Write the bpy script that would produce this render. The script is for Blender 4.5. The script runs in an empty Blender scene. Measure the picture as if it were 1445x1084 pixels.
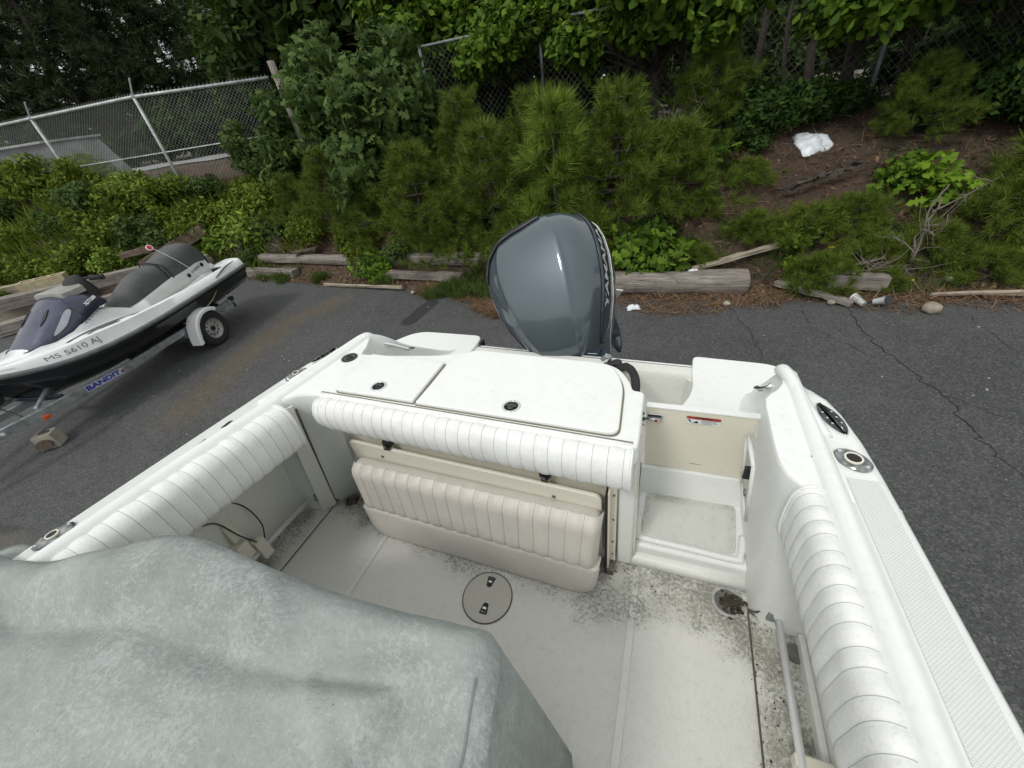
import bpy, math, random
import numpy as np
from mathutils import Matrix, Vector, noise
rng = np.random.default_rng(7)
random.seed(7)
scn = bpy.context.scene
COL = scn.collection

# ------------------------------------------------------------------ camera, sky, sun, exposure
cam_d = bpy.data.cameras.new("camera")
cam = bpy.data.objects.new("camera", cam_d)
COL.objects.link(cam)
scn.camera = cam
cam_d.sensor_width = 36.0
cam_d.lens = 36.0 * 560.0 / 1445.0
cam_d.clip_start = 0.02
cam_d.clip_end = 3000
_dn = np.array([126.5, 770.0, 560.0]); _dn /= np.linalg.norm(_dn)
_a = np.array([252.5, -456.0, 560.0]); _a -= _dn * _a.dot(_dn); _a /= np.linalg.norm(_a)
_Z = -_dn; _X = np.cross(_a, _Z)
_R = np.array([_X, _a, _Z])
M = Matrix.Identity(4)
for i in range(3):
    M[i][0] = _R[i][0]; M[i][1] = -_R[i][1]; M[i][2] = -_R[i][2]
M[0][3], M[1][3], M[2][3] = 0.0, 0.0, 2.5
cam.matrix_world = M

world = bpy.data.worlds.new("World"); scn.world = world
world.use_nodes = True
wn = world.node_tree; wn.nodes.clear()
sky = wn.nodes.new("ShaderNodeTexSky"); sky.sky_type = 'NISHITA'; sky.sun_disc = False
SUN_EL, SUN_ROT = math.radians(52), math.radians(200)
sky.sun_elevation = SUN_EL; sky.sun_rotation = SUN_ROT; sky.dust_density = 3.0
hs = wn.nodes.new("ShaderNodeHueSaturation"); hs.inputs['Saturation'].default_value = 0.20
mx = wn.nodes.new("ShaderNodeMix"); mx.data_type = 'RGBA'; mx.inputs[0].default_value = 0.75
mx.inputs[7].default_value = (9.2, 9.35, 9.2, 1)          # even overcast cloud
bg = wn.nodes.new("ShaderNodeBackground"); bg.inputs[1].default_value = 0.085
wo = wn.nodes.new("ShaderNodeOutputWorld")
wn.links.new(sky.outputs[0], hs.inputs['Color']); wn.links.new(hs.outputs[0], mx.inputs[6])
wn.links.new(mx.outputs[2], bg.inputs[0]); wn.links.new(bg.outputs[0], wo.inputs[0])
sun_d = bpy.data.lights.new("sun", 'SUN'); sun_d.energy = 1.0; sun_d.angle = math.radians(12)
sun_d.color = (1.0, 0.97, 0.92)
sun = bpy.data.objects.new("sun", sun_d); COL.objects.link(sun)
# direction towards the sun
_sd = Vector((math.sin(SUN_ROT) * math.cos(SUN_EL), math.cos(SUN_ROT) * math.cos(SUN_EL), math.sin(SUN_EL)))
sun.rotation_euler = _sd.to_track_quat('Z', 'Y').to_euler()
scn.view_settings.view_transform = 'Standard'
scn.view_settings.look = 'None'
scn.view_settings.exposure = 0.42
scn.view_settings.gamma = 1.0

# ------------------------------------------------------------------ materials
def new_mat(name):
    m = bpy.data.materials.new(name); m.use_nodes = True
    nt = m.node_tree
    return m, nt, nt.nodes["Principled BSDF"], nt.nodes["Material Output"]
def N(nt, typ, **kw):
    n = nt.nodes.new(typ)
    for k, v in kw.items():
        if k.startswith('i_'):
            n.inputs[k[2:].replace('_', ' ')].default_value = v
        else:
            setattr(n, k, v)
    return n
def coords(nt): return N(nt, "ShaderNodeNewGeometry").outputs['Position']
def objco(nt): return N(nt, "ShaderNodeTexCoord").outputs['Object']
def noise_n(nt, co, scale, detail=5, rough=0.6, stretch=None):
    if stretch:
        mp = N(nt, "ShaderNodeMapping"); mp.inputs['Scale'].default_value = stretch
        nt.links.new(co, mp.inputs[0]); co = mp.outputs[0]
    n = N(nt, "ShaderNodeTexNoise"); n.inputs['Scale'].default_value = scale
    n.inputs['Detail'].default_value = detail; n.inputs['Roughness'].default_value = rough
    nt.links.new(co, n.inputs['Vector']); return n.outputs['Fac']
def ramp(nt, fac, stops):
    r = N(nt, "ShaderNodeValToRGB"); nt.links.new(fac, r.inputs[0])
    e = r.color_ramp.elements
    while len(e) < len(stops): e.new(0.5)
    for i, (p, c) in enumerate(stops):
        e[i].position = p
        e[i].color = (c, c, c, 1) if not isinstance(c, (tuple, list)) else tuple(c) + (1,)
    return r.outputs[0]
def mathn(nt, op, a, b=None, c=None, clamp=False):
    n = N(nt, "ShaderNodeMath", operation=op); n.use_clamp = clamp
    for i, v in enumerate((a, b, c)):
        if v is None: continue
        if isinstance(v, (int, float)): n.inputs[i].default_value = v
        else: nt.links.new(v, n.inputs[i])
    return n.outputs[0]
def mixc(nt, fac, a, b):
    n = N(nt, "ShaderNodeMix", data_type='RGBA')
    if isinstance(fac, (int, float)): n.inputs[0].default_value = fac
    else: nt.links.new(fac, n.inputs[0])
    for i, v in ((6, a), (7, b)):
        if isinstance(v, (tuple, list)): n.inputs[i].default_value = tuple(v) + (1,)
        else: nt.links.new(v, n.inputs[i])
    return n.outputs[2]
def bump(nt, bs, h, strength=0.3, dist=0.002, prev=None):
    b = N(nt, "ShaderNodeBump"); b.inputs['Strength'].default_value = strength
    b.inputs['Distance'].default_value = dist
    nt.links.new(h, b.inputs['Height'])
    if prev is not None: nt.links.new(prev, b.inputs['Normal'])
    nt.links.new(b.outputs[0], bs.inputs['Normal']); return b.outputs[0]
def sep(nt, co):
    s = N(nt, "ShaderNodeSeparateXYZ"); nt.links.new(co, s.inputs[0]); return s.outputs
def maprange(nt, v, a, b, c=0.0, d=1.0, smooth=True):
    n = N(nt, "ShaderNodeMapRange"); n.interpolation_type = 'SMOOTHSTEP' if smooth else 'LINEAR'
    n.inputs[1].default_value = a; n.inputs[2].default_value = b
    n.inputs[3].default_value = c; n.inputs[4].default_value = d
    nt.links.new(v, n.inputs[0]); return n.outputs[0]

def simple(name, col, rough=0.5, metal=0.0, var=0.12, vscale=6.0, bscale=0, bstr=0.2, bdist=0.002, coat=0.0, fine=0.0):
    m, nt, bs, out = new_mat(name)
    co = objco(nt)
    f = noise_n(nt, co, vscale)
    lo = tuple(c * (1 - var * 1.4) for c in col); hi = tuple(min(1, c * (1 + var)) for c in col)
    c = ramp(nt, f, [(0.3, lo), (0.7, hi)])
    if fine:
        f2 = noise_n(nt, co, 160, 2)
        c = mixc(nt, ramp(nt, f2, [(0.55, 0.0), (0.72, fine)]), c, tuple(x * 0.35 for x in col))
    nt.links.new(c, bs.inputs['Base Color'])
    bs.inputs['Roughness'].default_value = rough; bs.inputs['Metallic'].default_value = metal
    bs.inputs['Coat Weight'].default_value = coat
    if bscale:
        b1 = bump(nt, bs, noise_n(nt, co, bscale, 6), bstr, bdist)
        if 'vinyl' in name:
            wr = ramp(nt, noise_n(nt, co, 16, 3, 0.5), [(0.46, 0.0), (0.5, 1.0), (0.54, 0.0)])
            b1 = bump(nt, bs, wr, 0.07, 0.002, b1)
            bump(nt, bs, noise_n(nt, co, 12, 4), 0.14, 0.004, b1)
            gr = ramp(nt, noise_n(nt, co, 22, 5, 0.75), [(0.54, 0.0), (0.72, 0.30)])
            nt.links.new(mixc(nt, gr, c, tuple(x * k for x, k in zip(col, (0.62, 0.61, 0.55)))), bs.inputs['Base Color'])
    return m

def gelcoat(name, col, dirt=0.5, mildew=None, nonskid=0, rough=0.35):
    """moulded white plastic; faint film of dirt, specks, optional mildew where water stands"""
    m, nt, bs, out = new_mat(name)
    co = coords(nt)
    film = ramp(nt, noise_n(nt, co, 3.5, 6), [(0.35, 0.0), (0.75, 1.0)])
    c = mixc(nt, mathn(nt, 'MULTIPLY', film, 0.35 * dirt), col, tuple(x * k for x, k in zip(col, (0.80, 0.81, 0.76))))
    blot = ramp(nt, noise_n(nt, co, 38, 5, 0.75), [(0.52, 0.0), (0.68, 1.0)])
    c = mixc(nt, mathn(nt, 'MULTIPLY', blot, 0.22 * dirt), c, (0.36, 0.36, 0.31))
    sp = ramp(nt, noise_n(nt, co, 240, 2, 0.5), [(0.70, 0.0), (0.75, 1.0)])
    c = mixc(nt, mathn(nt, 'MULTIPLY', sp, 0.5 * dirt), c, (0.16, 0.15, 0.11))
    if mildew:
        xyz = sep(nt, co)
        tot = None
        for (ax, ay, bx, by, r, w) in mildew:         # stained bands given as capsules on the deck
            px = mathn(nt, 'SUBTRACT', xyz[0], ax); py = mathn(nt, 'SUBTRACT', xyz[1], ay)
            dx, dy = bx - ax, by - ay; L2 = dx * dx + dy * dy + 1e-9
            t = mathn(nt, 'MULTIPLY', mathn(nt, 'ADD', mathn(nt, 'MULTIPLY', px, dx), mathn(nt, 'MULTIPLY', py, dy)), 1 / L2, clamp=False)
            t = mathn(nt, 'MINIMUM', mathn(nt, 'MAXIMUM', t, 0.0), 1.0)
            qx = mathn(nt, 'SUBTRACT', px, mathn(nt, 'MULTIPLY', t, dx)); qy = mathn(nt, 'SUBTRACT', py, mathn(nt, 'MULTIPLY', t, dy))
            d = mathn(nt, 'SQRT', mathn(nt, 'ADD', mathn(nt, 'MULTIPLY', qx, qx), mathn(nt, 'MULTIPLY', qy, qy)))
            k = maprange(nt, d, r, r * 0.15, 0.0, w)
            tot = k if tot is None else mathn(nt, 'MAXIMUM', tot, k)
        n1 = noise_n(nt, co, 11, 7, 0.72); n2 = noise_n(nt, co, 90, 4, 0.8)
        g = mathn(nt, 'ADD', mathn(nt, 'MULTIPLY', n1, 0.85), mathn(nt, 'MULTIPLY', n2, 1.25))
        g = mathn(nt, 'ADD', g, mathn(nt, 'MULTIPLY', tot, 0.36))
        msk = maprange(nt, g, 1.24, 1.58)
        msk = mathn(nt, 'MULTIPLY', msk, maprange(nt, tot, 0.0, 0.35))
        c = mixc(nt, mathn(nt, 'MULTIPLY', msk, 0.80), c, (0.085, 0.08, 0.06))
        wash = mathn(nt, 'MULTIPLY', mathn(nt, 'MULTIPLY', tot, maprange(nt, noise_n(nt, co, 6, 6, 0.7), 0.35, 0.68)), 0.62)
        c = mixc(nt, wash, c, (0.34, 0.33, 0.26))
    nt.links.new(c, bs.inputs['Base Color'])
    bs.inputs['Roughness'].default_value = rough
    nm = bump(nt, bs, noise_n(nt, co, 18, 4), 0.08, 0.004)
    if nonskid:
        mp = N(nt, "ShaderNodeMapping"); mp.inputs['Rotation'].default_value = (0, 0, math.radians(45))
        nt.links.new(co, mp.inputs[0])
        v = N(nt, "ShaderNodeTexVoronoi"); v.inputs['Scale'].default_value = nonskid; v.inputs['Randomness'].default_value = 0.0
        nt.links.new(mp.outputs[0], v.inputs['Vector'])
        bump(nt, bs, ramp(nt, v.outputs['Distance'], [(0.15, 1.0), (0.5, 0.0)]), 0.75, 0.0016, nm)
        gro = ramp(nt, v.outputs['Distance'], [(0.38, 0.0), (0.6, 1.0)])
        c2 = mixc(nt, mathn(nt, 'MULTIPLY', gro, 0.32), c, (0.30, 0.31, 0.28))
        nt.links.new(c2, bs.inputs['Base Color']); bs.inputs['Roughness'].default_value = 0.6
    return m

W = (0.81, 0.83, 0.815)
MILD = [(-1.40, 0.86, 0.40, 0.90, 0.17, 1.0), (0.10, 0.88, 0.40, 0.70, 0.20, 1.1), (0.45, 0.70, 0.43, 0.30, 0.15, 1.1),
        (-1.55, 0.80, -1.52, 0.30, 0.13, 0.95), (-0.15, 0.76, -0.70, 0.74, 0.17, 0.85), (-0.15, 0.68, 0.10, 0.80, 0.16, 0.9), (-1.2, 0.80, -0.8, 0.76, 0.15, 0.9)]
m_gel = gelcoat("gelcoat_white", W, 0.55)
m_gel_clean = gelcoat("gelcoat_liner", (0.79, 0.80, 0.765), 0.7)
m_floor = gelcoat("cockpit_nonskid", (0.87, 0.87, 0.83), 0.7, MILD, 230, 0.55)
m_step = gelcoat("step_nonskid", (0.76, 0.77, 0.73), 1.0, [(0.02, 1.14, 0.32, 1.15, 0.035, 0.7), (0.0, 1.12, 0.0, 0.96, 0.03, 0.5), (0.315, 1.12, 0.31, 0.96, 0.03, 0.5)], 230, 0.55)
m_well = gelcoat("well_gelcoat", (0.72, 0.73, 0.69), 0.8, [(-0.1, 1.53, 0.10, 1.56, 0.05, 0.8)])
m_strip = gelcoat("smooth_strip", (0.74, 0.75, 0.72), 0.8, MILD, 0, 0.4)
m_nonskid = gelcoat("gunwale_nonskid", (0.76, 0.78, 0.76), 0.4, None, 240, 0.55)
m_tan = gelcoat("tan_plastic", (0.77, 0.74, 0.63), 0.35)
m_cream = gelcoat("cream_board", (0.77, 0.745, 0.65), 0.5)
m_vinyl = simple("white_vinyl", (0.80, 0.81, 0.80), 0.45, 0, 0.06, 9, 260, 0.25, 0.0008, fine=0.18)
m_vinyl_t = simple("taupe_vinyl", (0.63, 0.60, 0.55), 0.42, 0, 0.05, 9, 260, 0.2, 0.0008)
m_vinyl_s = simple("seam_dark", (0.42, 0.43, 0.43), 0.8)
m_chrome = simple("polished_steel", (0.78, 0.79, 0.80), 0.14, 1.0, 0.04, 20)
m_black_chrome = simple("dark_chrome", (0.10, 0.11, 0.11), 0.12, 1.0, 0.5, 60)
m_midchrome = simple("darkened_chrome", (0.30, 0.31, 0.31), 0.10, 1.0, 0.7, 45)  # chrome with its dark reflection put into the base colour
m_alu = simple("brushed_aluminium", (0.92, 0.93, 0.94), 0.35, 0.45, 0.05, 40)
m_gasket = simple("gasket_dark", (0.10, 0.09, 0.07), 0.8)  # dark colour of gaskets and joint lines
m_groove = simple("dirty_groove", (0.24, 0.22, 0.16), 0.8)
m_black = simple("black_plastic", (0.018, 0.018, 0.02), 0.38, 0, 0.2)
m_rubber = simple("black_rubber", (0.02, 0.02, 0.021), 0.75, 0, 0.2, 30)
m_hole = simple("dark_hole", (0.012, 0.011, 0.010), 0.6)
m_drain = simple("drain_grate", (0.20, 0.19, 0.17), 0.5, 0.5, 0.3, 40)
m_muck = simple("wet_leaf_muck", (0.06, 0.05, 0.03), 0.7, 0, 0.6, 60, 90, 1.0, 0.01)
m_red = simple("red_sticker", (0.42, 0.05, 0.025), 0.5)
m_redref = simple("red_reflector", (0.45, 0.01, 0.02), 0.2)
m_white = simple("white_paint", (0.78, 0.79, 0.80), 0.35, 0, 0.06, 4, coat=0.3)
m_orange = simple("amber_lens", (0.62, 0.09, 0.02), 0.25)
m_blue = simple("blue_decal", (0.02, 0.03, 0.30), 0.5)
m_grn_dirt = simple("grey_decal", (0.38, 0.39, 0.37), 0.5, 0, 0.5, 60)
m_text = simple("grey_letter", (0.20, 0.21, 0.21), 0.5)
m_silver = simple("silver_letter", (0.72, 0.74, 0.76), 0.35, 0.3)

def metal_paint():
    m, nt, bs, out = new_mat("blue_grey_metallic")
    co = objco(nt)
    c = ramp(nt, noise_n(nt, co, 3, 3), [(0.3, (0.062, 0.085, 0.103)), (0.7, (0.078, 0.104, 0.124))])
    nt.links.new(c, bs.inputs['Base Color'])
    bs.inputs['Metallic'].default_value = 0.5; bs.inputs['Roughness'].default_value = 0.42
    bs.inputs['Coat Weight'].default_value = 1.0; bs.inputs['Coat Roughness'].default_value = 0.07
    bump(nt, bs, noise_n(nt, co, 900, 1), 0.03, 0.0005)
    return m
m_cowl = metal_paint()
m_cowl_dark = simple("dark_blue_panel", (0.022, 0.034, 0.050), 0.25, 0.2, 0.1, 5, coat=0.6)
def hood_paint():
    m, nt, bs, out = new_mat("faded_indigo_metallic")
    co = objco(nt)
    c = ramp(nt, noise_n(nt, co, 4, 6, 0.7), [(0.35, (0.028, 0.031, 0.060)), (0.68, (0.070, 0.077, 0.125))])
    sc = ramp(nt, noise_n(nt, co, 26, 3, 0.5, (1, .3, 1)), [(0.70, 0.0), (0.74, 0.6)])
    c = mixc(nt, sc, c, (0.42, 0.42, 0.46))
    nt.links.new(c, bs.inputs['Base Color'])
    bs.inputs['Metallic'].default_value = 0.3; bs.inputs['Roughness'].default_value = 0.34
    bs.inputs['Coat Weight'].default_value = 0.4
    return m
m_hood = hood_paint()
m_seat = simple("grey_seat_vinyl", (0.075, 0.080, 0.079), 0.6, 0, 0.15, 5, 300, 0.25, 0.001)
m_seat_b = simple("black_trim_vinyl", (0.02, 0.02, 0.024), 0.5)
m_hull_b = simple("black_hull", (0.012, 0.013, 0.016), 0.22, 0, 0.25, 6, coat=0.4)
m_pwc = simple("pwc_white", (0.84, 0.86, 0.87), 0.28, 0, 0.08, 3, coat=0.4)
m_pwc_grey = simple("pwc_silver_grey", (0.62, 0.64, 0.63), 0.4, 0.1, 0.08, 4)
m_mat = simple("brown_foot_mat", (0.13, 0.115, 0.10), 0.8)
m_gunrail = simple("grey_bumper_rubber", (0.13, 0.145, 0.150), 0.5, 0, 0.2, 12)
m_galv = simple("galvanised_steel", (0.34, 0.38, 0.39), 0.42, 0.55, 0.28, 14, 90, 0.15, 0.001)
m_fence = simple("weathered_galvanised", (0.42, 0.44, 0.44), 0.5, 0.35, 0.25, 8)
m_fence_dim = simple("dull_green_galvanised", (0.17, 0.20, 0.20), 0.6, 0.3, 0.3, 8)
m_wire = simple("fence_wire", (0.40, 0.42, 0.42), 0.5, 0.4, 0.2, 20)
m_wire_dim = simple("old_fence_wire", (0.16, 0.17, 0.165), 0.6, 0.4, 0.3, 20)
m_tyre = simple("tyre_rubber", (0.022, 0.022, 0.024), 0.8, 0, 0.3, 20, 60, 0.3, 0.002)
m_rim = simple("grey_wheel_paint", (0.42, 0.43, 0.42), 0.45, 0.3, 0.25, 30)

def asphalt():
    m, nt, bs, out = new_mat("asphalt")
    co = coords(nt); xyz = sep(nt, co)
    big = noise_n(nt, co, 0.9, 5); mid = noise_n(nt, co, 7, 5, 0.7)
    base = ramp(nt, mathn(nt, 'ADD', mathn(nt, 'MULTIPLY', big, 0.5), mathn(nt, 'MULTIPLY', mid, 0.5)), [(0.35, (0.048, 0.051, 0.052)), (0.65, (0.084, 0.088, 0.088))])
    v = N(nt, "ShaderNodeTexVoronoi"); v.inputs['Scale'].default_value = 85; nt.links.new(co, v.inputs['Vector'])
    agg = sep(nt, v.outputs['Color'])[0]
    base = mixc(nt, ramp(nt, agg, [(0.0, 0.55), (0.45, 0.0)]), base, (0.018, 0.019, 0.020))
    base = mixc(nt, ramp(nt, agg, [(0.72, 0.0), (1.0, 0.55)]), base, (0.155, 0.155, 0.15))
    fl = ramp(nt, noise_n(nt, co, 130, 2, 0.5), [(0.73, 0.0), (0.76, 0.9)])
    base = mixc(nt, fl, base, (0.36, 0.35, 0.32))
    def capsule(pts, r, w, soft=0.3, nz=0.10, ns=3):
        tot = None
        wob = mathn(nt, 'MULTIPLY', mathn(nt, 'SUBTRACT', noise_n(nt, co, ns, 5, 0.7), 0.5), nz * 4)
        for (ax, ay), (bx, by) in zip(pts[:-1], pts[1:]):
            px = mathn(nt, 'SUBTRACT', xyz[0], ax); py = mathn(nt, 'SUBTRACT', xyz[1], ay)
            dx, dy = bx - ax, by - ay; L2 = dx * dx + dy * dy
            t = mathn(nt, 'DIVIDE', mathn(nt, 'ADD', mathn(nt, 'MULTIPLY', px, dx), mathn(nt, 'MULTIPLY', py, dy)), L2, clamp=True)
            qx = mathn(nt, 'SUBTRACT', px, mathn(nt, 'MULTIPLY', t, dx)); qy = mathn(nt, 'SUBTRACT', py, mathn(nt, 'MULTIPLY', t, dy))
            d = mathn(nt, 'SQRT', mathn(nt, 'ADD', mathn(nt, 'MULTIPLY', qx, qx), mathn(nt, 'MULTIPLY', qy, qy)))
            tot = d if tot is None else mathn(nt, 'MINIMUM', tot, d)
        return maprange(nt, mathn(nt, 'ADD', tot, wob), r + soft * r, r - soft * r, 0.0, w)
    # rust-brown washout streak, dark patch of tar
    rust = capsule([(-5.45, 5.0), (-5.75, 4.1), (-5.55, 3.0), (-5.2, 2.0)], 0.24, 0.42, 1.0, 0.09, 4)
    rust = mathn(nt, 'MULTIPLY', rust, maprange(nt, noise_n(nt, co, 9, 6, 0.75), 0.32, 0.60, 0.35, 1.0))
    base = mixc(nt, rust, base, (0.15, 0.095, 0.040))
    tar = capsule([(-3.52, 5.0), (-3.55, 4.4)], 0.13, 0.85, 0.15, 0.02, 5)
    base = mixc(nt, tar, base, (0.018, 0.019, 0.020))
    tar2 = capsule([(-9.8, -0.3), (-7.2, 0.05), (-5.2, 0.35)], 0.05, 0.8, 0.9, 0.05, 7)
    base = mixc(nt, tar2, base, (0.02, 0.02, 0.02))
    # paler, browner asphalt beyond the old joint
    pale = maprange(nt, mathn(nt, 'ADD', xyz[1], mathn(nt, 'MULTIPLY', xyz[0], -0.12)), 1.02, 0.90, 0.0, 0.5)
    pale = mathn(nt, 'MULTIPLY', pale, maprange(nt, xyz[0], -4.3, -5.0))
    base = mixc(nt, pale, base, (0.115, 0.102, 0.085))
    nt.links.new(base, bs.inputs['Base Color'])
    bs.inputs['Roughness'].default_value = 0.88
    h = mathn(nt, 'ADD', v.outputs['Distance'], mathn(nt, 'MULTIPLY', mid, 0.8))
    bump(nt, bs, h, 0.6, 0.007)
    return m
m_asphalt = asphalt()

def litter():
    m, nt, bs, out = new_mat("pine_litter_soil")
    co = coords(nt)
    a = noise_n(nt, co, 1.3, 6, 0.7); b = noise_n(nt, co, 16, 6, 0.8); c3 = noise_n(nt, co, 60, 4, 0.8)
    f = mathn(nt, 'ADD', mathn(nt, 'MULTIPLY', a, 0.35), mathn(nt, 'ADD', mathn(nt, 'MULTIPLY', b, 0.35), mathn(nt, 'MULTIPLY', c3, 0.3)))
    c = ramp(nt, f, [(0.34, (0.040, 0.027, 0.019)), (0.46, (0.090, 0.060, 0.042)), (0.56, (0.160, 0.110, 0.078)), (0.68, (0.26, 0.20, 0.15))])
    mo = ramp(nt, noise_n(nt, co, 0.8, 5, 0.7), [(0.5, 0.0), (0.66, 0.7)])
    c = mixc(nt, mo, c, (0.045, 0.058, 0.020))
    nt.links.new(c, bs.inputs['Base Color']); bs.inputs['Roughness'].default_value = 0.95
    bump(nt, bs, mathn(nt, 'ADD', b, c3), 1.0, 0.05)
    return m
m_soil = litter()
m_sand = simple("sandy_ground", (0.30, 0.28, 0.24), 0.9, 0, 0.25, 1.5, 20, 0.5, 0.02)
m_road = simple("pale_road", (0.30, 0.31, 0.31), 0.9, 0, 0.12, 0.8, 30, 0.3, 0.01)
m_drygrass = simple("dry_grass_ground", (0.085, 0.085, 0.035), 0.95, 0, 0.5, 0.7, 8, 0.8, 0.05)
m_conc = simple("weathered_concrete", (0.34, 0.32, 0.27), 0.9, 0, 0.25, 7, 60, 0.5, 0.006)
m_conc_y = simple("yellowed_concrete", (0.40, 0.35, 0.23), 0.9, 0, 0.2, 9, 60, 0.5, 0.006)
m_shed = simple("grey_weathered_sheet", (0.13, 0.135, 0.14), 0.8, 0, 0.35, 2.5, 12, 0.4, 0.02)
m_stone = simple("tan_stone", (0.30, 0.26, 0.21), 0.85, 0, 0.25, 20, 40, 0.5, 0.01)
m_bag = simple("white_plastic_film", (0.72, 0.76, 0.80), 0.35, 0, 0.08, 8)

def wood(name, lo, hi, stretch=(40, 1.5, 40), rot=None):
    m, nt, bs, out = new_mat(name)
    co = objco(nt)
    g = noise_n(nt, co, 1.0, 8, 0.75, stretch)
    b = noise_n(nt, co, 5, 5)
    f = mathn(nt, 'ADD', mathn(nt, 'MULTIPLY', g, 0.75), mathn(nt, 'MULTIPLY', b, 0.25))
    c = ramp(nt, f, [(0.36, tuple(x * 0.3 for x in lo)), (0.44, lo), (0.64, hi)])
    nt.links.new(c, bs.inputs['Base Color']); bs.inputs['Roughness'].default_value = 0.92
    bump(nt, bs, g, 0.9, 0.012)
    return m
# object-local long axis is Y for all timbers
m_wood = wood("weathered_grey_timber", (0.15, 0.13, 0.115), (0.34, 0.31, 0.28))
m_wood_d = wood("brown_rotten_timber", (0.08, 0.055, 0.04), (0.20, 0.155, 0.12))
m_wood_p = wood("pale_timber", (0.26, 0.22, 0.165), (0.46, 0.41, 0.33))
m_bark = wood("bark", (0.045, 0.037, 0.030), (0.12, 0.10, 0.085), (12, 12, 2))
m_twig = simple("grey_dead_twig", (0.20, 0.17, 0.145), 0.9, 0, 0.25, 10)

def canvas():
    m, nt, bs, out = new_mat("weathered_grey_canvas")
    co = coords(nt)
    a = noise_n(nt, co, 2.6, 5, 0.6); b = noise_n(nt, co, 24, 6, 0.75); f = noise_n(nt, co, 130, 3, 0.7)
    t = mathn(nt, 'ADD', mathn(nt, 'MULTIPLY', a, 0.55), mathn(nt, 'ADD', mathn(nt, 'MULTIPLY', b, 0.25), mathn(nt, 'MULTIPLY', f, 0.20)))
    c = ramp(nt, t, [(0.36, (0.200, 0.222, 0.215)), (0.48, (0.275, 0.302, 0.290)), (0.62, (0.345, 0.375, 0.358))])
    pur = ramp(nt, noise_n(nt, co, 3.1, 4), [(0.5, 0.0), (0.72, 0.12)])
    c = mixc(nt, pur, c, (0.30, 0.31, 0.38))
    pale = ramp(nt, mathn(nt, 'ADD', mathn(nt, 'MULTIPLY', noise_n(nt, co, 105, 4, 0.8), 0.6), mathn(nt, 'MULTIPLY', noise_n(nt, co, 4.0, 3), 0.4)), [(0.52, 0.0), (0.58, 0.26)])
    c = mixc(nt, pale, c, (0.56, 0.60, 0.60))
    dk = ramp(nt, noise_n(nt, co, 210, 2, 0.5), [(0.70, 0.0), (0.76, 0.7)])
    c = mixc(nt, dk, c, (0.10, 0.11, 0.11))
    sm = ramp(nt, noise_n(nt, co, 6.5, 6, 0.7), [(0.56, 0.0), (0.74, 0.35)])
    c = mixc(nt, sm, c, (0.17, 0.19, 0.18))
    nt.links.new(c, bs.inputs['Base Color']); bs.inputs['Roughness'].default_value = 0.88
    n1 = bump(nt, bs, noise_n(nt, co, 9, 6, 0.7), 0.5, 0.016)
    n1 = bump(nt, bs, noise_n(nt, co, 110, 4, 0.85), 0.6, 0.0022, n1)
    cr = ramp(nt, noise_n(nt, co, 2.3, 3, 0.45, (1, 1.8, 1)), [(0.455, 0.0), (0.475, 1.0), (0.50, 0.0)])
    n1 = bump(nt, bs, cr, 0.20, 0.004, n1)
    cr2 = ramp(nt, noise_n(nt, co, 5.5, 2, 0.4, (1.6, 1, 1)), [(0.485, 0.0), (0.5, 1.0), (0.515, 0.0)])
    bump(nt, bs, cr2, 0.10, 0.002, n1)
    return m
m_canvas = canvas()

def leafmat(name, lo, hi, rough=0.72, trans=0.28):
    m, nt, bs, out = new_mat(name)
    g = N(nt, "ShaderNodeNewGeometry")
    f = g.outputs['Random Per Island']
    n = noise_n(nt, g.outputs['Position'], 1.1, 3)
    t = mathn(nt, 'ADD', mathn(nt, 'MULTIPLY', f, 0.6), mathn(nt, 'MULTIPLY', n, 0.4))
    c = ramp(nt, t, [(0.2, lo), (0.8, hi)])
    nt.links.new(c, bs.inputs['Base Color']); bs.inputs['Roughness'].default_value = rough; bs.inputs['Specular IOR Level'].default_value = 0.22
    tr = N(nt, "ShaderNodeBsdfTranslucent"); nt.links.new(c, tr.inputs[0])
    mxs = N(nt, "ShaderNodeMixShader"); mxs.inputs[0].default_value = trans
    nt.links.new(bs.outputs[0], mxs.inputs[1]); nt.links.new(tr.outputs[0], mxs.inputs[2])
    nt.links.new(mxs.outputs[0], out.inputs[0])
    return m
l_oak = leafmat("oak_leaf", (0.038, 0.088, 0.008), (0.150, 0.250, 0.024))
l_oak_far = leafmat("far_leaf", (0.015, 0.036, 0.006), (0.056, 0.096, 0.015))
l_dull = leafmat("dull_scrub_oak_leaf", (0.032, 0.068, 0.014), (0.105, 0.165, 0.042))
l_shrub = leafmat("shrub_leaf", (0.055, 0.092, 0.008), (0.190, 0.245, 0.028))
l_dark = leafmat("dark_shrub_leaf", (0.016, 0.044, 0.008), (0.055, 0.110, 0.018))
l_bright = leafmat("yellow_green_leaf", (0.10, 0.20, 0.012), (0.20, 0.32, 0.025))
l_brown = leafmat("dead_leaf", (0.07, 0.045, 0.028), (0.26, 0.165, 0.10), 0.8, 0.1)
l_pine = leafmat("pine_needle", (0.050, 0.085, 0.009), (0.160, 0.215, 0.030), 0.7, 0.12)
l_pine_y = leafmat("fresh_pine_needle", (0.090, 0.155, 0.016), (0.215, 0.300, 0.045), 0.7, 0.12)
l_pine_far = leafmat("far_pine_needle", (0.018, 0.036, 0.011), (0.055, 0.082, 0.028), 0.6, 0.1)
l_grass = leafmat("grass_blade", (0.035, 0.070, 0.012), (0.100, 0.150, 0.030), 0.6, 0.15)
l_straw = leafmat("pine_straw", (0.10, 0.060, 0.035), (0.25, 0.165, 0.10), 0.9, 0.05)
l_yellow = simple("yellow_petal", (0.80, 0.60, 0.02), 0.6)

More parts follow.
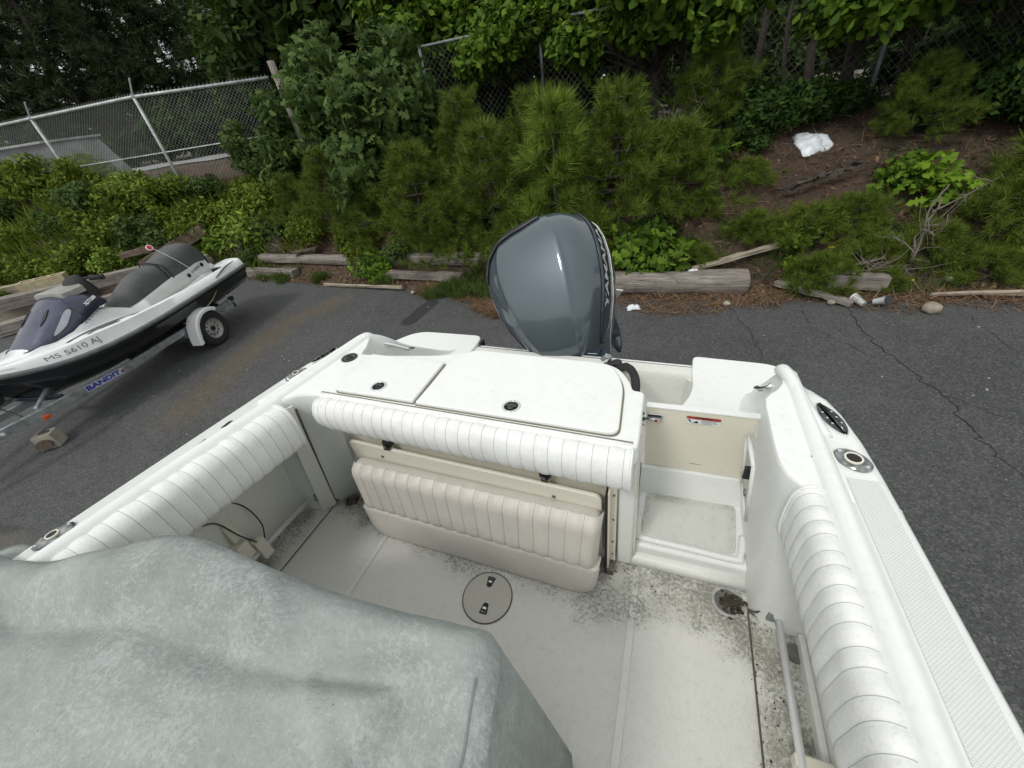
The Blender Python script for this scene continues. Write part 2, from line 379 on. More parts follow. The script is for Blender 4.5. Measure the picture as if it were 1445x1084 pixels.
# ------------------------------------------------------------------ mesh helpers
def set_props(o, label=None, cat=None, group=None, kind=None):
    if label: o['label'] = label
    if cat: o['category'] = cat
    if group: o['group'] = group
    if kind: o['kind'] = kind
    return o
def empty(name, loc, rz=0.0, label=None, cat=None, group=None):
    o = bpy.data.objects.new(name, None); COL.objects.link(o)
    o.location = loc; o.rotation_euler = (0, 0, rz); o.empty_display_size = 0.2
    return set_props(o, label, cat, group)
ORG = {}
def mesh_obj(name, V, F, mat, parent=None, smooth=False, org=None, bevel=0, bseg=2, sub=0, kind=None, label=None, cat=None, group=None, world_parent=True, crease=None, angle=None):
    """V in the frame of the root (for boat-like roots placed at loc the verts are world and get shifted)"""
    me = bpy.data.meshes.new(name)
    V = np.asarray(V, float)
    off = None
    if parent is not None: off = ORG.get(parent.name)
    if org is not None: off = org
    if off is not None: V = V - np.asarray(off, float)
    me.from_pydata(V.tolist(), [], [tuple(int(i) for i in f) for f in F])
    me.validate()
    o = bpy.data.objects.new(name, me); COL.objects.link(o)
    if isinstance(mat, (list, tuple)):
        for mm in mat: me.materials.append(mm)
    elif mat is not None: me.materials.append(mat)
    if parent is not None:
        o.parent = parent
        if off is not None: ORG[o.name] = off
    elif org is not None:
        o.location = org; ORG[o.name] = org
    if smooth or sub:
        me.polygons.foreach_set('use_smooth', [True] * len(me.polygons))
    if bevel:
        b = o.modifiers.new("bevel", 'BEVEL'); b.width = bevel; b.segments = bseg; b.limit_method = 'ANGLE'; b.angle_limit = math.radians(35)
        me.polygons.foreach_set('use_smooth', [True] * len(me.polygons))
        b.harden_normals = True
    if sub:
        s = o.modifiers.new("sub", 'SUBSURF'); s.levels = sub; s.render_levels = sub
    if angle:
        me.polygons.foreach_set('use_smooth', [True] * len(me.polygons))
        me.set_sharp_from_angle(angle=math.radians(angle))
    return set_props(o, label, cat, group, kind)
def fix_normals(o):
    import bmesh
    bm = bmesh.new(); bm.from_mesh(o.data); bmesh.ops.recalc_face_normals(bm, faces=bm.faces[:]); bm.to_mesh(o.data); bm.free(); return o
def join(parts):
    V, F, n = [], [], 0
    for v, f in parts:
        v = np.asarray(v, float); V.append(v); F += [tuple(i + n for i in q) for q in f]; n += len(v)
    return np.vstack(V), F
def box(x0, x1, y0, y1, z0, z1):
    V = [(x0, y0, z0), (x1, y0, z0), (x1, y1, z0), (x0, y1, z0), (x0, y0, z1), (x1, y0, z1), (x1, y1, z1), (x0, y1, z1)]
    F = [(3, 2, 1, 0), (4, 5, 6, 7), (0, 1, 5, 4), (1, 2, 6, 5), (2, 3, 7, 6), (3, 0, 4, 7)]
    return V, F
def loft(rings, closed=True, caps=True):
    n = len(rings[0]); V = np.vstack([np.asarray(r, float) for r in rings]); F = []
    m = n if closed else n - 1
    for i in range(len(rings) - 1):
        for j in range(m):
            a = i * n + j; b = i * n + (j + 1) % n
            F.append((a, b, b + n, a + n))
    if caps and closed:
        F.append(tuple(range(n - 1, -1, -1))); F.append(tuple(range((len(rings) - 1) * n, len(rings) * n)))
    return V, F
def prism(poly, z0, z1):
    """poly: list of (x,y); z1 may be a function of x,y"""
    p = [(x, y, z0) for x, y in poly]; q = [(x, y, z1) for x, y in poly]
    return loft([p, q])
def catmull(pts, n=8, closed=False):
    P = [np.array(p, float) for p in pts]; out = []
    N_ = len(P); rngi = range(N_ if closed else N_ - 1)
    for i in rngi:
        if closed: p0, p1, p2, p3 = P[i - 1], P[i], P[(i + 1) % N_], P[(i + 2) % N_]
        else: p0, p1, p2, p3 = P[max(i - 1, 0)], P[i], P[i + 1], P[min(i + 2, N_ - 1)]
        for k in range(n):
            t = k / n
            out.append(0.5 * ((2 * p1) + (p2 - p0) * t + (2 * p0 - 5 * p1 + 4 * p2 - p3) * t * t + (3 * p1 - p0 - 3 * p2 + p3) * t ** 3))
    if not closed: out.append(P[-1])
    return np.array(out)
def tube(path, r, seg=8, caps=True):
    P = np.asarray(path, float); n = len(P)
    rr = np.full(n, r) if np.isscalar(r) else np.asarray(r, float)
    rings = []; up = np.array([0, 0, 1.0])
    T = np.gradient(P, axis=0); T /= (np.linalg.norm(T, axis=1)[:, None] + 1e-9)
    a = np.cross(T[0], up)
    if np.linalg.norm(a) < 1e-3: a = np.cross(T[0], [1, 0, 0])
    a /= np.linalg.norm(a)
    for i in range(n):
        a = a - T[i] * a.dot(T[i]); a /= (np.linalg.norm(a) + 1e-9); b = np.cross(T[i], a)
        th = np.linspace(0, 2 * np.pi, seg, endpoint=False)
        rings.append(P[i] + rr[i] * (np.cos(th)[:, None] * a + np.sin(th)[:, None] * b))
    return loft(rings, True, caps)
def disc(c, r, h, seg=24, nrm=(0, 0, 1), ry=None):
    """solid disc with thickness h along the normal"""
    n = np.array(nrm, float); n /= np.linalg.norm(n)
    a = np.cross([0, 1, 0], n) if abs(n[1]) < 0.9 else np.cross([1, 0, 0], n)
    a /= np.linalg.norm(a); b = np.cross(n, a); ry = ry or r
    th = np.linspace(0, 2 * np.pi, seg, endpoint=False)
    ring = np.cos(th)[:, None] * a * r + np.sin(th)[:, None] * b * ry
    c = np.array(c, float)
    return loft([c + ring, c + ring + n * h])
def ringsolid(c, r0, r1, h, seg=28, nrm=(0, 0, 1)):
    n = np.array(nrm, float); n /= np.linalg.norm(n)
    a = np.cross([0, 1, 0], n) if abs(n[1]) < 0.9 else np.cross([1, 0, 0], n)
    a /= np.linalg.norm(a); b = np.cross(n, a); c = np.array(c, float)
    th = np.linspace(0, 2 * np.pi, seg, endpoint=False)
    R_ = np.cos(th)[:, None] * a + np.sin(th)[:, None] * b
    rings = [c + R_ * r0, c + R_ * r1, c + R_ * r1 + n * h, c + R_ * r0 + n * h, c + R_ * r0]
    V, F = loft(rings, True, False); return V, F
def rpoly(pts, rad, seg=5):
    """round the corners of a polygon"""
    out = []; n = len(pts)
    rad = [rad] * n if np.isscalar(rad) else rad
    for i in range(n):
        p = np.array(pts[i], float); a = np.array(pts[i - 1], float) - p; b = np.array(pts[(i + 1) % n], float) - p
        la, lb = np.linalg.norm(a), np.linalg.norm(b); r = min(rad[i], la * 0.49, lb * 0.49)
        A = p + a / la * r; B = p + b / lb * r
        for k in range(seg + 1):
            t = k / seg; out.append(tuple((1 - t) ** 2 * A + 2 * t * (1 - t) * p + t * t * B))
    return out
def ribbon(pts, w, z):
    P = np.array(pts, float); T = np.gradient(P, axis=0); T /= np.linalg.norm(T, axis=1)[:, None] + 1e-9
    Nn = np.stack([-T[:, 1], T[:, 0]], 1); w = np.full(len(P), w) if np.isscalar(w) else np.array(w)
    L = P + Nn * w[:, None] / 2; Rr = P - Nn * w[:, None] / 2
    V = [(x, y, z) for x, y in L] + [(x, y, z) for x, y in Rr]; n = len(P)
    return V, [(i, i + n, i + n + 1, i + 1) for i in range(n - 1)]
def text_mesh(s, size, bold=0.0):
    cu = bpy.data.curves.new("letters", 'FONT'); cu.body = s; cu.size = size; cu.offset = bold
    cu.resolution_u = 3; cu.align_x = 'CENTER'; cu.align_y = 'CENTER'; cu.extrude = 0.0
    o = bpy.data.objects.new("letters_tmp", cu); COL.objects.link(o)
    dg = bpy.context.evaluated_depsgraph_get()
    me = bpy.data.meshes.new_from_object(o.evaluated_get(dg))
    V = np.array([v.co[:] for v in me.vertices]); F = [tuple(p.vertices) for p in me.polygons]
    bpy.data.objects.remove(o); bpy.data.curves.remove(cu); bpy.data.meshes.remove(me)
    return V, F
def place2d(V, o, u, v, nrm_off=0.0, sx=1.0, shear=0.0):
    """map text x->u, y->v at origin o"""
    o, u, v = (np.array(q, float) for q in (o, u, v)); u /= np.linalg.norm(u); v = v / np.linalg.norm(v)
    n = np.cross(u, v)
    return o + (V[:, :1] * sx + shear * V[:, 1:2]) * u + V[:, 1:2] * v + n * nrm_off
def copy_tree(o, parent=None):
    c = o.copy(); COL.objects.link(c); c.parent = parent
    for ch in list(o.children): copy_tree(ch, c)
    return c
def fast_mesh(name, V, F, mats, fm=None, smooth=False):
    """V (n,3) array, F (m,k) array with constant k"""
    me = bpy.data.meshes.new(name); V = np.ascontiguousarray(V, np.float32); F = np.ascontiguousarray(F, np.int32)
    m, k = F.shape
    me.vertices.add(len(V)); me.vertices.foreach_set('co', V.ravel())
    me.loops.add(m * k); me.loops.foreach_set('vertex_index', F.ravel())
    me.polygons.add(m); me.polygons.foreach_set('loop_start', np.arange(0, m * k, k, dtype=np.int32))
    for mm in mats: me.materials.append(mm)
    if fm is not None: me.polygons.foreach_set('material_index', np.asarray(fm, np.int32))
    if smooth: me.polygons.foreach_set('use_smooth', np.ones(m, bool))
    me.update(calc_edges=True); return me

# ------------------------------------------------------------------ terrain
FX = [-60, -30, -18, -13.5, -11, -9, -6.5, -3.8, -0.3, 2, 5, 12, 60]
FY = [-1.0, 0.5, 2.6, 3.9, 5.2, 6.25, 6.0, 5.80, 5.62, 5.68, 5.85, 6.3, 8.0]
def foot(x): return np.interp(x, FX, FY)
def plateau(x): return np.interp(x, [-8, 2], [2.0, 1.62])
def terr(x, y):
    x = np.asarray(x, float); y = np.asarray(y, float)
    t = np.clip((y - foot(x)) / 3.1, 0, 1)
    s = 0.55 * t + 0.45 * t * t * (3 - 2 * t)
    z = plateau(x) * s
    b = 0.05 * np.sin(x * 2.1 + 1.3 * np.sin(y * 1.7)) + 0.04 * np.sin(y * 3.1 + x * 1.3) + 0.02 * np.sin(x * 7.3 + y * 5.1)
    return z + b * np.clip(t * 3, 0, 1) * np.where(y > foot(x) + 5, 0.4, 1.0)
# ------------------------------------------------------------------ setting: ground
def build_ground():
    xs = np.unique(np.concatenate([np.linspace(-400, -30, 14), np.linspace(-30, -16, 30), np.linspace(-16, 7, 231), np.linspace(7, 30, 30), np.linspace(30, 400, 14)]))
    # asphalt sheet with a ragged far edge
    edge = foot(xs) - 0.16 + 0.10 * np.sin(xs * 2.3) + 0.06 * np.sin(xs * 6.1 + 1) + 0.04 * np.sin(xs * 17)
    edge = np.where(np.abs(xs) > 35, np.maximum(edge, 0), edge)
    rows = np.linspace(0, 1, 24) ** 0.35
    V = []; F = []
    for r in rows:
        y = -300 + (edge + 300) * r
        V.append(np.stack([xs, y, np.zeros_like(xs)], 1))
    nx = len(xs)
    for i in range(len(rows) - 1):
        for j in range(nx - 1):
            a = i * nx + j; F.append((a, a + 1, a + 1 + nx, a + nx))
    mesh_obj('asphalt_lot', np.vstack(V), F, m_asphalt, kind='structure')
    # embankment and land behind it
    ts = np.concatenate([[-1.2], np.linspace(-0.72, -0.1, 12), np.linspace(-0.05, 5.5, 112), np.linspace(5.8, 30, 60), np.linspace(34, 700, 16)])
    V = []; F = []
    for t in ts:
        y = foot(xs) * (1 if t < 30 else 1) + t
        z = terr(xs, y)
        if t < -0.8: z = z * 0 - 0.10
        elif t < -0.02: z = z * 0 - 0.045 + 0.060 * min(1, (t + 0.52) / 0.30) + 0.010 * np.sin(xs * 9 + 3 * np.sin(xs * 2.7) + t * 5) + rng.normal(0, 0.004, len(xs))
        else: z = z + 0.016 + 0.02 * np.clip(t * 8, 0, 1)
        V.append(np.stack([xs, y, z], 1))
    V = np.vstack(V)
    rr = rng.normal(0, 1, len(V)); near = (V[:, 1] < foot(V[:, 0]) + 5.6) & (V[:, 1] > foot(V[:, 0]) + 0.05)
    V[near, 2] += rr[near] * 0.010
    for i in range(len(ts) - 1):
        for j in range(nx - 1):
            a = i * nx + j; F.append((a, a + 1, a + 1 + nx, a + nx))
    mesh_obj('embankment_ground', V, F, m_soil, smooth=True, kind='structure')
    def sheet(name, pts, z, mat, n=14):
        P = catmull(pts, 4, True); c = P.mean(0)
        V = [(c[0], c[1], z)] + [(p[0], p[1], z) for p in P]
        F = [(0, i + 1, (i + 1) % len(P) + 1) for i in range(len(P))]
        mesh_obj(name, V, F, mat, kind='structure')
    return sheet
sheet = build_ground()
# land beyond the fences: pale service road on the left, dry verge, sandy yard on the right
def slab(name, quad, mat, dz):
    V = []; n = 40
    q = np.array(quad, float)
    for i in range(n + 1):
        for j in range(7):
            s, t = i / n, j / 6
            p = (1 - s) * ((1 - t) * q[0] + t * q[3]) + s * ((1 - t) * q[1] + t * q[2])
            V.append((p[0], p[1], float(terr(p[0], p[1])) + dz))
    F = [(i * 7 + j, (i + 1) * 7 + j, (i + 1) * 7 + j + 1, i * 7 + j + 1) for i in range(n) for j in range(6)]
    mesh_obj(name, V, F, mat, kind='structure')
slab('verge', [(-60, 4.5), (-5, 15.0), (-5, 40), (-60, 32)], m_drygrass, 0.045)
slab('service_road', [(-40, 3.2), (-7, 15.2), (-12, 19.8), (-40, 8.2)], m_road, 0.075)
slab('sandy_yard', [(-3, 10.5), (14, 10.5), (16, 21), (-3, 21)], m_sand, 0.045)

# cracks in the asphalt, thin strips lying on it
def crack(pts, w):
    P = catmull(pts, 14)[:, :2]
    P = P + rng.normal(0, 0.018, P.shape)
    ww = 0.6 * w * (0.3 + rng.random(len(P)))
    V, F = ribbon(P, ww, 0.004)
    return V, F
crs = [crack([(0.75, 5.2), (0.95, 4.4), (1.0, 3.6), (1.15, 3.0)], 0.012),
       crack([(2.0, 5.2), (2.0, 4.5), (2.25, 3.6), (2.3, 2.9), (2.6, 2.2), (2.8, 1.6), (2.9, 0.8)], 0.016),
       crack([(2.25, 3.6), (2.8, 3.2), (3.4, 3.1)], 0.008), crack([(2.6, 2.2), (3.2, 1.7), (3.9, 1.5)], 0.008),
       crack([(1.5, 5.1), (1.6, 4.6), (1.9, 4.2)], 0.007), crack([(3.0, 5.1), (3.1, 4.2), (3.6, 3.5), (3.7, 2.7)], 0.007)]
V, F = join(crs)
mesh_obj('asphalt_crack', V, F, m_hole, kind='structure')

# ------------------------------------------------------------------ the boat
boat = empty('motor_boat', (-0.5, -0.5, 0.62), 0, 'white fishing boat cockpit seen from above, padded coamings, mildewed floor', 'boat')
ORG[boat.name] = (-0.5, -0.5, 0.62)
B = boat
# gunwale stations: y, right outer x, right pipe x ; left outer x, left pipe x
GY = [-2.2, -1.5, -0.8, -0.2, 0.1, 0.36, 0.65, 0.80, 0.91, 1.0, 1.06, 1.10, 1.125]
RO = [0.50, 0.52, 0.53, 0.528, 0.522, 0.515, 0.499, 0.490, 0.480, 0.464, 0.443, 0.412, 0.372]
def rpipe(y): return np.interp(y, [-2.2, 0.27, 0.70, 1.2], [0.385, 0.380, 0.363, 0.352])
def lpipe(y): return np.interp(y, [-2.2, 0.183, 0.719, 1.27], [-1.46, -1.378, -1.275, -1.20])
GYL = [-2.2, -1.5, -0.8, -0.2, 0.084, 0.37, 0.65, 0.85, 0.98, 1.06, 1.12, 1.16]
LO = [-1.50, -1.52, -1.53, -1.52, -1.509, -1.471, -1.433, -1.405, -1.38, -1.352, -1.315, -1.27]
def gunwale_mesh(ys, outs, pipe, s):
    """s=+1 right side: outer x larger. profile from recess lip over the ridge to the hull side"""
    rings = []
    for y, o in zip(ys, outs):
        p = float(pipe(y)); w = abs(o - p); k = max(w / 0.14, 0.12)
        prof = [(-0.012, 1.655), (-0.012, 1.716), (-0.004, 1.735), (0.008, 1.745), (0.022, 1.745), (0.036, 1.733), (0.045, 1.722), (0.052, 1.719)]
        pr = [(p + s * dx * min(1, 0.55 + k * 0.45), z) for dx, z in prof]
        out = [(o - s * 0.028 * k, 1.718), (o - s * 0.010 * k, 1.716), (o, 1.706), (o + s * 0.004, 1.66), (o + s * 0.03, 1.62), (o + s * (0.05 + 0.06 * k), 1.45), (o + s * (0.06 + 0.11 * k), 1.1), (o + s * 0.10, 0.80), (o - s * 0.25, 0.60)]
        inn = [(p + s * 0.13, 1.60), (p + s * 0.115, 1.648)]
        r = inn + pr + out
        rings.append([(x, y, z) for x, z in r])
    return loft(rings, False, False)
V, F = gunwale_mesh(GY, RO, rpipe, 1)
fix = mesh_obj('gunwale', V, F, m_gel, B, smooth=True)
V2, F2 = gunwale_mesh(GYL, LO, lpipe, -1)
fixl = mesh_obj('gunwale', V2, F2, m_gel, B, smooth=True)
# end of the raised coaming ridge running aft to the tips
def ridge(path, r, dz=0.0):
    P = catmull(path, 8); n = len(P)
    rr = np.interp(np.linspace(0, 1, n), [0, 0.75, 0.93, 1], [r, r, r * 0.8, r * 0.25])
    return tube(P, rr, 12)
V, F = ridge([(0.398, 0.90, 1.716), (0.376, 1.02, 1.722), (0.362, 1.12, 1.728), (0.352, 1.185, 1.722), (0.346, 1.205, 1.70)], 0.019)
mesh_obj('coaming_ridge', V, F, m_gel, B, smooth=True)
V, F = ridge([(-1.325, 0.85, 1.715), (-1.272, 1.08, 1.72), (-1.238, 1.20, 1.725), (-1.222, 1.235, 1.71)], 0.019)
mesh_obj('coaming_ridge', V, F, m_gel, B, smooth=True)

def blend_loft(top, bot, zt, zb, n=8, ease=1.0, lip=0.018):
    """wall between an upper and a lower outline (same point count), rounded over at the top"""
    top = np.array(top, float); bot = np.array(bot, float); rings = []
    for i in range(n + 1):
        t = i / n
        s = t ** ease
        p = top * (1 - s) + bot * s
        z = zt + (zb - zt) * t
        rings.append(np.column_stack([p, np.full(len(p), z)]))
    return rings
# right quarter box: top face, cove towards the recess, inner wall of the passage
topR = [(0.41, 0.700), (0.372, 0.703), (0.345, 0.712), (0.318, 0.728), (0.296, 0.752), (0.284, 0.785), (0.281, 0.84), (0.281, 0.92), (0.281, 1.00), (0.284, 1.03), (0.298, 1.055), (0.320, 1.08), (0.338, 1.115), (0.347, 1.16), (0.352, 1.20), (0.368, 1.21), (0.385, 1.18)]
botR = [(0.52, 0.755), (0.47, 0.757), (0.42, 0.762), (0.385, 0.780), (0.366, 0.80), (0.358, 0.83), (0.356, 0.88), (0.357, 0.96), (0.358, 1.06), (0.358, 1.12), (0.358, 1.18), (0.36, 1.24), (0.37, 1.30), (0.38, 1.38), (0.40, 1.45), (0.46, 1.46), (0.50, 1.40)]
rings = blend_loft(topR, botR, 1.716, 1.0, 10, 1.0)
tp = np.array(topR)
cen = np.array([0.345, 0.93])
def lipring(f, z): return np.column_stack([tp + (cen - tp) * f, np.full(len(tp), z)])
rings = [lipring(0.10, 1.728), lipring(0.04, 1.727), lipring(0.01, 1.722)] + rings
V, F = loft(rings, True, True)
mesh_obj('quarter_box', V, F, m_gel, B, angle=42)
# left quarter box
topL = [(-1.36, 0.715), (-1.30, 0.722), (-1.262, 0.745), (-1.232, 0.778), (-1.20, 0.792), (-1.15, 0.798), (-1.10, 0.800), (-1.10, 1.05), (-1.14, 1.06), (-1.155, 1.09), (-1.165, 1.13), (-1.19, 1.18), (-1.215, 1.225), (-1.24, 1.23), (-1.27, 1.18)]
botL = [(-1.60, 0.745), (-1.50, 0.752), (-1.455, 0.775), (-1.43, 0.80), (-1.415, 0.84), (-1.39, 0.885), (-1.34, 0.925), (-1.30, 1.20), (-1.30, 1.30), (-1.32, 1.38), (-1.36, 1.42), (-1.40, 1.50), (-1.43, 1.55), (-1.48, 1.52), (-1.52, 1.4)]
tp = np.array(topL); cen = np.array([-1.22, 0.95])
rings = [lipring(0.10, 1.729), lipring(0.04, 1.728), lipring(0.01, 1.722)] + blend_loft(topL, botL, 1.716, 1.0, 10)
V, F = loft(rings, True, True)
mesh_obj('quarter_box', V, F, m_gel, B, angle=42)
# door post strip and dark joint on the left wall
V, F = loft([[(-1.262, 0.722, 1.70), (-1.238, 0.762, 1.70), (-1.244, 0.766, 1.70), (-1.268, 0.725, 1.70)], [(-1.455, 0.758, 1.01), (-1.418, 0.812, 1.01), (-1.424, 0.816, 1.01), (-1.461, 0.762, 1.01)]])
mesh_obj('corner_strip', V + np.array([0.006, -0.012, 0]), F, m_gel_clean, B)
V, F = tube([(-1.234, 0.757, 1.68), (-1.33, 0.783, 1.35), (-1.414, 0.805, 1.04), (-1.42, 0.822, 1.008)], 0.004, 6)
mesh_obj('joint_line', V, F, m_gasket, B)
V, F = tube([(0.437, 0.752, 1.27), (0.40, 0.768, 1.12), (0.372, 0.783, 1.03), (0.356, 0.80, 1.006)], 0.0035, 6)
mesh_obj('joint_line', V, F, m_gasket, B)

# recess walls under the side bolsters
V, F = join([box(0.505, 0.525, -2.2, 0.76, 0.98, 1.66)]); mesh_obj('side_wall', V, F, m_gel_clean, B)
V, F = loft([[(-1.64, -2.2, 0.98), (-1.60, -2.2, 0.98), (-1.50, -2.2, 1.66), (-1.54, -2.2, 1.66)], [(-1.64, .765, 0.98), (-1.585, .765, 0.98), (-1.40, .765, 1.66), (-1.46, .765, 1.66)]])
mesh_obj('side_wall', V, F, m_gel_clean, B)
V, F = join([box(0.485, 0.506, -2.2, 0.755, 0.99, 1.035)]); mesh_obj('toe_ledge', V, F, m_gel_clean, B, bevel=0.008)

# cockpit floor, one shallow pan; hatches and joints are their own pieces
V, F = box(-1.62, 0.53, -2.2, 0.96, 0.955, 1.0); mesh_obj('cockpit_floor', V, F, m_floor, B)
for (x0, y0, x1, y1, w) in ((-1.435, -1.0, -1.424, 0.82, 0.006), (0.352, -1.0, 0.357, 0.795, 0.006)):
    V, F = ribbon([(x0, y0), ((x0 + x1) / 2, (y0 + y1) / 2), (x1, y1)], w, 1.0035); mesh_obj('floor_joint', V, F, m_gasket, B)
V, F = ribbon([(0.357, 0.795), (0.37, 0.79), (0.385, 0.782)], 0.006, 1.004); mesh_obj('floor_joint', V, F, m_gasket, B)
for x, y1 in ((-1.07, 0.88), (-0.010, 0.90)):
    V, F = ribbon([(x - 0.005, -1.0), (x, 0.2), (x + 0.005, y1)], 0.022, 1.003); mesh_obj('smooth_strip', V, F, m_strip, B)
# raised cove round the transom foot
V, F = loft([[(x, 0.90, 1.035), (x, 0.885, 1.015), (x, 0.862, 1.004), (x, 0.95, 1.002)] for x in np.linspace(-1.30, 0.36, 12)], True, True)
mesh_obj('floor_cove', V, F, m_gel_clean, B, smooth=True)
# round deck plate with two finger latches
V, F = ringsolid((-0.521, 0.595, 1.0), 0.092, 0.0955, 0.004, 48); mesh_obj('joint_ring', V, F, m_gasket, B)
V, F = disc((-0.521, 0.595, 0.999), 0.092, 0.006, 48); pl = mesh_obj('deck_plate', V, F, gelcoat("plate_plastic", (0.53, 0.52, 0.47), 1.0, None, 0, 0.5), B, bevel=0.002)
def dlatch(cx, cy, fl):
    P = rpoly([(cx - 0.016, cy - 0.020 * fl), (cx + 0.016, cy - 0.020 * fl), (cx + 0.009, cy + 0.020 * fl), (cx - 0.009, cy + 0.020 * fl)], 0.006, 3)
    if fl < 0: P = P[::-1]
    V, F = prism(P, 1.0045, 1.0065); a = mesh_obj('latch_recess', V, F, m_hole, pl)
    V, F = box(cx - 0.007, cx + 0.007, cy - 0.004, cy + 0.004, 1.006, 1.010); mesh_obj('latch_pin', V, F, m_alu, pl, bevel=0.001)
    V, F = box(cx - 0.010, cx + 0.010, cy - 0.013 * fl - 0.003, cy - 0.013 * fl + 0.003, 1.006, 1.0085); mesh_obj('latch_bar', V, F, m_drain, pl)
dlatch(-0.530, 0.650, -1); dlatch(-0.514, 0.553, 1)
# drains in the corners
def drain(cx, cy, r, muck):
    V, F = ringsolid((cx, cy, 1.0), r * 0.80, r, 0.006, 32); d = mesh_obj('drain', V, F, m_rim, B, bevel=0.0015)
    V, F = disc((cx, cy, 1.0), r * 0.80, 0.003, 32); mesh_obj('drain_grate', V, F, m_drain, d)
    parts = []
    for i in range(muck):
        a, q = rng.random() * 6.28, r * (0.1 + 0.85 * rng.random() ** 0.6) * (0.72 if i % 4 else 1)
        x, y = cx + q * math.cos(a) + (0.012 if muck > 40 else 0), cy + q * math.sin(a) - 0.004
        parts.append(disc((x, y, 1.002), 0.003 + 0.006 * rng.random(), 0.003 + 0.003 * rng.random(), 6, (rng.normal() * .4, rng.normal() * .4, 1)))
    V, F = join(parts); mesh_obj('leaf_muck', V, F, m_muck, d, kind='stuff')
drain(-1.352, 0.845, 0.048, 16); drain(0.298, 0.810, 0.053, 75)
parts = []
for k in range(230):
    c_ = [(-1.35, 0.80, 0.10, 0.06), (0.25, 0.82, 0.14, 0.06), (0.40, 0.62, 0.03, 0.16), (0.362, 0.55, 0.008, 0.25), (-1.52, 0.60, 0.04, 0.16), (-0.12, 0.80, 0.10, 0.05), (-0.7, 0.735, 0.4, 0.02)][k % 7]
    x, y = c_[0] + rng.normal() * c_[2], min(c_[1] + rng.normal() * c_[3], 0.87)
    parts.append(disc((x, y, 1.001), 0.0012 + 0.0035 * rng.random() ** 2, 0.0015, 5, (rng.normal() * .2, rng.normal() * .2, 1), 0.001 + 0.003 * rng.random()))
V, F = join(parts); mesh_obj('floor_debris', V, F, m_muck, B, kind='stuff')
V, F = disc((0.475, 0.70, 1.0), 0.028, 0.006, 20); mesh_obj('drain', V, F, m_drain, B)

# transom wall, box top, hatches
V, F = loft([[(-1.40, 0.862, 1.70), (-0.03, 0.845, 1.70), (-0.03, 0.90, 1.70), (-1.40, 0.92, 1.70)], [(-1.40, 0.905, 1.10), (-0.022, 0.872, 1.10), (-0.022, 0.95, 1.1), (-1.4, 0.98, 1.1)], [(-1.41, 0.93, 0.99), (-0.018, 0.895, 0.99), (-0.018, 0.97, 0.99), (-1.41, 1.0, 0.99)]])
mesh_obj('transom_wall', V, F, m_tan, B)
V, F = box(-0.085, -0.030, 0.838, 0.872, 1.0, 1.70)
V = np.array(V, float); V[:4, 1] += 0.022
mesh_obj('transom_corner_post', V, F, m_gel, B, bevel=0.012, bseg=3)
outl = rpoly([(-1.24, 0.802), (-1.13, 0.797), (-0.72, 0.784), (-0.035, 0.757), (-0.031, 0.80), (-0.034, 1.005), (-0.068, 1.008), (-0.085, 1.06), (-0.13, 1.128), (-0.20, 1.148), (-0.66, 1.165), (-0.80, 1.110), (-1.06, 1.075), (-1.16, 1.075), (-1.24, 1.05)],
             [0.01, 0.01, 0.02, 0.018, 0.01, 0.02, 0.01, 0.05, 0.05, 0.04, 0.06, 0.05, 0.02, 0.03, 0.02])
V, F = prism(outl, 1.66, 1.728); mesh_obj('transom_top', V, F, m_gel, B, bevel=0.012, bseg=3)
V, F = prism([(x * 0.995 - 0.003, max(y * 0.992 + 0.006, 0.905)) for x, y in outl], 1.10, 1.665); mesh_obj('transom_box', V, F, m_gel, B, smooth=False, angle=40)
def hatch(P, rad, name, lab=None, lat=None):
    Q = rpoly(P, rad, 6); c = np.mean(P, 0)
    big = [tuple(c + (np.array(q) - c) * 1.0 + (np.array(q) - c) / (np.linalg.norm(np.array(q) - c)) * 0.0055) for q in Q]
    V, F = prism(big, 1.7275, 1.7292); g = mesh_obj('hatch_gasket', V, F, m_groove, B)
    V, F = prism(Q, 1.7285, 1.7425); h = mesh_obj(name, V, F, m_gel, B, bevel=0.006, bseg=3, label=lab)
    lx, ly = lat
    V, F = ringsolid((lx, ly, 1.742), 0.0215, 0.0285, 0.004, 32); l = mesh_obj('hatch_latch', V, F, m_chrome, h, bevel=0.0012)
    V, F = disc((lx, ly, 1.7415), 0.022, 0.0015, 24); mesh_obj('latch_well', V, F, m_hole, h)
    V, F = join([disc((lx, ly, 1.743), 0.0135, 0.003, 20), box(lx - 0.018, lx + 0.018, ly - 0.0045, ly + 0.0045, 1.743, 1.7485)]); mesh_obj('latch_handle', V, F, m_black_chrome, h, bevel=0.001)  # handle colour carries the dark reflection of the chrome
hatch([(-1.078, 0.824), (-0.745, 0.816), (-0.747, 1.048), (-1.088, 1.060)], [0.022, 0.006, 0.006, 0.012], 'bait_hatch', 'small square hatch lid with round chrome latch', (-0.914, 0.865))
hatch([(-0.733, 0.812), (-0.085, 0.792), (-0.098, 1.02), (-0.150, 1.115), (-0.200, 1.123), (-0.668, 1.145), (-0.725, 1.085)], [0.006, 0.035, 0.12, 0.05, 0.03, 0.05, 0.04], 'fish_box_hatch', 'large hatch lid with rounded aft corners and round chrome latch', (-0.409, 0.846))
# through-deck cup at the left of the small hatch
V, F = ringsolid((-1.184, 1.035, 1.728), 0.019, 0.033, 0.005, 28); c = mesh_obj('washdown_cap', V, F, m_black, B, bevel=0.0015)
V, F = disc((-1.184, 1.035, 1.7275), 0.017, 0.002, 24); mesh_obj('cap_centre', V, F, m_hole, c)
V, F = join([disc((-1.178, 1.029, 1.729), 0.010, 0.006, 14), box(-1.196, -1.172, 1.038, 1.042, 1.729, 1.737)]); mesh_obj('cap_plug', V, F, m_rubber, c)

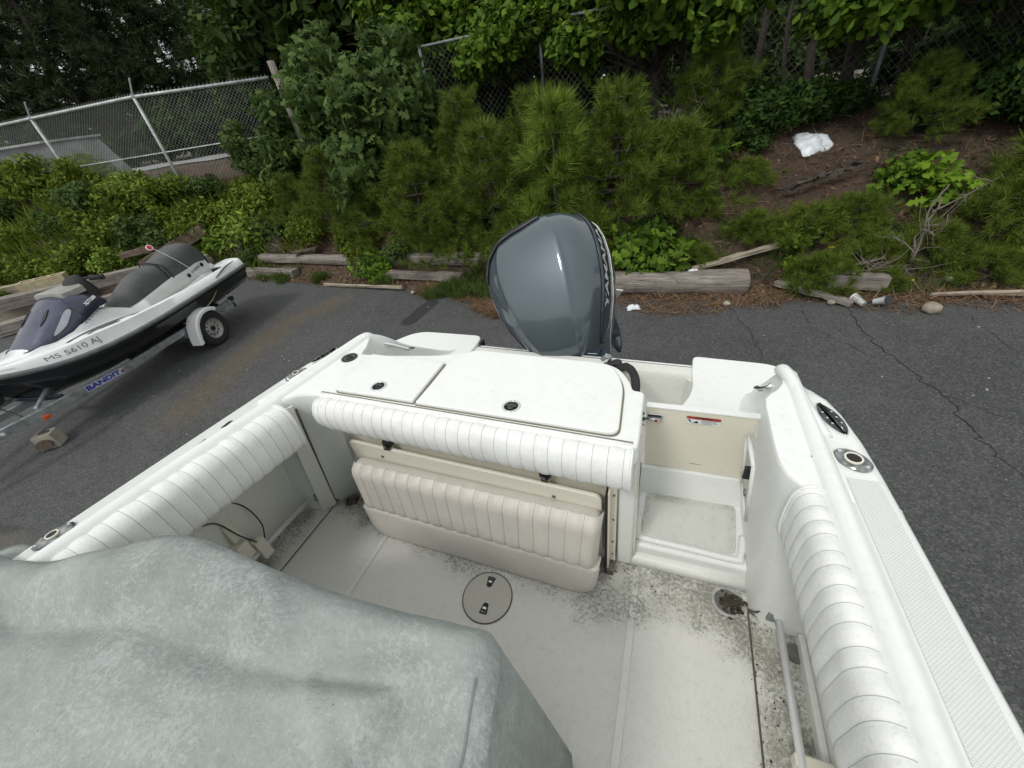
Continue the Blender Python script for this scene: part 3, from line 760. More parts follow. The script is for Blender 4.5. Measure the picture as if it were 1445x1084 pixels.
# padded bolsters: pleats pinched at every seam
def bolster(path_fn, seams, prof, name='bolster', mat=m_vinyl, pinch=0.0025, ends=0.010, lab=None, per=6):
    """path_fn(s) gives the profile origin and lateral scale for s in metres; seams = list of s"""
    S = []; s0 = seams[0]
    for a, b in zip(seams[:-1], seams[1:]):
        for k in range(per): S.append((a + (b - a) * k / per, k / per))
    S.append((seams[-1], 0.0))
    rings = []
    n = len(S)
    for i, (s, ph) in enumerate(S):
        puff = math.sin(math.pi * ph) ** 0.55 if 0 < ph < 1 else 0.0
        d = -pinch * (1 - puff) + 0.0012 * math.sin(s * 61) + 0.0008 * math.sin(s * 133 + 1)
        e = 0.0
        if i == 0 or i == n - 1: e = 1.0
        rings.append(path_fn(s, d - ends * e, e))
    V, F = loft(rings, True, True)
    o = mesh_obj(name, V, F, mat, B, smooth=True, label=lab)
    return o, rings
def prof_ring(base, inward, prof, d):
    """prof: (u, z) u = distance from pipe towards cockpit; d offsets outward along the profile normal"""
    P = np.array(prof, float); c = P.mean(0); out = []
    for i, p in enumerate(P):
        v = p - c; v = v / (np.linalg.norm(v) + 1e-9); q = p + v * d
        out.append((base[0] + inward[0] * q[0], base[1] + inward[1] * q[0], q[1]))
    return out
# side bolster profile: flat top by the pipe, rounded shoulder, face down
sp = catmull([(0.0, 1.722), (0.020, 1.731), (0.038, 1.722), (0.050, 1.695), (0.053, 1.64), (0.050, 1.585), (0.040, 1.548), (0.022, 1.540), (0.006, 1.56), (-0.006, 1.64), (-0.006, 1.70)], 3, True)
def path_R(s, d, e): return prof_ring((float(rpipe(s)) - 0.004, s), (-1, 0.0), sp, d)
def path_L(s, d, e): return prof_ring((float(lpipe(s)) + 0.004, s), (1, 0.0), sp * np.array([1.35, 1.0]) , d)
seR = [0.705 - 0.0335 * i + (0.0022 * math.sin(i * 2.7) if i else 0) for i in range(40)][::-1]
seR = [s for s in seR] + [0.722]
bR, rgR = bolster(path_R, seR, sp, 'side_bolster', lab='white pleated side bolster on the near right coaming')
seL = [0.700 - 0.0385 * i + (0.0026 * math.sin(i * 2.3 + 1) if i else 0) for i in range(34)][::-1] + [0.712]
bL, rgL = bolster(path_L, seL, sp, 'side_bolster', lab='white pleated side bolster on the left coaming')
tpf = catmull([(0.0, 1.716), (0.022, 1.728), (0.045, 1.718), (0.062, 1.69), (0.066, 1.66), (0.060, 1.625), (0.045, 1.60), (0.02, 1.592), (0.004, 1.61), (-0.006, 1.66)], 3, True)
def path_T(s, d, e):
    t = (s + 1.145) / 1.107
    y = 0.805 + (0.768 - 0.805) * t
    P = tpf.copy()
    if t < 0.05: P = (P - P.mean(0)) * (0.80 + 4 * t) + P.mean(0)
    return prof_ring((s, y), (0.0, -1), P, d)
seT = [-1.145, -1.115] + list(np.linspace(-1.075, -0.062, 26)) + [-0.040]
bT, rgT = bolster(path_T, seT, tpf, 'transom_bolster', lab='white pleated bolster along the transom')
def seam_lines(rings, seams_idx, parent, i0, i1, r=0.0009):
    parts = []
    for k in seams_idx:
        P = np.array(rings[k])[i0:i1]
        parts.append(tube(P, r, 4))
    V, F = join(parts); mesh_obj('seam_stitching', V, F, m_vinyl_s, parent, kind='stuff')
idx = lambda seams: [6 * i for i in range(1, len(seams) - 1)]
seam_lines(rgR, idx(seR), bR, 0, 22); seam_lines(rgL, idx(seL), bL, 0, 22); seam_lines(rgT, idx(seT), bT, 0, 22)
def piping(pts, r, parent):
    V, F = tube(pts, r, 6); mesh_obj('piping', V, F, m_vinyl, parent, smooth=True)
def pipe_line(rings, i, parent, r=0.004, dz=0.003, dx=0.0):
    P = np.array([q[i] for q in rings[2:-1:3]]); P[:, 2] = P[:, 2].max() + dz; P[:, 0] += dx; piping(P, r, parent)
P = [(float(rpipe(y)) + 0.000, y, 1.727) for y in np.linspace(-0.62, 0.715, 30)]; piping(P, 0.0042, bR)
P = [(float(rpipe(y)) + 0.0075, y, 1.731) for y in np.linspace(-0.62, 0.715, 30)]; V, F = tube(P, 0.0022, 5); mesh_obj('bolster_track', V, F, m_drain, bR)
P = [(float(lpipe(y)) - 0.001, y, 1.727) for y in np.linspace(-0.62, 0.706, 30)]; piping(P, 0.0042, bL)
P = [(float(lpipe(y)) - 0.0075, y, 1.731) for y in np.linspace(-0.62, 0.706, 30)]; V, F = tube(P, 0.0022, 5); mesh_obj('bolster_track', V, F, m_drain, bL)
P = [(x, 0.805 + (0.768 - 0.805) * (x + 1.145) / 1.107 + 0.004, 1.7285) for x in np.linspace(-1.135, -0.045, 20)]; piping(P, 0.0038, bT)
P = [(x, 0.805 + (0.768 - 0.805) * (x + 1.145) / 1.107 + 0.010, 1.7305) for x in np.linspace(-1.135, -0.045, 20)]; V, F = tube(P, 0.0018, 5); mesh_obj('bolster_track', V, F, m_drain, bT)
for rg, par, fr in ((rgR, bR, -2), (rgL, bL, -2), (rgT, bT, -2), (rgT, bT, 1)):
    q = np.array(rg[fr]); c0 = q.mean(0); q = c0 + (q - c0) * 1.03
    V, F = tube(np.vstack([q[:24], q[24:25]]), 0.0036, 6); mesh_obj('end_piping', V, F, m_vinyl, par, smooth=True)

# leaning mounting board, clips, folded aft seat
def slanted(corners, th, name, mat, rad, parent=B, bev=0.006, lab=None, sub=0):
    """corners: TL,TR,BR,BL in 3D; extruded away from the camera by th"""
    c = np.array(corners, float); n = np.cross(c[1] - c[0], c[3] - c[0]); n /= np.linalg.norm(n)
    if n[1] < 0: n = -n
    u = (c[1] - c[0]); L = np.linalg.norm(u); u /= L
    v = c[3] - c[0]; v = v - u * v.dot(u); v /= np.linalg.norm(v)
    P2 = [((q - c[0]).dot(u), (q - c[0]).dot(v)) for q in c]
    R2 = rpoly(P2, rad, 6)
    A = np.array([c[0] + u * a + v * b for a, b in R2]); V, F = loft([A + n * th, A])
    return fix_normals(mesh_obj(name, V, F, mat, parent, bevel=bev, bseg=3, label=lab)), c[0], u, v, n
bd, o_, u_, v_, n_ = slanted([(-1.170, 0.838, 1.455), (-0.132, 0.812, 1.435), (-0.130, 0.822, 1.10), (-1.155, 0.850, 1.10)], 0.016, 'seat_mounting_board', m_cream, 0.03, lab='cream board behind the folded seat')
for q in (0.155, 0.845):
    p = o_ + u_ * (q * 1.038) + v_ * 0.052 - n_ * 0.001
    V, F = disc(p, 0.0065, 0.003, 14, tuple(-n_)); mesh_obj('screw_cap', V, F, m_drain, bd)
for x, y in ((-0.965, 0.845), (-0.322, 0.835)):
    V, F = join([box(x - 0.020, x + 0.020, y - 0.010, y + 0.01, 1.462, 1.486), box(x - 0.012, x + 0.012, y - 0.020, y, 1.452, 1.466)]); k = mesh_obj('board_clip', V, F, m_black, B, bevel=0.003)
    V, F = box(x - 0.006, x + 0.006, y - 0.022, y - 0.019, 1.466, 1.478); mesh_obj('clip_tongue', V, F, m_drain, k)
# seat: pleated squab (upper) and plain band (lower) that leans against the board
sTL, sTR = np.array([-1.135, 0.785, 1.395]), np.array([-0.122, 0.770, 1.385])
sBR, sBL = np.array([-0.150, 0.715, 1.015]), np.array([-1.110, 0.742, 1.018])
def seat():
    root_n = np.cross(sTR - sTL, sBL - sTL); root_n /= np.linalg.norm(root_n)
    if root_n[1] > 0: root_n = -root_n        # faces the camera
    nx_ = 20; seams = np.linspace(0.0, 1, 19)
    cols = []
    for a, b in zip(seams[:-1], seams[1:]):
        for k in range(5): cols.append((a + (b - a) * k / 5, k / 5))
    cols.append((1.0, 0.0))
    rows = np.linspace(0, 0.60, 13)
    grid = []
    for t in rows:
        row = []
        for s, ph in cols:
            p = (sTL * (1 - s) + sTR * s) * (1 - t) + (sBL * (1 - s) + sBR * s) * t
            puff = math.sin(math.pi * ph) ** 0.5 if 0 < ph < 1 else 0
            ed = 0.034 * (1 - min(1, t / 0.10)) ** 2 + 0.034 * (1 - min(1, min(s, 1 - s) / 0.022)) ** 2 + 0.010 * max(0, (t - 0.55) / 0.05)
            row.append(p + root_n * (0.030 + 0.0055 * puff - ed))
        grid.append(row)
    V = np.array(grid).reshape(-1, 3); nc = len(cols)
    F = [(i * nc + j, i * nc + j + 1, (i + 1) * nc + j + 1, (i + 1) * nc + j) for i in range(len(rows) - 1) for j in range(nc - 1)]
    st = mesh_obj('folded_aft_seat', V, F, m_vinyl_t, B, smooth=True, label='taupe pleated seat cushion folded down against the transom')
    parts = []
    for q in range(1, 18):
        j = q * 5; P = np.array([grid[i][j] for i in range(len(rows))]) + root_n * 0.0006; parts.append(tube(P, 0.0011, 5))
    V, F = join(parts); mesh_obj('seam_stitching', V, F, m_vinyl_s, st, kind='stuff')
    # cushion core with rounded outline
    c = [sTL, sTR, sBR, sBL]
    u = (sTR - sTL); L = np.linalg.norm(u); u /= L; v = sBL - sTL; v -= u * v.dot(u); Hh = np.linalg.norm(v); v /= Hh
    R2 = rpoly([(0.004, 0.004), (L - 0.004, 0.004), (L - 0.02, Hh), (0.02, Hh)], [0.03, 0.03, 0.09, 0.09], 6)
    c0 = np.array([L / 2, Hh / 2])
    def rg(f, d): return np.array([sTL + u * (c0[0] + (a - c0[0]) * f) + v * (c0[1] + (b - c0[1]) * (1 - (1 - f) * 2.2)) + root_n * d for a, b in R2])
    V, F = loft([rg(0.985, -0.045), rg(1.0, -0.035), rg(1.0, -0.006), rg(0.995, 0.000), rg(0.985, 0.006)])
    fix_normals(mesh_obj('cushion_core', V, F, m_vinyl_t, st, angle=50))
    # lower plain band
    Lb = rpoly([(0.002, Hh * 0.595), (L - 0.002, Hh * 0.595), (L - 0.022, Hh + 0.012), (0.022, Hh + 0.012)], [0.004, 0.004, 0.10, 0.10], 7)
    c1 = np.mean(np.array([(0.0, Hh * 0.6), (L, Hh * 0.6), (L, Hh), (0, Hh)]), 0)
    def rb(ix, iy, d): return np.array([sTL + u * (a + (c1[0] - a) / abs(c1[0] - a + 1e-9) * ix * (1 if abs(c1[0] - a) > 0.02 else 0)) + v * (b + np.sign(c1[1] - b) * iy) + root_n * d for a, b in Lb])
    V, F = loft([rb(0, 0, -0.03), rb(0, 0, 0.014), rb(0.002, 0.001, 0.022), rb(0.006, 0.004, 0.027), rb(0.014, 0.010, 0.030), rb(0.03, 0.02, 0.0315)])
    fix_normals(mesh_obj('plain_band', V, F, m_vinyl_t, st, angle=50))
    Pp = np.array([sTL + u * a + v * b + root_n * 0.020 for a, b in Lb[8:]] ); V, F = tube(Pp, 0.003, 6); mesh_obj('piping', V, F, m_vinyl_t, st, smooth=True)
    
seat()
# metal track standing at the right end of the seat
V, F = join([box(-0.112, -0.106, 0.806, 0.850, 1.01, 1.47), box(-0.106, -0.088, 0.842, 0.850, 1.01, 1.46)])
tr = mesh_obj('slide_track', V, F, m_tan, B)
V, F = box(-0.120, -0.113, 0.800, 0.848, 1.01, 1.46); mesh_obj('track_gap', V, F, m_hole, B)
for z in (1.42, 1.29, 1.16, 1.08):
    V, F = disc((-0.097, 0.8415, z), 0.004, 0.002, 10, (0, -1, 0)); mesh_obj('screw', V, F, m_drain, tr)
V, F = box(-0.118, -0.088, 0.80, 0.845, 1.0, 1.035); mesh_obj('track_foot', V, F, m_drain, tr, bevel=0.003)

# passage: step pan, sill wall, door
V, F = box(-0.03, 0.40, 0.90, 1.25, 0.99, 1.079); V = np.array(V, float); mesh_obj('step_base', V, F, m_gel, B, bevel=0.016, bseg=4)
# the pan rim (raised lip) and non-skid tread
Pn = rpoly([(-0.005, 0.955), (0.318, 0.945), (0.335, 1.165), (0.0, 1.160)], 0.03, 5)
V, F = prism(Pn, 1.079, 1.0835); mesh_obj('step_tread', V, F, m_step, B, bevel=0.002)
rim = [(-0.018, 1.02, 1.088), (-0.016, 0.95, 1.088), (0.0, 0.930, 1.088), (0.15, 0.926, 1.088), (0.31, 0.922, 1.088), (0.332, 0.94, 1.088), (0.345, 1.02, 1.088)]
V, F = tube(catmull(rim, 6), 0.012, 10); mesh_obj('step_lip', V, F, m_gel, B, smooth=True)
V, F = loft([[(-0.03, 1.150, 1.07), (0.37, 1.158, 1.07), (0.37, 1.25, 1.07), (-0.03, 1.25, 1.07)], [(-0.03, 1.178, 1.205), (0.37, 1.184, 1.205), (0.37, 1.26, 1.205), (-0.03, 1.26, 1.205)], [(-0.03, 1.19, 1.212), (0.37, 1.196, 1.212), (0.37, 1.26, 1.212), (-0.03, 1.26, 1.212)]])
mesh_obj('door_sill_wall', V, F, m_gel, B)
dc = [(-0.030, 1.192, 1.515), (0.356, 1.192, 1.515), (0.3495, 1.190, 1.216), (-0.020, 1.188, 1.216)]
door, o_, u_, v_, n_ = slanted(dc, 0.022, 'transom_door', m_tan, [0.004, 0.004, 0.022, 0.006], bev=0.002, lab='cream transom door with warning sticker')
V, F = box(-0.031, 0.357, 1.189, 1.216, 1.513, 1.5205); mesh_obj('door_cap', V, F, m_gel, door, bevel=0.002)
P = [c + np.array([0, -0.001, 0]) for c in (np.array(dc[1]) + [0.002, 0, 0], np.array(dc[2]) + [0.002, 0, 0])]
V, F = tube([np.array([0.358, 1.19, 1.505]), np.array([0.352, 1.188, 1.225]), np.array([0.335, 1.186, 1.213])], 0.003, 6); mesh_obj('door_gap', V, F, m_gasket, B)
for (x, z) in ((0.333, 1.457), (0.332, 1.434), (0.3265, 1.274), (0.328, 1.252)):
    V, F = disc((x, 1.1885, z), 0.0055, 0.003, 14, (0, -1, 0)); mesh_obj('bolt_head', V, F, m_drain, door)
# latch: plate, barrel, knob
V, F = box(-0.022, 0.030, 1.183, 1.1885, 1.462, 1.490); la = mesh_obj('door_latch', V, F, m_chrome, door, bevel=0.002)
V, F = tube([(-0.030, 1.178, 1.470), (0.026, 1.178, 1.470)], 0.006, 10); mesh_obj('latch_barrel', V, F, m_chrome, door, smooth=True)
V, F = box(-0.024, 0.024, 1.176, 1.182, 1.483, 1.486); mesh_obj('latch_slot', V, F, m_hole, door)
V, F = join([box(0.001, 0.012, 1.171, 1.176, 1.464, 1.474)]); mesh_obj('latch_tab', V, F, m_red, door)
# warning sticker: red heading, pictogram, three text lines
def on_door(V2, x, z, off): V2 = np.asarray(V2); return np.column_stack([x + V2[:, 0], np.full(len(V2), 1.1885 - off), z + V2[:, 1]])
def rect(w, h): return np.array([(-w / 2, -h / 2), (w / 2, -h / 2), (w / 2, h / 2), (-w / 2, h / 2)])
V, F = box(0.109, 0.220, 1.1878, 1.1888, 1.462, 1.498); stk = mesh_obj('warning_sticker', V, F, m_white, door)
mesh_obj('sticker_heading', on_door(rect(0.110, 0.0125), 0.1645, 1.4915, 0.0012), [(0, 1, 2, 3)], m_red, door)
T, TF = text_mesh("WARNING", 0.0115, 0.0002); mesh_obj('sticker_heading_letters', on_door(T, 0.165, 1.4915, 0.0018), TF, m_hole, door)
pic = join([(np.array([(-0.016, 0.008), (-0.010, 0.009), (-0.006, 0.001), (-0.011, -0.001)]), [(0, 1, 2, 3)]), (np.array([(-0.008, 0.001), (-0.001, -0.006), (-0.003, -0.007), (-0.010, -0.001)]), [(0, 1, 2, 3)]), (np.array([(0.001, -0.007), (0.018, -0.007), (0.018, 0.001), (0.012, 0.003)]), [(0, 1, 2, 3)])]) if False else None
pv = np.array([(-0.016, 0.008), (-0.010, 0.009), (-0.006, 0.001), (-0.011, -0.001), (-0.008, 0.001), (-0.001, -0.006), (-0.003, -0.007), (-0.010, -0.001), (0.001, -0.007), (0.018, -0.007), (0.018, 0.001), (0.012, 0.003)])
mesh_obj('sticker_pictogram', on_door(pv, 0.130, 1.474, 0.0014), [(3, 2, 1, 0), (7, 6, 5, 4), (8, 9, 10, 11)], m_hole, door)
lv = []; lf = []
for k in range(4):
    w = (0.052, 0.048, 0.052, 0.036)[k]; z = 0.0085 - k * 0.0052; n0 = len(lv)
    lv += [(-0.026, z), (-0.026 + w, z), (-0.026 + w, z + 0.0018), (-0.026, z + 0.0018)]; lf.append((n0, n0 + 1, n0 + 2, n0 + 3))
mesh_obj('sticker_fine_print', on_door(np.array(lv), 0.185, 1.4735, 0.0014), lf, m_text, door)
sv = [(-0.03, 0.0), (-0.005, 0.0028), (0.02, 0.0008), (0.028, 0.001), (0.02, -0.0012), (-0.005, -0.0008)]
mesh_obj('scuff_mark', on_door(np.array(sv), 0.165, 1.257, 0.0006), [(5, 4, 3, 2, 1, 0)], m_text, door)
mesh_obj('scuff_mark', on_door(np.array(sv) * np.array([0.5, 0.35]), 0.262, 1.236, 0.0006), [(5, 4, 3, 2, 1, 0)], m_text, door)
# pocket with raised frame in the side of the quarter box (right of the door)
def wallx(z): return float(np.interp(z, [1.0, 1.716], [0.357, 0.282]))
def frame_bar(p, q, w=0.009):
    return tube([p, (np.array(p) + np.array(q)) / 2, q], w, 8)
fr = [(1.168, 1.455), (1.010, 1.468), (1.010, 1.205), (1.165, 1.225)]
fp = [(wallx(z) - 0.001, y, z) for y, z in fr]
V, F = join([frame_bar(fp[i], fp[(i + 1) % 4], 0.0085) for i in range(4)]); pk = mesh_obj('pocket_frame', V, F, m_gel, B, smooth=True)
V, F = loft([[(wallx(z) - 0.0025, y, z) for y, z in fr], [(wallx(z) + 0.02, y, z) for y, z in fr]]); mesh_obj('pocket_panel', V, F, gelcoat("pocket_grey", (0.50, 0.51, 0.48), 0.8), pk)
V, F = box(0.292, 0.318, 1.040, 1.052, 1.375, 1.43); mesh_obj('pocket_catch', V, F, m_black, pk, bevel=0.003)
V, F = ringsolid((0.318, 1.05, 1.30), 0.008, 0.013, 0.006, 16, (-1, 0, -0.1)); mesh_obj('pocket_ring', V, F, m_drain, pk)

# swim platforms, motor well
plR = rpoly([(0.08, 1.325), (0.48, 1.30), (0.53, 1.45), (0.515, 1.715), (0.143, 1.742), (0.138, 1.60), (0.142, 1.50), (0.125, 1.42)], [0.01, 0.01, 0.05, 0.10, 0.03, 0.03, 0.08, 0.06], 6)
V, F = prism(plR, 0.9, 1.40); mesh_obj('swim_platform', V, F, m_gel, B, bevel=0.018, bseg=4)
plL = rpoly([(-1.54, 1.20), (-1.08, 1.20), (-1.075, 1.50), (-0.99, 1.565), (-0.975, 1.70), (-0.982, 1.815), (-1.43, 1.826), (-1.55, 1.65)], [0.01, 0.01, 0.05, 0.03, 0.03, 0.05, 0.10, 0.06], 6)
V, F = prism(plL, 0.9, 1.40); mesh_obj('swim_platform', V, F, m_gel, B, bevel=0.018, bseg=4)
for cx, cy, w, h in ((-1.16, 1.66, 0.10, 0.045), (-1.28, 1.70, 0.05, 0.03)):
    pass
V, F = box(-1.10, 0.20, 1.27, 1.66, 1.10, 1.130); mesh_obj('motor_well', V, F, m_well, B)
V, F = loft([[(-1.05, 1.735, 0.8), (-1.05, 1.655, 0.8), (-1.05, 1.640, 1.365), (-1.05, 1.650, 1.385), (-1.05, 1.715, 1.385), (-1.05, 1.725, 1.37)], [(0.16, 1.690, 0.8), (0.16, 1.625, 0.8), (0.16, 1.590, 1.365), (0.16, 1.602, 1.385), (0.16, 1.665, 1.385), (0.16, 1.675, 1.37)]])
fix_normals(mesh_obj('transom', V, F, m_well, B, angle=50))
V, F = loft([[(0.155, 1.64, 1.12), (0.155, 1.56, 1.12), (0.155, 1.56, 1.37), (0.155, 1.66, 1.37)], [(0.06, 1.655, 1.12), (0.06, 1.645, 1.12), (0.06, 1.640, 1.37), (0.06, 1.66, 1.37)]]); fix_normals(mesh_obj('well_corner', V, F, m_well, B))
V, F = ribbon([(-1.0, 1.740), (-0.4, 1.715), (0.14, 1.692)], 0.012, 1.375); mesh_obj('transom_trim', V, F, m_alu, B)
V, F = ringsolid((0.040, 1.628, 1.185), 0.012, 0.020, 0.012, 24, (0, -1, 0.05)); dr = mesh_obj('well_drain', V, F, m_black, B)
V, F = disc((0.040, 1.630, 1.185), 0.013, 0.004, 20, (0, -1, 0.05)); mesh_obj('drain_hole', V, F, m_hole, dr)
V, F = box(-0.995, -0.965, 1.74, 1.80, 1.345, 1.385); mesh_obj('rubber_stop', V, F, m_black, B, bevel=0.006)
V, F = box(0.322, 0.345, 1.262, 1.285, 1.40, 1.425); mesh_obj('rubber_stop', V, F, m_black, B, bevel=0.006)
for i in range(1):
    parts = []
    for k in range(60):
        x = -0.06 + 0.17 * rng.random(); y = 1.50 + 0.11 * rng.random()
        parts.append(disc((x, y, 1.130), 0.003 + 0.007 * rng.random(), 0.003, 5, (rng.normal() * .3, rng.normal() * .3, 1)))
    V, F = join(parts); mesh_obj('leaf_muck', V, F, m_muck, B, kind='stuff')
# scooped sides: the coaming runs out aft as a falling rim, hollow inside, with a grab handle
def cheek(st, s, name='quarter_cheek'):
    """st: rim stations (x, y, z); s = +1 when outboard is +x"""
    rings = []
    for x, y, z in catmull(st, 5):
        zb = 1.395; h = z - zb
        rings.append([(x - s * (0.035 + 0.16 * h) * (0.3 if (s > 0 and y < 1.27) else 1), y - 0.0, zb), (x - s * (0.018 + 0.05 * h), y, zb + h * 0.22), (x - s * 0.014, y, zb + h * 0.60), (x - s * 0.014, y, z - 0.014), (x - s * 0.009, y, z - 0.003), (x, y, z), (x + s * 0.010, y, z - 0.005), (x + s * 0.016, y, z - 0.02), (x + s * (0.03 + 0.10 * h), y, zb + h * 0.5), (x + s * (0.05 + 0.35 * h), y, zb)])
    V, F = loft(rings); return fix_normals(mesh_obj(name, V, F, m_gel, B, smooth=False, angle=50))
cheek([(-1.235, 1.10, 1.735), (-1.222, 1.20, 1.74), (-1.190, 1.265, 1.70), (-1.160, 1.36, 1.60), (-1.140, 1.49, 1.50), (-1.10, 1.60, 1.42), (-1.07, 1.66, 1.40)], -1)
cheek([(0.372, 1.12, 1.738), (0.362, 1.165, 1.742), (0.359, 1.22, 1.69), (0.357, 1.31, 1.59), (0.354, 1.40, 1.49), (0.352, 1.455, 1.425), (0.352, 1.49, 1.40)], 1)
def handle(path, r=0.0085):
    P = catmull(path, 6); n = len(P); rr = np.interp(np.linspace(0, 1, n), [0, .12, .5, .88, 1], [r * .7, r, r * 1.15, r, r * .7])
    V, F = tube(P, rr, 12); g = mesh_obj('grab_handle', V, F, m_chrome, B, smooth=True)
handle([(-1.195, 1.30, 1.665), (-1.205, 1.255, 1.672), (-1.150, 1.270, 1.650), (-1.105, 1.300, 1.615), (-1.105, 1.345, 1.590)])
handle([(0.330, 1.300, 1.570), (0.316, 1.275, 1.580), (0.322, 1.245, 1.600), (0.338, 1.222, 1.628), (0.352, 1.235, 1.640)], 0.0075)

# flush gunwale fittings
def lens_cleat(cx, cy, ax, L, Wd, z=1.721):
    """eye-shaped pull-up cleat"""
    a = np.array([math.cos(ax), math.sin(ax)]); b = np.array([-a[1], a[0]])
    def outl(l, w): return [tuple(np.array([cx, cy]) + a * (l * math.cos(t)) + b * (w * math.copysign(abs(math.sin(t)) ** 1.4, math.sin(t)))) for t in np.linspace(0, 2 * math.pi, 36, endpoint=False)]
    V, F = prism(outl(L * 1.05, Wd * 1.08), z - 0.002, z + 0.002); c = mesh_obj('pop_up_cleat', V, F, m_chrome, B, bevel=0.0008)
    V, F = prism(outl(L, Wd), z + 0.0015, z + 0.0035); mesh_obj('cleat_plate', V, F, m_black_chrome, c, bevel=0.0008)
    V, F = tube([(cx - a[0] * L * 0.9, cy - a[1] * L * 0.9, z + 0.005), (cx, cy, z + 0.007), (cx + a[0] * L * 0.9, cy + a[1] * L * 0.9, z + 0.005)], Wd * 0.17, 8); mesh_obj('cleat_horn', V, F, m_black_chrome, c, smooth=True)
    for s in (-1, 1):
        for k in (-0.35, 0.0, 0.35):
            p = np.array([cx, cy]) + a * L * k + b * Wd * 0.52 * s
            V, F = disc((p[0], p[1], z + 0.003), Wd * 0.13, 0.002, 12); mesh_obj('screw', V, F, m_chrome, c)
def rod_holder(cx, cy, ax, L, Wd, z=1.7205):
    a = np.array([math.cos(ax), math.sin(ax)]); b = np.array([-a[1], a[0]])
    th = np.linspace(0, 2 * math.pi, 36, endpoint=False)
    def el(l, w, zz, o=(0, 0)): return np.array([(cx + a[0] * (l * math.cos(t) + o[0]) + b[0] * w * math.sin(t), cy + a[1] * (l * math.cos(t) + o[0]) + b[1] * w * math.sin(t), zz) for t in th])
    V, F = loft([el(L, Wd, z - 0.002), el(L, Wd, z + 0.002), el(L * 0.93, Wd * 0.92, z + 0.0045), el(L * 0.5, Wd * 0.66, z + 0.0045)], True, True); r = mesh_obj('rod_holder', V, F, m_midchrome, B, angle=30)
    rr = Wd * 0.60
    V, F = ringsolid((cx, cy, z + 0.003), rr * 0.82, rr, 0.006, 28); mesh_obj('holder_rim', V, F, m_cream, r)
    V, F = disc((cx, cy, z + 0.003), rr * 0.83, 0.004, 28); mesh_obj('holder_hole', V, F, m_hole, r)
    for k in (-0.78, 0.78):
        p = np.array([cx, cy]) + a * L * k
        V, F = disc((p[0], p[1], z + 0.003), Wd * 0.13, 0.003, 12); mesh_obj('screw', V, F, m_chrome, r)
lens_cleat(0.428, 0.976, math.radians(107), 0.062, 0.021)
rod_holder(0.438, 0.832, math.radians(135), 0.039, 0.030)
lens_cleat(-1.322, 1.040, math.radians(74), 0.060, 0.016, 1.726)
rod_holder(-1.345, 0.900, math.radians(72), 0.045, 0.021, 1.725)
rod_holder(-1.457, 0.135, math.radians(80), 0.045, 0.024, 1.7235)
for (x, y, l) in ((-1.374, 0.600, 0.020), (-1.378, 0.511, 0.018)):
    V, F = prism([(x - 0.004, y - l), (x + 0.006, y - l * 0.4), (x + 0.004, y + l), (x - 0.005, y + l * 0.6)], 1.719, 1.7225); mesh_obj('gelcoat_chip', V, F, m_hole, B)
V, F = disc((0.355, 0.818, 1.7285), 0.0028, 0.001, 8); mesh_obj('gelcoat_chip', V, F, m_gasket, B)
# non-skid inlays on the gunwales
def inlay(ys, xin, xout, z=1.7200):
    V = [(xin(y), y, z) for y in ys] + [(xout(y), y, z) for y in ys]; n = len(ys)
    F = [(i, i + n, i + n + 1, i + 1) for i in range(n - 1)]
    o = mesh_obj('nonskid_inlay', V, F, m_nonskid, B)
    if o.data.polygons[0].normal.z < 0: fix_normals(o); 
    return o
inlay(np.linspace(-2.0, 0.775, 40), lambda y: float(rpipe(y)) + 0.052, lambda y: float(np.interp(y, GY, RO)) - 0.021)
inlay(np.linspace(-2.0, 0.845, 40), lambda y: float(lpipe(y)) - 0.054, lambda y: float(np.interp(y, GYL, LO)) + 0.022)

# toe rails with end brackets
def toe_rail(p0, p1, r=0.0105):
    V, F = tube([p0, (np.array(p0) + np.array(p1)) / 2, p1], r, 14); t = mesh_obj('toe_rail', V, F, m_alu, B, smooth=True)
    return t
t = toe_rail((-1.478, 0.760, 1.10), (-1.560, -0.50, 1.10)); V, F = box(-1.515, -1.445, 0.752, 0.762, 1.075, 1.130); mesh_obj('rail_bracket', V, F, m_galv, t, bevel=0.003)
t = toe_rail((0.425, 0.770, 1.07), (0.430, -0.60, 1.07)); V, F = box(0.395, 0.505, 0.757, 0.768, 1.045, 1.095); mesh_obj('rail_bracket', V, F, m_galv, t, bevel=0.003)
V, F = box(0.412, 0.50, 0.40, 0.430, 1.035, 1.075); mesh_obj('rail_standoff', V, F, m_tan, B, bevel=0.006)
# beige switch brackets with black cable on the left side
V, F = join([box(-1.52, -1.485, 0.415, 0.455, 1.23, 1.36)]); kb = mesh_obj('rocket_bracket', V, F, m_cream, B, bevel=0.006)
V, F = box(-1.53, -1.475, 0.400, 0.450, 1.13, 1.215); mesh_obj('bracket_foot', V, F, m_cream, kb, bevel=0.006)
V, F = box(-1.505, -1.47, 0.455, 0.500, 1.06, 1.165); mesh_obj('bracket_foot', V, F, m_cream, kb, bevel=0.006)
V, F = tube(catmull([(-1.44, 0.40, 1.46), (-1.47, 0.475, 1.42), (-1.48, 0.52, 1.33), (-1.475, 0.525, 1.22), (-1.475, 0.50, 1.15)], 8), 0.0026, 6); mesh_obj('cable', V, F, m_black, kb, smooth=True)
V, F = tube(catmull([(-1.45, 0.37, 1.43), (-1.475, 0.415, 1.37), (-1.47, 0.44, 1.26), (-1.475, 0.47, 1.17)], 8), 0.0026, 6); mesh_obj('cable', V, F, m_black, kb, smooth=True)

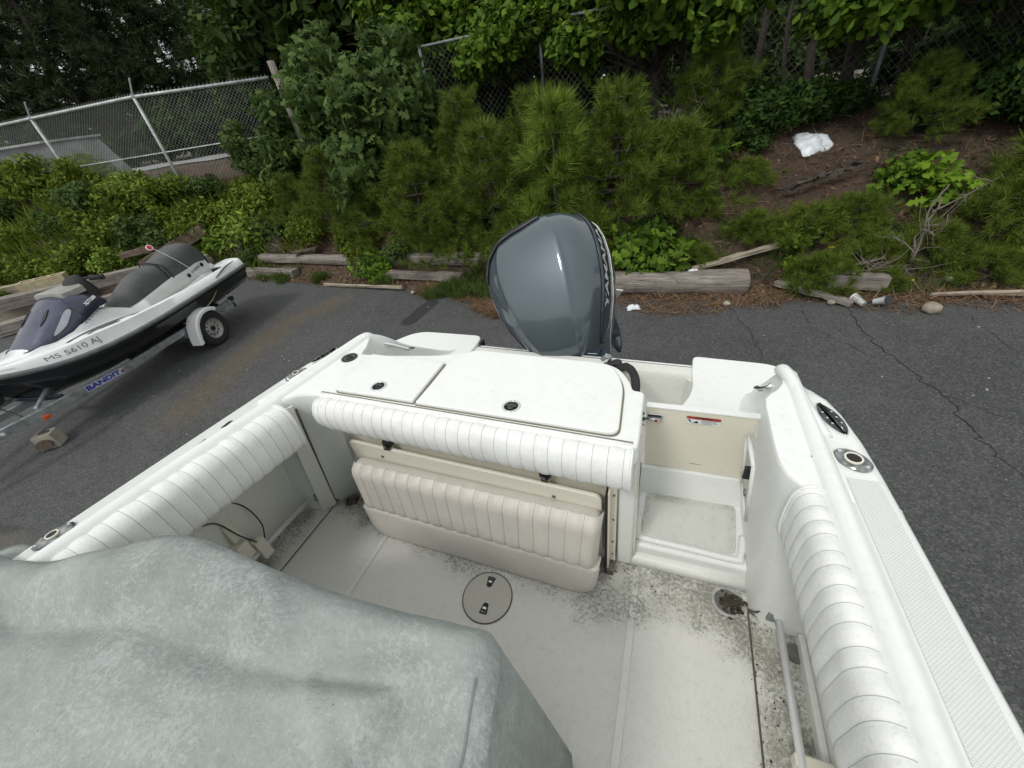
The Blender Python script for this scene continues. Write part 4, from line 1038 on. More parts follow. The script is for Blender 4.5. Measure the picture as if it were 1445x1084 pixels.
# ------------------------------------------------------------------ canvas cover over the console
def cover():
    edge = [(-1.95, -0.25), (-1.66, 0.02), (-1.45, 0.055), (-1.30, 0.075), (-1.16, 0.118), (-1.02, 0.160), (-0.90, 0.196), (-0.80, 0.205), (-0.63, 0.200), (-0.50, 0.197), (-0.37, 0.200), (-0.26, 0.212), (-0.205, 0.215), (-0.178, 0.180), (-0.166, 0.12), (-0.155, 0.05), (-0.145, -0.15), (-0.145, -0.5), (-0.16, -0.9), (-0.5, -1.1), (-1.2, -1.1), (-1.9, -0.9)]
    E_ = catmull(edge, 8, True); n = len(E_)
    cen = np.array([-0.85, -0.35])
    zt = np.array([1.845 if e[0] > -1.0 else float(np.interp(e[0], [-1.95, -1.45, -1.0], [1.69, 1.752, 1.845])) for e in E_])
    rings = []
    def nz(x, y, s, a): return noise.noise(Vector((x * s, y * s, 3.3))) * a
    # inner plateau
    for f in list(np.linspace(0.02, 0.965, 58)):
        r = []
        for e, z in zip(E_, zt):
            p = cen + (e - cen) * f
            d = (1 - f) * np.linalg.norm(e - cen)
            zz = z * f + 1.80 * (1 - f)
            zz -= 0.030 * math.exp(-((d - 0.145) / 0.038) ** 2) * (1 if p[0] < -0.25 else 0.5)      # valley behind the back-rest roll
            zz += 0.020 * math.exp(-((d - 0.055) / 0.045) ** 2)
            zz += nz(p[0], p[1], 3.5, 0.022) + nz(p[0] * 1.0 + p[1], p[1] * 3.5, 4.0, 0.013) + nz(p[0], p[1], 14, 0.004)
            zz += 0.010 * math.exp(-(((p[0] + 0.42) * 0.6 + (p[1] - 0.05)) / 0.012) ** 2) * (1 if p[0] > -0.7 else 0)
            r.append((p[0], p[1], zz))
        rings.append(r)
    down = [(1.0, 0.004), (1.006, 0.012), (1.012, 0.035), (1.020, 0.08), (1.03, 0.16), (1.045, 0.28), (1.06, 0.42), (1.085, 0.60), (1.12, 0.80)]
    for f, dz in down:
        r = []
        for i, (e, z) in enumerate(zip(E_, zt)):
            out = e - cen; out = out / np.linalg.norm(out)
            if e[0] < -1.36: dz2 = min(dz, 0.05 + dz * 0.06)
            else: dz2 = dz
            wob = math.sin(i * 0.9) * 0.010 * min(1, dz * 3) + math.sin(i * 0.37 + 1) * 0.014 * min(1, dz * 2)
            flare = 0.055 * dz
            if e[0] > -0.22: flare = 0.10 * dz; 
            p = e + out * (flare + wob * (0.4 if e[0] > -0.22 else 0.5)) + np.array([0, 0])
            if e[0] < -1.36: p = e + out * (f - 1) * 1.0
            r.append((p[0], p[1], max(z + nz(e[0], e[1], 3.5, 0.022) + (nz(e[0] + e[1], e[1] * 3.5, 4.0, 0.013)) - dz2, 1.004)))
        rings.append(r)
    V, F = loft(rings, True, True)
    root = mesh_obj('canvas_cover', V, F, m_canvas, None, smooth=True, org=(-0.85, -0.35, 1.0), sub=0, label='grey mottled canvas cover draped over the console in the foreground', cat='boat cover')
    # stitched seam on the corner, dropping down the side
    Rr = np.array(rings[-9:]);
    i0 = int(np.argmin(np.abs(E_[:, 0] + 0.172) + np.abs(E_[:, 1] - 0.17)))
    P = [np.array(rings[58 + 0][i0 + 0])]
    path = [np.array(rings[57][k]) for k in range(i0, i0 + 40)]
    V, F = tube(np.array(path) + np.array([0, 0, 0.001]), 0.0014, 5); mesh_obj('stitched_seam', V, F, m_text, root)
    k = int(np.argmin(np.abs(E_[:, 0] + 0.205) + np.abs(E_[:, 1] - 0.215)))
cover()
# ------------------------------------------------------------------ outboard motor, tilted up
def outboard():
    root = empty('outboard_motor', (-0.43, 1.72, 1.25), 0, 'large blue-grey outboard motor tilted up behind the boat transom', 'outboard motor')
    ORG[root.name] = (-0.43, 1.72, 1.25)
    th = math.radians(50); ps = math.radians(36)
    A = np.array([-math.sin(ps) * math.cos(th), math.cos(ps) * math.cos(th), math.sin(th)])          # local aft
    X_ = np.array([math.cos(ps), math.sin(ps), 0.0]); 
    ro = math.radians(37)
    T = np.cross(X_, A)
    if T[1] > 0: T = -T
    X2 = X_ * math.cos(ro) + T * math.sin(ro); T2 = np.cross(A, X2); T2 = T2 if T2[1] < 0 else -T2
    X_, T = X2, T2
    O = np.array([-0.465, 1.60, 1.330]) - 0.50 * T + 0.02 * X_
    def P(x, a, t): return O + X_ * x + A * a + T * t
    # a: 0 front (near boat, low) -> 0.84 aft (high)
    aa = [0.0, 0.02, 0.06, 0.13, 0.22, 0.32, 0.43, 0.54, 0.64, 0.72, 0.78, 0.825, 0.85, 0.86]
    ww = [0.110, 0.135, 0.160, 0.198, 0.246, 0.292, 0.324, 0.342, 0.340, 0.320, 0.284, 0.225, 0.152, 0.07]
    tt = [0.32, 0.38, 0.430, 0.492, 0.535, 0.553, 0.562, 0.560, 0.548, 0.525, 0.493, 0.445, 0.39, 0.33]
    tb = [0.22, 0.14, 0.08, 0.04, 0.02, 0.01, 0.0, 0.0, 0.01, 0.03, 0.06, 0.12, 0.19, 0.25]
    rings = []
    for a, w, t, b in zip(aa, ww, tt, tb):
        h = t - b
        prof = [(0, t + 0.004), (0.28 * w, t + 0.002), (0.52 * w, t - 0.004), (0.56 * w, t - 0.017), (0.70 * w, t - 0.036), (0.83 * w, t - 0.075), (0.905 * w, t - 0.125), (0.935 * w, t - 0.145), (0.955 * w, t - 0.16), (0.985 * w, t - 0.26), (1.0 * w, t - 0.36), (0.97 * w, b + 0.10), (0.86 * w, b + 0.03), (0.5 * w, b)]
        prof = [(x, max(z, b)) if i < 11 else (x, min(z, t - 0.30 * h)) for i, (x, z) in enumerate(prof)]
        # keep order monotone in t
        zz = t
        pr = []
        for x, z in prof: zz = min(zz + (0.004 if x == 0 else 0), z) if x else z; pr.append((x, zz))
        full = pr + [(-x, z) for x, z in pr[::-1] if x > 0]
        rings.append([P(x, a, z) for x, z in full])
    V, F = loft(rings, True, True)
    cw = mesh_obj('cowling', V, F, m_cowl, root, smooth=True, sub=2)
    fix_normals(cw)
    import bmesh
    bm = bmesh.new(); bm.from_mesh(cw.data)
    cl = bm.edges.layers.float.get('crease_edge') or bm.edges.layers.float.new('crease_edge')
    n = len(rings[0]); bm.verts.ensure_lookup_table()
    for e in bm.edges:
        i, j = e.verts[0].index, e.verts[1].index
        if i % n == j % n:
            k = i % n; k = min(k, n - k)
            r0 = min(i, j) // n
            if k == 2 and 2 <= r0 <= 10: e[cl] = 0.80
            if k == 7 and 1 <= r0 <= 10: e[cl] = 0.75
            if k == 5 and 1 <= r0 <= 9: e[cl] = 0.35
        elif i // n == j // n == 3 and min(min(i % n, n - i % n), min(j % n, n - j % n)) <= 3: e[cl] = 0.6
    bm.to_mesh(cw.data); bm.free()
    # chin ridge across the front of the top panel
    def topz(x, a):
        w = np.interp(a, aa, ww); t = np.interp(a, aa, tt); u = abs(x) / w
        return float(t + np.interp(u, [0, .28, .5, .555, .70, .83, .905, .935, .955, .985, 1.0], [0.004, .002, -.003, -.012, -.034, -.075, -.125, -.145, -.16, -.26, -.36]))
    def side(a, q, off):
        """q 0..1 from upper to lower edge of the side band"""
        w = np.interp(a, aa, ww); t = np.interp(a, aa, tt)
        u = np.interp(q, [0, 0.1, 1.0], [0.935, 0.955, 1.0]); dz = np.interp(q, [0, 0.1, 1.0], [-.145, -.165, -.345])
        return w * u + off, t + dz
    for s in (1, -1):
        # dark side panel
        As = np.linspace(0.10, 0.80, 24); V = []; F = []
        for a in As:
            q1 = np.interp(a, [0.10, 0.2, 0.7, 0.80], [0.25, 0.75, 0.75, 0.25])
            for q in np.linspace(0.02, q1, 6):
                x, z = side(a, q, 0.0035); V.append(P(s * x, a, z))
        for i in range(23):
            for j in range(5):
                F.append((i * 6 + j, i * 6 + j + 1, (i + 1) * 6 + j + 1, (i + 1) * 6 + j))
        pn = fix_normals(mesh_obj('side_panel', V, F, m_cowl_dark, root, smooth=True))
        so = pn.modifiers.new("solid", 'SOLIDIFY'); so.thickness = 0.004; so.offset = 0
        # pale pinstripe under the panel
        V2, F2 = tube([P(s * (side(a, 0.82, 0.004)[0]), a, side(a, 0.82, 0.0)[1]) for a in np.linspace(0.06, 0.80, 20)], 0.003, 5); mesh_obj('pinstripe', V2, F2, m_silver, root)
        # maker's name on the panel
        T_, TF = text_mesh("YAMAHA", 0.072, 0.002)
        T_ = T_.copy(); sc = 0.42 / (T_[:, 0].max() - T_[:, 0].min()); 
        L = []
        for x, y in T_[:, :2]:
            a = 0.47 + (x * sc) * (1 if s > 0 else -1) + 0.15 * y; q = 0.32 - y / 0.21
            xx, zz = side(a, np.clip(q, 0, 1), 0.0062); L.append(P(s * xx, a, zz))
        mesh_obj('side_lettering', np.array(L), TF, m_silver, root)
    # black vent trim along the upper left (aft) shoulder and its small lettering
    V = []; F = []
    pts = [(-0.30, 0.60), (-0.285, 0.68), (-0.25, 0.745), (-0.19, 0.795), (-0.11, 0.825), (-0.02, 0.838), (0.07, 0.835), (0.10, 0.81)]
    ins = [(-0.285, 0.60), (-0.255, 0.67), (-0.215, 0.725), (-0.155, 0.765), (-0.09, 0.785), (-0.01, 0.79), (0.05, 0.800), (0.10, 0.808)]
    PO = catmull(pts, 6); PI = catmull(ins, 6)
    for (x0, a0), (x1, a1) in zip(PO, PI):
        for t in np.linspace(0, 1, 5):
            x = x0 * (1 - t) + x1 * t; a = a0 * (1 - t) + a1 * t
            w = np.interp(a, aa, ww); x = np.clip(x, -w * 0.99, w * 0.99)
            V.append(P(x, a, topz(x, a) + 0.012))
    m = len(PO)
    for i in range(m - 1):
        for j in range(4): F.append((i * 5 + j, i * 5 + j + 1, (i + 1) * 5 + j + 1, (i + 1) * 5 + j))
    o = fix_normals(mesh_obj('vent_trim', V, F, m_black, root, smooth=True)); so = o.modifiers.new("solid", 'SOLIDIFY'); so.thickness = 0.012; so.offset = -0.5
    # lower pan, mid-section, bracket and gearcase behind the transom
    rings = []
    for t, w, a0, a1 in ((0.10, 0.15, 0.10, 0.62), (0.0, 0.14, 0.14, 0.56), (-0.08, 0.10, 0.18, 0.50), (-0.30, 0.075, 0.22, 0.46), (-0.62, 0.055, 0.22, 0.46), (-0.80, 0.045, 0.22, 0.50)):
        rings.append([P(x, a, t) for x, a in rpoly([(-w, a0), (w, a0), (w * .6, a1), (-w * .6, a1)], 0.04, 4)])
    V, F = loft(rings); fix_normals(mesh_obj('midsection', V, F, m_cowl, root, angle=40))
    V, F = loft([[P(x, a, t) for x, t in [(-.10, -.60), (.10, -.60), (.10, -.615), (-.10, -.615)]] for a in (0.20, 0.55)]); mesh_obj('cavitation_plate', V, F, m_cowl, root)
    rings = [[P(r * math.cos(q), a, -0.86 + r * math.sin(q)) for q in np.linspace(0, 6.283, 16, endpoint=False)] for a, r in ((0.10, 0.012), (0.16, 0.04), (0.26, 0.055), (0.44, 0.055), (0.56, 0.045))]
    V, F = loft(rings); fix_normals(mesh_obj('gearcase', V, F, m_cowl, root, smooth=True))
    for k in range(3):
        q0 = k * 2.094; V = []
        blade = [(0.035, -0.25), (0.12, -0.5), (0.17, 0.0), (0.13, 0.45), (0.035, 0.25)]
        ring = [P(r * math.cos(q0 + d), 0.56 + 0.05 * d, -0.86 + r * math.sin(q0 + d)) for r, d in blade]
        ring2 = [p + A * 0.008 for p in ring]; V, F = loft([ring, ring2]); fix_normals(mesh_obj('propeller_blade', V, F, m_alu, root))
    V, F = join([box(-0.60, -0.55, 1.66, 1.80, 1.18, 1.37), box(-0.31, -0.26, 1.66, 1.80, 1.18, 1.37), box(-0.56, -0.30, 1.735, 1.80, 1.00, 1.38), tube([(-0.60, 1.72, 1.34), (-0.26, 1.72, 1.34)], 0.025, 12)])
    mesh_obj('transom_bracket', V, F, m_cowl_dark, root, bevel=0.008)
    # black steering and tilt hardware by the right edge
    c = np.array([-0.205, 1.60, 1.395])
    V, F = join([box(-0.235, -0.175, 1.56, 1.62, 1.375, 1.425), disc((-0.185, 1.575, 1.42), 0.022, 0.03, 14), disc((-0.165, 1.60, 1.40), 0.020, 0.03, 14, (1, 0, .3)), box(-0.27, -0.23, 1.58, 1.60, 1.36, 1.41), tube([(-0.24, 1.56, 1.44), (-0.20, 1.545, 1.45), (-0.15, 1.57, 1.43)], 0.008, 8), tube([(-0.22, 1.54, 1.42), (-0.22, 1.545, 1.35)], 0.010, 8)])
    mesh_obj('steering_link', V, F, m_black, root, bevel=0.004)
    V, F = tube([(-0.26, 1.63, 1.42), (-0.235, 1.60, 1.46), (-0.215, 1.59, 1.455)], 0.012, 8); mesh_obj('grey_bracket', V, F, m_galv, root)
    V, F = tube(catmull([(-0.20, 1.56, 1.40), (-0.13, 1.46, 1.50), (-0.085, 1.32, 1.545), (-0.075, 1.20, 1.52), (-0.078, 1.12, 1.44)], 8), 0.017, 12); mesh_obj('rigging_hose', V, F, m_rubber, root, smooth=True)
outboard()

# ------------------------------------------------------------------ personal watercraft on its trailer
PW = (-6.95, 3.0, 0.0); PR = math.radians(12)
def pwc():
    root = empty('jet_ski', PW, PR, 'white and black jet ski with dark indigo hood and grey seat, parked on a trailer', 'jet ski')
    ys = [-2.02, -1.95, -1.85, -1.7, -1.5, -1.25, -0.95, -0.6, -0.2, 0.2, 0.6, 1.0, 1.35, 1.58]
    hb = [0.03, 0.13, 0.215, 0.31, 0.40, 0.475, 0.535, 0.575, 0.595, 0.60, 0.595, 0.58, 0.555, 0.53]
    zr = [0.93, 0.91, 0.875, 0.83, 0.775, 0.735, 0.715, 0.712, 0.722, 0.74, 0.755, 0.77, 0.78, 0.785]
    zk = [0.80, 0.70, 0.60, 0.50, 0.41, 0.36, 0.33, 0.32, 0.32, 0.33, 0.34, 0.35, 0.37, 0.39]
    HB = lambda y: float(np.interp(y, ys, hb)); ZR = lambda y: float(np.interp(y, ys, zr)); ZK = lambda y: float(np.interp(y, ys, zk))
    YS = np.concatenate([np.linspace(-2.02, -1.7, 7), np.linspace(-1.6, 1.58, 24)])
    # hull
    rings = []
    for y in YS:
        b, z, k = HB(y), ZR(y), ZK(y)
        half = [(b * 1.0, z), (b * 1.005, z - 0.05), (b * 0.93, z - 0.10 * min(1, b / .3)), (b * 0.90, z - (z - k) * 0.45), (b * 0.72, z - (z - k) * 0.68), (b * 0.35, z - (z - k) * 0.90), (0, k)]
        rings.append([(x, y, zz) for x, zz in half] + [(-x, y, zz) for x, zz in half[-2::-1]])
    V, F = loft(rings, False, False); n = 13
    F.append(tuple(range(len(V) - n, len(V))))
    h = fix_normals(mesh_obj('hull', V, F, m_hull_b, root, angle=30))
    # bumper rail
    P = [(HB(y) + 0.008, y, ZR(y) + 0.008) for y in YS[::-1]] + [(-HB(y) - 0.008, y, ZR(y) + 0.008) for y in YS]
    V, F = tube(P, 0.028, 10); mesh_obj('bumper_rail', V, F, m_gunrail, root, smooth=True)
    # deck: outline from the rail to the centre body
    def cz(y): return float(np.interp(y, [-2.02, -1.7, -1.45, -1.2, -0.9, -0.6, -0.38, -0.25, 0.0, 0.6, 1.0, 1.25, 1.40, 1.58], [0.955, 0.94, 0.93, 1.0, 1.08, 1.08, 0.99, 0.90, 0.93, 1.03, 1.10, 1.06, 0.85, 0.83]))
    def cw_(y): return float(np.interp(y, [-2.02, -1.8, -1.45, -0.9, -0.5, -0.2, 0.5, 1.1, 1.3, 1.58], [0.01, 0.08, 0.22, 0.33, 0.30, 0.25, 0.24, 0.24, 0.20, 0.20]))
    rings = []
    for y in YS:
        b, z = HB(y), ZR(y); c, w = cz(y), min(cw_(y), HB(y) * 0.75)
        foot_ = float(np.interp(y, [-0.45, -0.15, 1.15, 1.35], [0, 1, 1, 0]))
        sh = z + 0.03 + 0.10 * min(1, b / 0.4) + float(np.interp(y, [-1.6, -1.0, -0.3, 0.4, 1.58], [0.0, 0.06, 0.035, 0.0, 0.0]))
        xi = w + (b - w) * 0.50
        zi = (sh + 0.01) * (1 - foot_) + (z - 0.02) * foot_
        half = [(b + 0.004, z + 0.015), (b * 0.985, z + 0.045), (b * 0.93 - 0.005, sh - 0.012), (b * 0.87, sh), (xi + 0.03, (sh + 0.006) * (1 - foot_ * 0.1) + 0 * foot_), (xi - 0.02, zi), (w + 0.02, zi + (c - zi) * 0.12 * (1 - foot_)), (w, c - 0.06 - 0.02), (w * 0.88, c - 0.02), (w * 0.5, c)]
        rings.append([(x, y, zz) for x, zz in half] + [(0, y, c + 0.004)] + [(-x, y, zz) for x, zz in half[::-1]])
    RNG = rings
    V, F = loft(rings, False, False); n = 21
    F.append(tuple(range(len(V) - n, len(V))))
    d = fix_normals(mesh_obj('deck', V, F, m_pwc, root, angle=45))
    # black rear tray + grey side covers of the seat base + foot mats
    V, F = prism(rpoly([(-0.42, 1.22), (0.42, 1.22), (0.40, 1.55), (-0.40, 1.55)], 0.05), 0.80, 0.878); mesh_obj('boarding_mat', V, F, m_hull_b, root, bevel=0.008)
    T_, TF = text_mesh("WAVERUNNER", 0.032); mesh_obj('tray_lettering', place2d(T_, (0.15, 1.50, 0.0), (1, 0.0, 0), (0, 1, 0), 0.8795), TF, m_silver, root)
    for s in (1, -1):
        V, F = loft([[(s * 0.27, y, ZR(y) + 0.012), (s * 0.27, y, ZR(y) + 0.020), (s * (HB(y) * 0.5 + 0.14), y, ZR(y) + 0.018), (s * (HB(y) * 0.5 + 0.14), y, ZR(y) + 0.012)] for y in np.linspace(-0.1, 1.15, 8)])
        mesh_obj('foot_mat', V, F, m_mat, root)
        # silver side cover under the seat
        V, F = loft([[(s * (cw_(y) + 0.012), y, cz(y) - 0.22), (s * (cw_(y) + 0.022), y, cz(y) - 0.20), (s * (cw_(y) + 0.014), y, cz(y) - 0.06), (s * (cw_(y) * 0.92), y, cz(y) - 0.005), (s * (cw_(y) * 0.9), y, cz(y) - 0.06)] for y in np.linspace(0.0, 1.22, 12)])
        sc = fix_normals(mesh_obj('side_cover', V, F, m_pwc_grey, root, angle=50))
        for (yy, zz) in ((0.78, cz(0.78) - 0.12), (1.08, cz(1.08) - 0.085)):
            V, F = disc((s * (cw_(yy) + 0.016), yy, zz), 0.030, 0.006, 18, (s, 0, 0.15)); mesh_obj('side_plug', V, F, m_black, sc)
        if s > 0:
            T_, TF = text_mesh("CRUISER", 0.050, 0.002)
            mesh_obj('cover_lettering', place2d(T_, (cw_(0.93) + 0.0225, 0.94, cz(0.93) - 0.105), (0, 1, 0.20), (-0.1, 0, 1), 0.0, 0.95, 0.2), TF, m_text, sc)
    # seat in two sections with a strap
    sy = [-0.36, -0.33, -0.26, -0.10, 0.08, 0.22, 0.40, 0.60, 0.85, 1.02, 1.15, 1.25, 1.30, 1.34]
    sz = [0.93, 0.965, 0.995, 1.075, 1.165, 1.215, 1.225, 1.255, 1.335, 1.36, 1.345, 1.28, 1.20, 1.06]
    sw = [0.10, 0.14, 0.165, 0.18, 0.175, 0.175, 0.185, 0.195, 0.205, 0.205, 0.195, 0.175, 0.15, 0.11]
    def seat_sec(lo, hi, name, mat, grow=0.0, sink=0.0):
        yy = [y for y in np.linspace(lo, hi, 16)]; rings = []
        for i, y in enumerate(yy):
            z = float(np.interp(y, sy, sz)) + grow; w = float(np.interp(y, sy, sw)) + grow; b = cz(y) - 0.10
            e = 0.0 if 0 < i < 15 else 0.010
            half = [(w * 1.20, b), (w * 1.20 - e, b + (z - b) * 0.25), (w * 1.10 - e, b + (z - b) * 0.62), (w * 0.90 - e, z - 0.045), (w * 0.66, z - 0.014 - e), (w * 0.3, z - e)]
            rings.append([(x, y, q) for x, q in half] + [(0, y, z + 0.003 - e)] + [(-x, y, q) for x, q in half[::-1]])
        V, F = loft(rings); return fix_normals(mesh_obj(name, V, F, mat, root, smooth=True))
    seat_sec(-0.36, 0.52, 'front_seat', m_seat, -0.008); seat_sec(0.525, 1.27, 'rear_seat', m_seat, -0.002); seat_sec(1.272, 1.345, 'seat_end_trim', m_seat_b, 0.002)
    rings = []
    P = []
    y = 0.523; z = float(np.interp(y, sy, sz)); w = float(np.interp(y, sy, sw)); b = cz(y) - 0.1
    P = catmull([(w * 1.22, y + 0.05, b + 0.02), (w * 1.14, y + 0.02, b + (z - b) * 0.62), (w * 0.92, y, z - 0.035), (0, y - 0.02, z + 0.010), (-w * 0.92, y, z - 0.035), (-w * 1.22, y + 0.05, b + 0.02)], 6)
    V, F = tube(P, 0.010, 6); mesh_obj('seat_strap', V, F, m_seat_b, root, smooth=True)
    # hood
    hy = [-1.43, -1.40, -1.32, -1.18, -1.00, -0.83, -0.72, -0.58, -0.46]
    hw = [0.13, 0.17, 0.215, 0.27, 0.315, 0.335, 0.335, 0.315, 0.27]
    hz = [0.90, 0.935, 1.00, 1.10, 1.215, 1.31, 1.34, 1.28, 1.20]
    he = [0.93, 0.935, 0.945, 0.965, 0.995, 1.05, 1.09, 1.12, 1.11]
    def hood_sec(idx, name, g=0.0, mat=m_hood):
        rings = []
        for i in idx:
            y, w, z, e = hy[i], hw[i] + g, hz[i] + g, he[i]
            half = [(w, e - 0.03), (w, e + 0.012), (w * 0.93, e + (z - e) * 0.33), (w * 0.76, e + (z - e) * 0.68), (w * 0.52, e + (z - e) * 0.90), (w * 0.25, z - 0.004)]
            rings.append([(x, y, q) for x, q in half] + [(0, y, z)] + [(-x, y, q) for x, q in half[::-1]])
        V, F = loft(rings); return fix_normals(mesh_obj(name, V, F, mat, root, smooth=False, angle=55))
    hd = hood_sec([0, 1, 2, 3, 4, 5], 'hood'); 
    cap = hood_sec([5, 6, 7, 8], 'hood_cap', 0.008)
    # near and far: mirror-lens, scoop, bolt row
    def hsurf(y, u):
        w = np.interp(y, hy, hw); z = np.interp(y, hy, hz); e = np.interp(y, hy, he)
        f = np.interp(u, [0, .25, .52, .76, .93, 1.0], [1.0, 0.985, 0.90, 0.68, 0.33, 0.02]); return np.array([w * u, y, e + (z - e) * f])
    def patch(poly, off, name, mat, par, s=1):
        c = np.mean(poly, 0); n = len(poly)
        V = [hsurf(c[0], c[1])] + [hsurf(y, u) for y, u in poly]; V = np.array(V); V[:, 0] *= s
        dirn = np.array([s * 0.55, -0.25, 0.8]); V = V + dirn * off
        F = [(0, i + 1, (i + 1) % n + 1) for i in range(n)]; o = fix_normals(mesh_obj(name, V, F, mat, par))
        so = o.modifiers.new("solid", 'SOLIDIFY'); so.thickness = 0.006; so.offset = 0; return o
    for s in (1, -1):
        lens = catmull([(-1.20, 0.99), (-1.10, 0.90), (-0.96, 0.80), (-0.86, 0.79), (-0.84, 0.86), (-0.92, 0.93), (-1.06, 0.98)], 4, True)
        patch(lens, 0.005, 'mirror_surround', m_hull_b, hd, s)
        patch(np.mean(lens, 0) + (lens - np.mean(lens, 0)) * 0.84, 0.012, 'mirror_glass', simple("mirror_glass", (0.35, 0.38, 0.42), 0.08, 0.8, 0.1) if s > 0 else bpy.data.materials['mirror_glass'], hd, s)
        patch(catmull([(-1.14, 0.52), (-1.04, 0.42), (-0.95, 0.40), (-0.99, 0.47), (-1.06, 0.54)], 3, True), 0.006, 'scoop', m_hole, hd, s)
        parts = [disc(tuple(hsurf(y, 1.0) * np.array([s, 1, 1]) + np.array([s * 0.022, 0, -0.045])), 0.008, 0.006, 8, (s, 0, 0.3)) for y in np.linspace(-0.86, -0.50, 9)]
        V, F = join(parts); mesh_obj('rivet_row', V, F, m_gunrail, d)
    T_, TF = text_mesh("XLT1200", 0.050, 0.002)
    mesh_obj('hood_lettering', place2d(T_, (0.300, -0.64, 1.175), (-0.12, 1, 0.22), (-0.75, 0.0, 1), 0.022, 0.9), TF, m_silver, cap)
    # grey top pad, handlebar with shroud
    V, F = loft([[(x * k, y, z) for x, y in rpoly([(-0.22, -0.80), (0.22, -0.80), (0.20, -0.50), (-0.20, -0.50)], 0.05)] for k, z in ((1.0, 1.27), (0.96, 1.335), (0.80, 1.355))]); mesh_obj('dash_pad', V, F, simple("bleached_vinyl", (0.30, 0.30, 0.27), 0.7), root, angle=50)
    rings = [[(w * math.cos(q), y0 + dd * math.sin(q), z) for q in np.linspace(0, 6.283, 18, endpoint=False)] for z, w, dd, y0 in ((1.20, 0.19, 0.15, -0.44), (1.30, 0.165, 0.125, -0.45), (1.38, 0.13, 0.09, -0.45), (1.43, 0.075, 0.05, -0.43))]
    V, F = loft(rings); mesh_obj('steering_shroud', V, F, m_rubber, root, angle=50)
    V, F = tube(catmull([(-0.26, -0.30, 1.35), (-0.16, -0.36, 1.375), (0, -0.43, 1.385), (0.16, -0.36, 1.375), (0.26, -0.30, 1.35)], 5), 0.016, 10); hbz = mesh_obj('handlebar', V, F, m_rubber, root, smooth=True)
    for s in (1, -1):
        V, F = tube([(s * 0.15, -0.365, 1.375), (s * 0.21, -0.33, 1.362), (s * 0.27, -0.295, 1.35)], [0.034, 0.028, 0.032], 10); mesh_obj('hand_grip', V, F, m_rubber, hbz, smooth=True)
    # side graphics and registration on the near side
    def dsurf(y, q):
        """q 0..1 up the deck flank (rail -> shoulder)"""
        b, z = HB(y), ZR(y); sh = z + 0.03 + 0.10 * min(1, b / 0.4) + float(np.interp(y, [-1.6, -1.0, -0.3, 0.4, 1.58], [0.0, 0.06, 0.035, 0.0, 0.0]))
        return np.array([np.interp(q, [0, 1], [b * 0.985, b * 0.93 - 0.005]), y, np.interp(q, [0, 1], [z + 0.045, sh - 0.012])])
    for s in (1, -1):
        T_, TF = text_mesh("MS 5610 AJ", 0.088, 0.0)
        L = []; sc = 0.50 / (T_[:, 0].max() - T_[:, 0].min())
        for x, y in T_[:, :2]:
            yy = -1.21 + x * sc * s; p = dsurf(yy, 0.50 + y / 0.13); p = p + np.array([0.005, 0, 0.002]); L.append((p[0] * s, p[1], p[2]))
        o = mesh_obj('registration_number', np.array(L), TF, m_text, d)
        def top(y, u):
            b = HB(y); w = min(cw_(y), b * 0.75); xi = w + (b - w) * 0.5
            r = [np.array(q) for q in RNG[int(np.argmin(np.abs(YS - y)))]]
            return None
    V, F = disc((0.420, -1.16, 0.885), 0.040, 0.010, 20, (0.8, -0.1, 0.75), 0.034); mesh_obj('hull_vent_plug', V, F, m_black, d)
    def swoosh(p, w):
        P = catmull(p, 8); n = len(P); u = np.linspace(0, 1, n); ww = w * np.sin(np.pi * np.clip(u, 0.02, 0.98)) ** 0.7 + 0.002
        T = np.gradient(P, axis=0); T /= np.linalg.norm(T, axis=1)[:, None]; N_ = np.cross(T, np.array([0.75, 0, 0.65])); N_ /= np.linalg.norm(N_, axis=1)[:, None]
        V = np.vstack([P + N_ * ww[:, None] / 2, P - N_ * ww[:, None] / 2]); return V, [(i, i + n, i + n + 1, i + 1) for i in range(n - 1)]
    def on_deck(y, x):
        # height of the deck at (x,y)
        i = int(np.clip(np.searchsorted(YS, y), 1, len(YS) - 1)); f = (y - YS[i - 1]) / (YS[i] - YS[i - 1])
        r = np.array(RNG[i - 1][:11]) * (1 - f) + np.array(RNG[i][:11]) * f
        xs_, zs_ = r[::-1, 0], r[::-1, 2]
        return (x, y, float(np.interp(x, xs_, zs_)) + 0.006)
    for pts, w in (([(-1.20, 0.40), (-0.95, 0.415), (-0.65, 0.45), (-0.30, 0.485)], 0.030), ([(-1.00, 0.455), (-0.80, 0.465), (-0.62, 0.495)], 0.022)):
        V, F = swoosh([on_deck(y, x) for y, x in pts], w); mesh_obj('swoosh_decal', V, F, m_gunrail, d)
    V, F = swoosh([(HB(y) * 0.962 + 0.006, y, ZR(y) + q) for y, q in ((0.85, 0.05), (1.05, 0.10), (1.20, 0.13), (1.42, 0.142))], 0.028); mesh_obj('swoosh_decal', V, F, m_gunrail, d)
    V, F = swoosh([(HB(y) * 0.93 + 0.012, y, q) for y, q in ((0.0, 0.50), (0.35, 0.52), (0.62, 0.58), (0.80, 0.67))], 0.012); mesh_obj('gold_pinstripe', V, F, simple("gold_line", (0.30, 0.22, 0.10), 0.4), h)
    T_, TF = text_mesh("YAMAHA", 0.055); L = []
    for x, y in T_[:, :2]:
        p = dsurf(-1.72 + x * 0.5, 0.55 + y / 0.12) + np.array([0.006, 0, 0.003]); L.append(p)
    mesh_obj('bow_lettering', np.array(L), TF, m_grn_dirt, d)
    V, F = box(-0.12, 0.12, 1.55, 1.75, 0.42, 0.58); mesh_obj('jet_nozzle', V, F, m_black, root, bevel=0.03)
    return root
pwc()

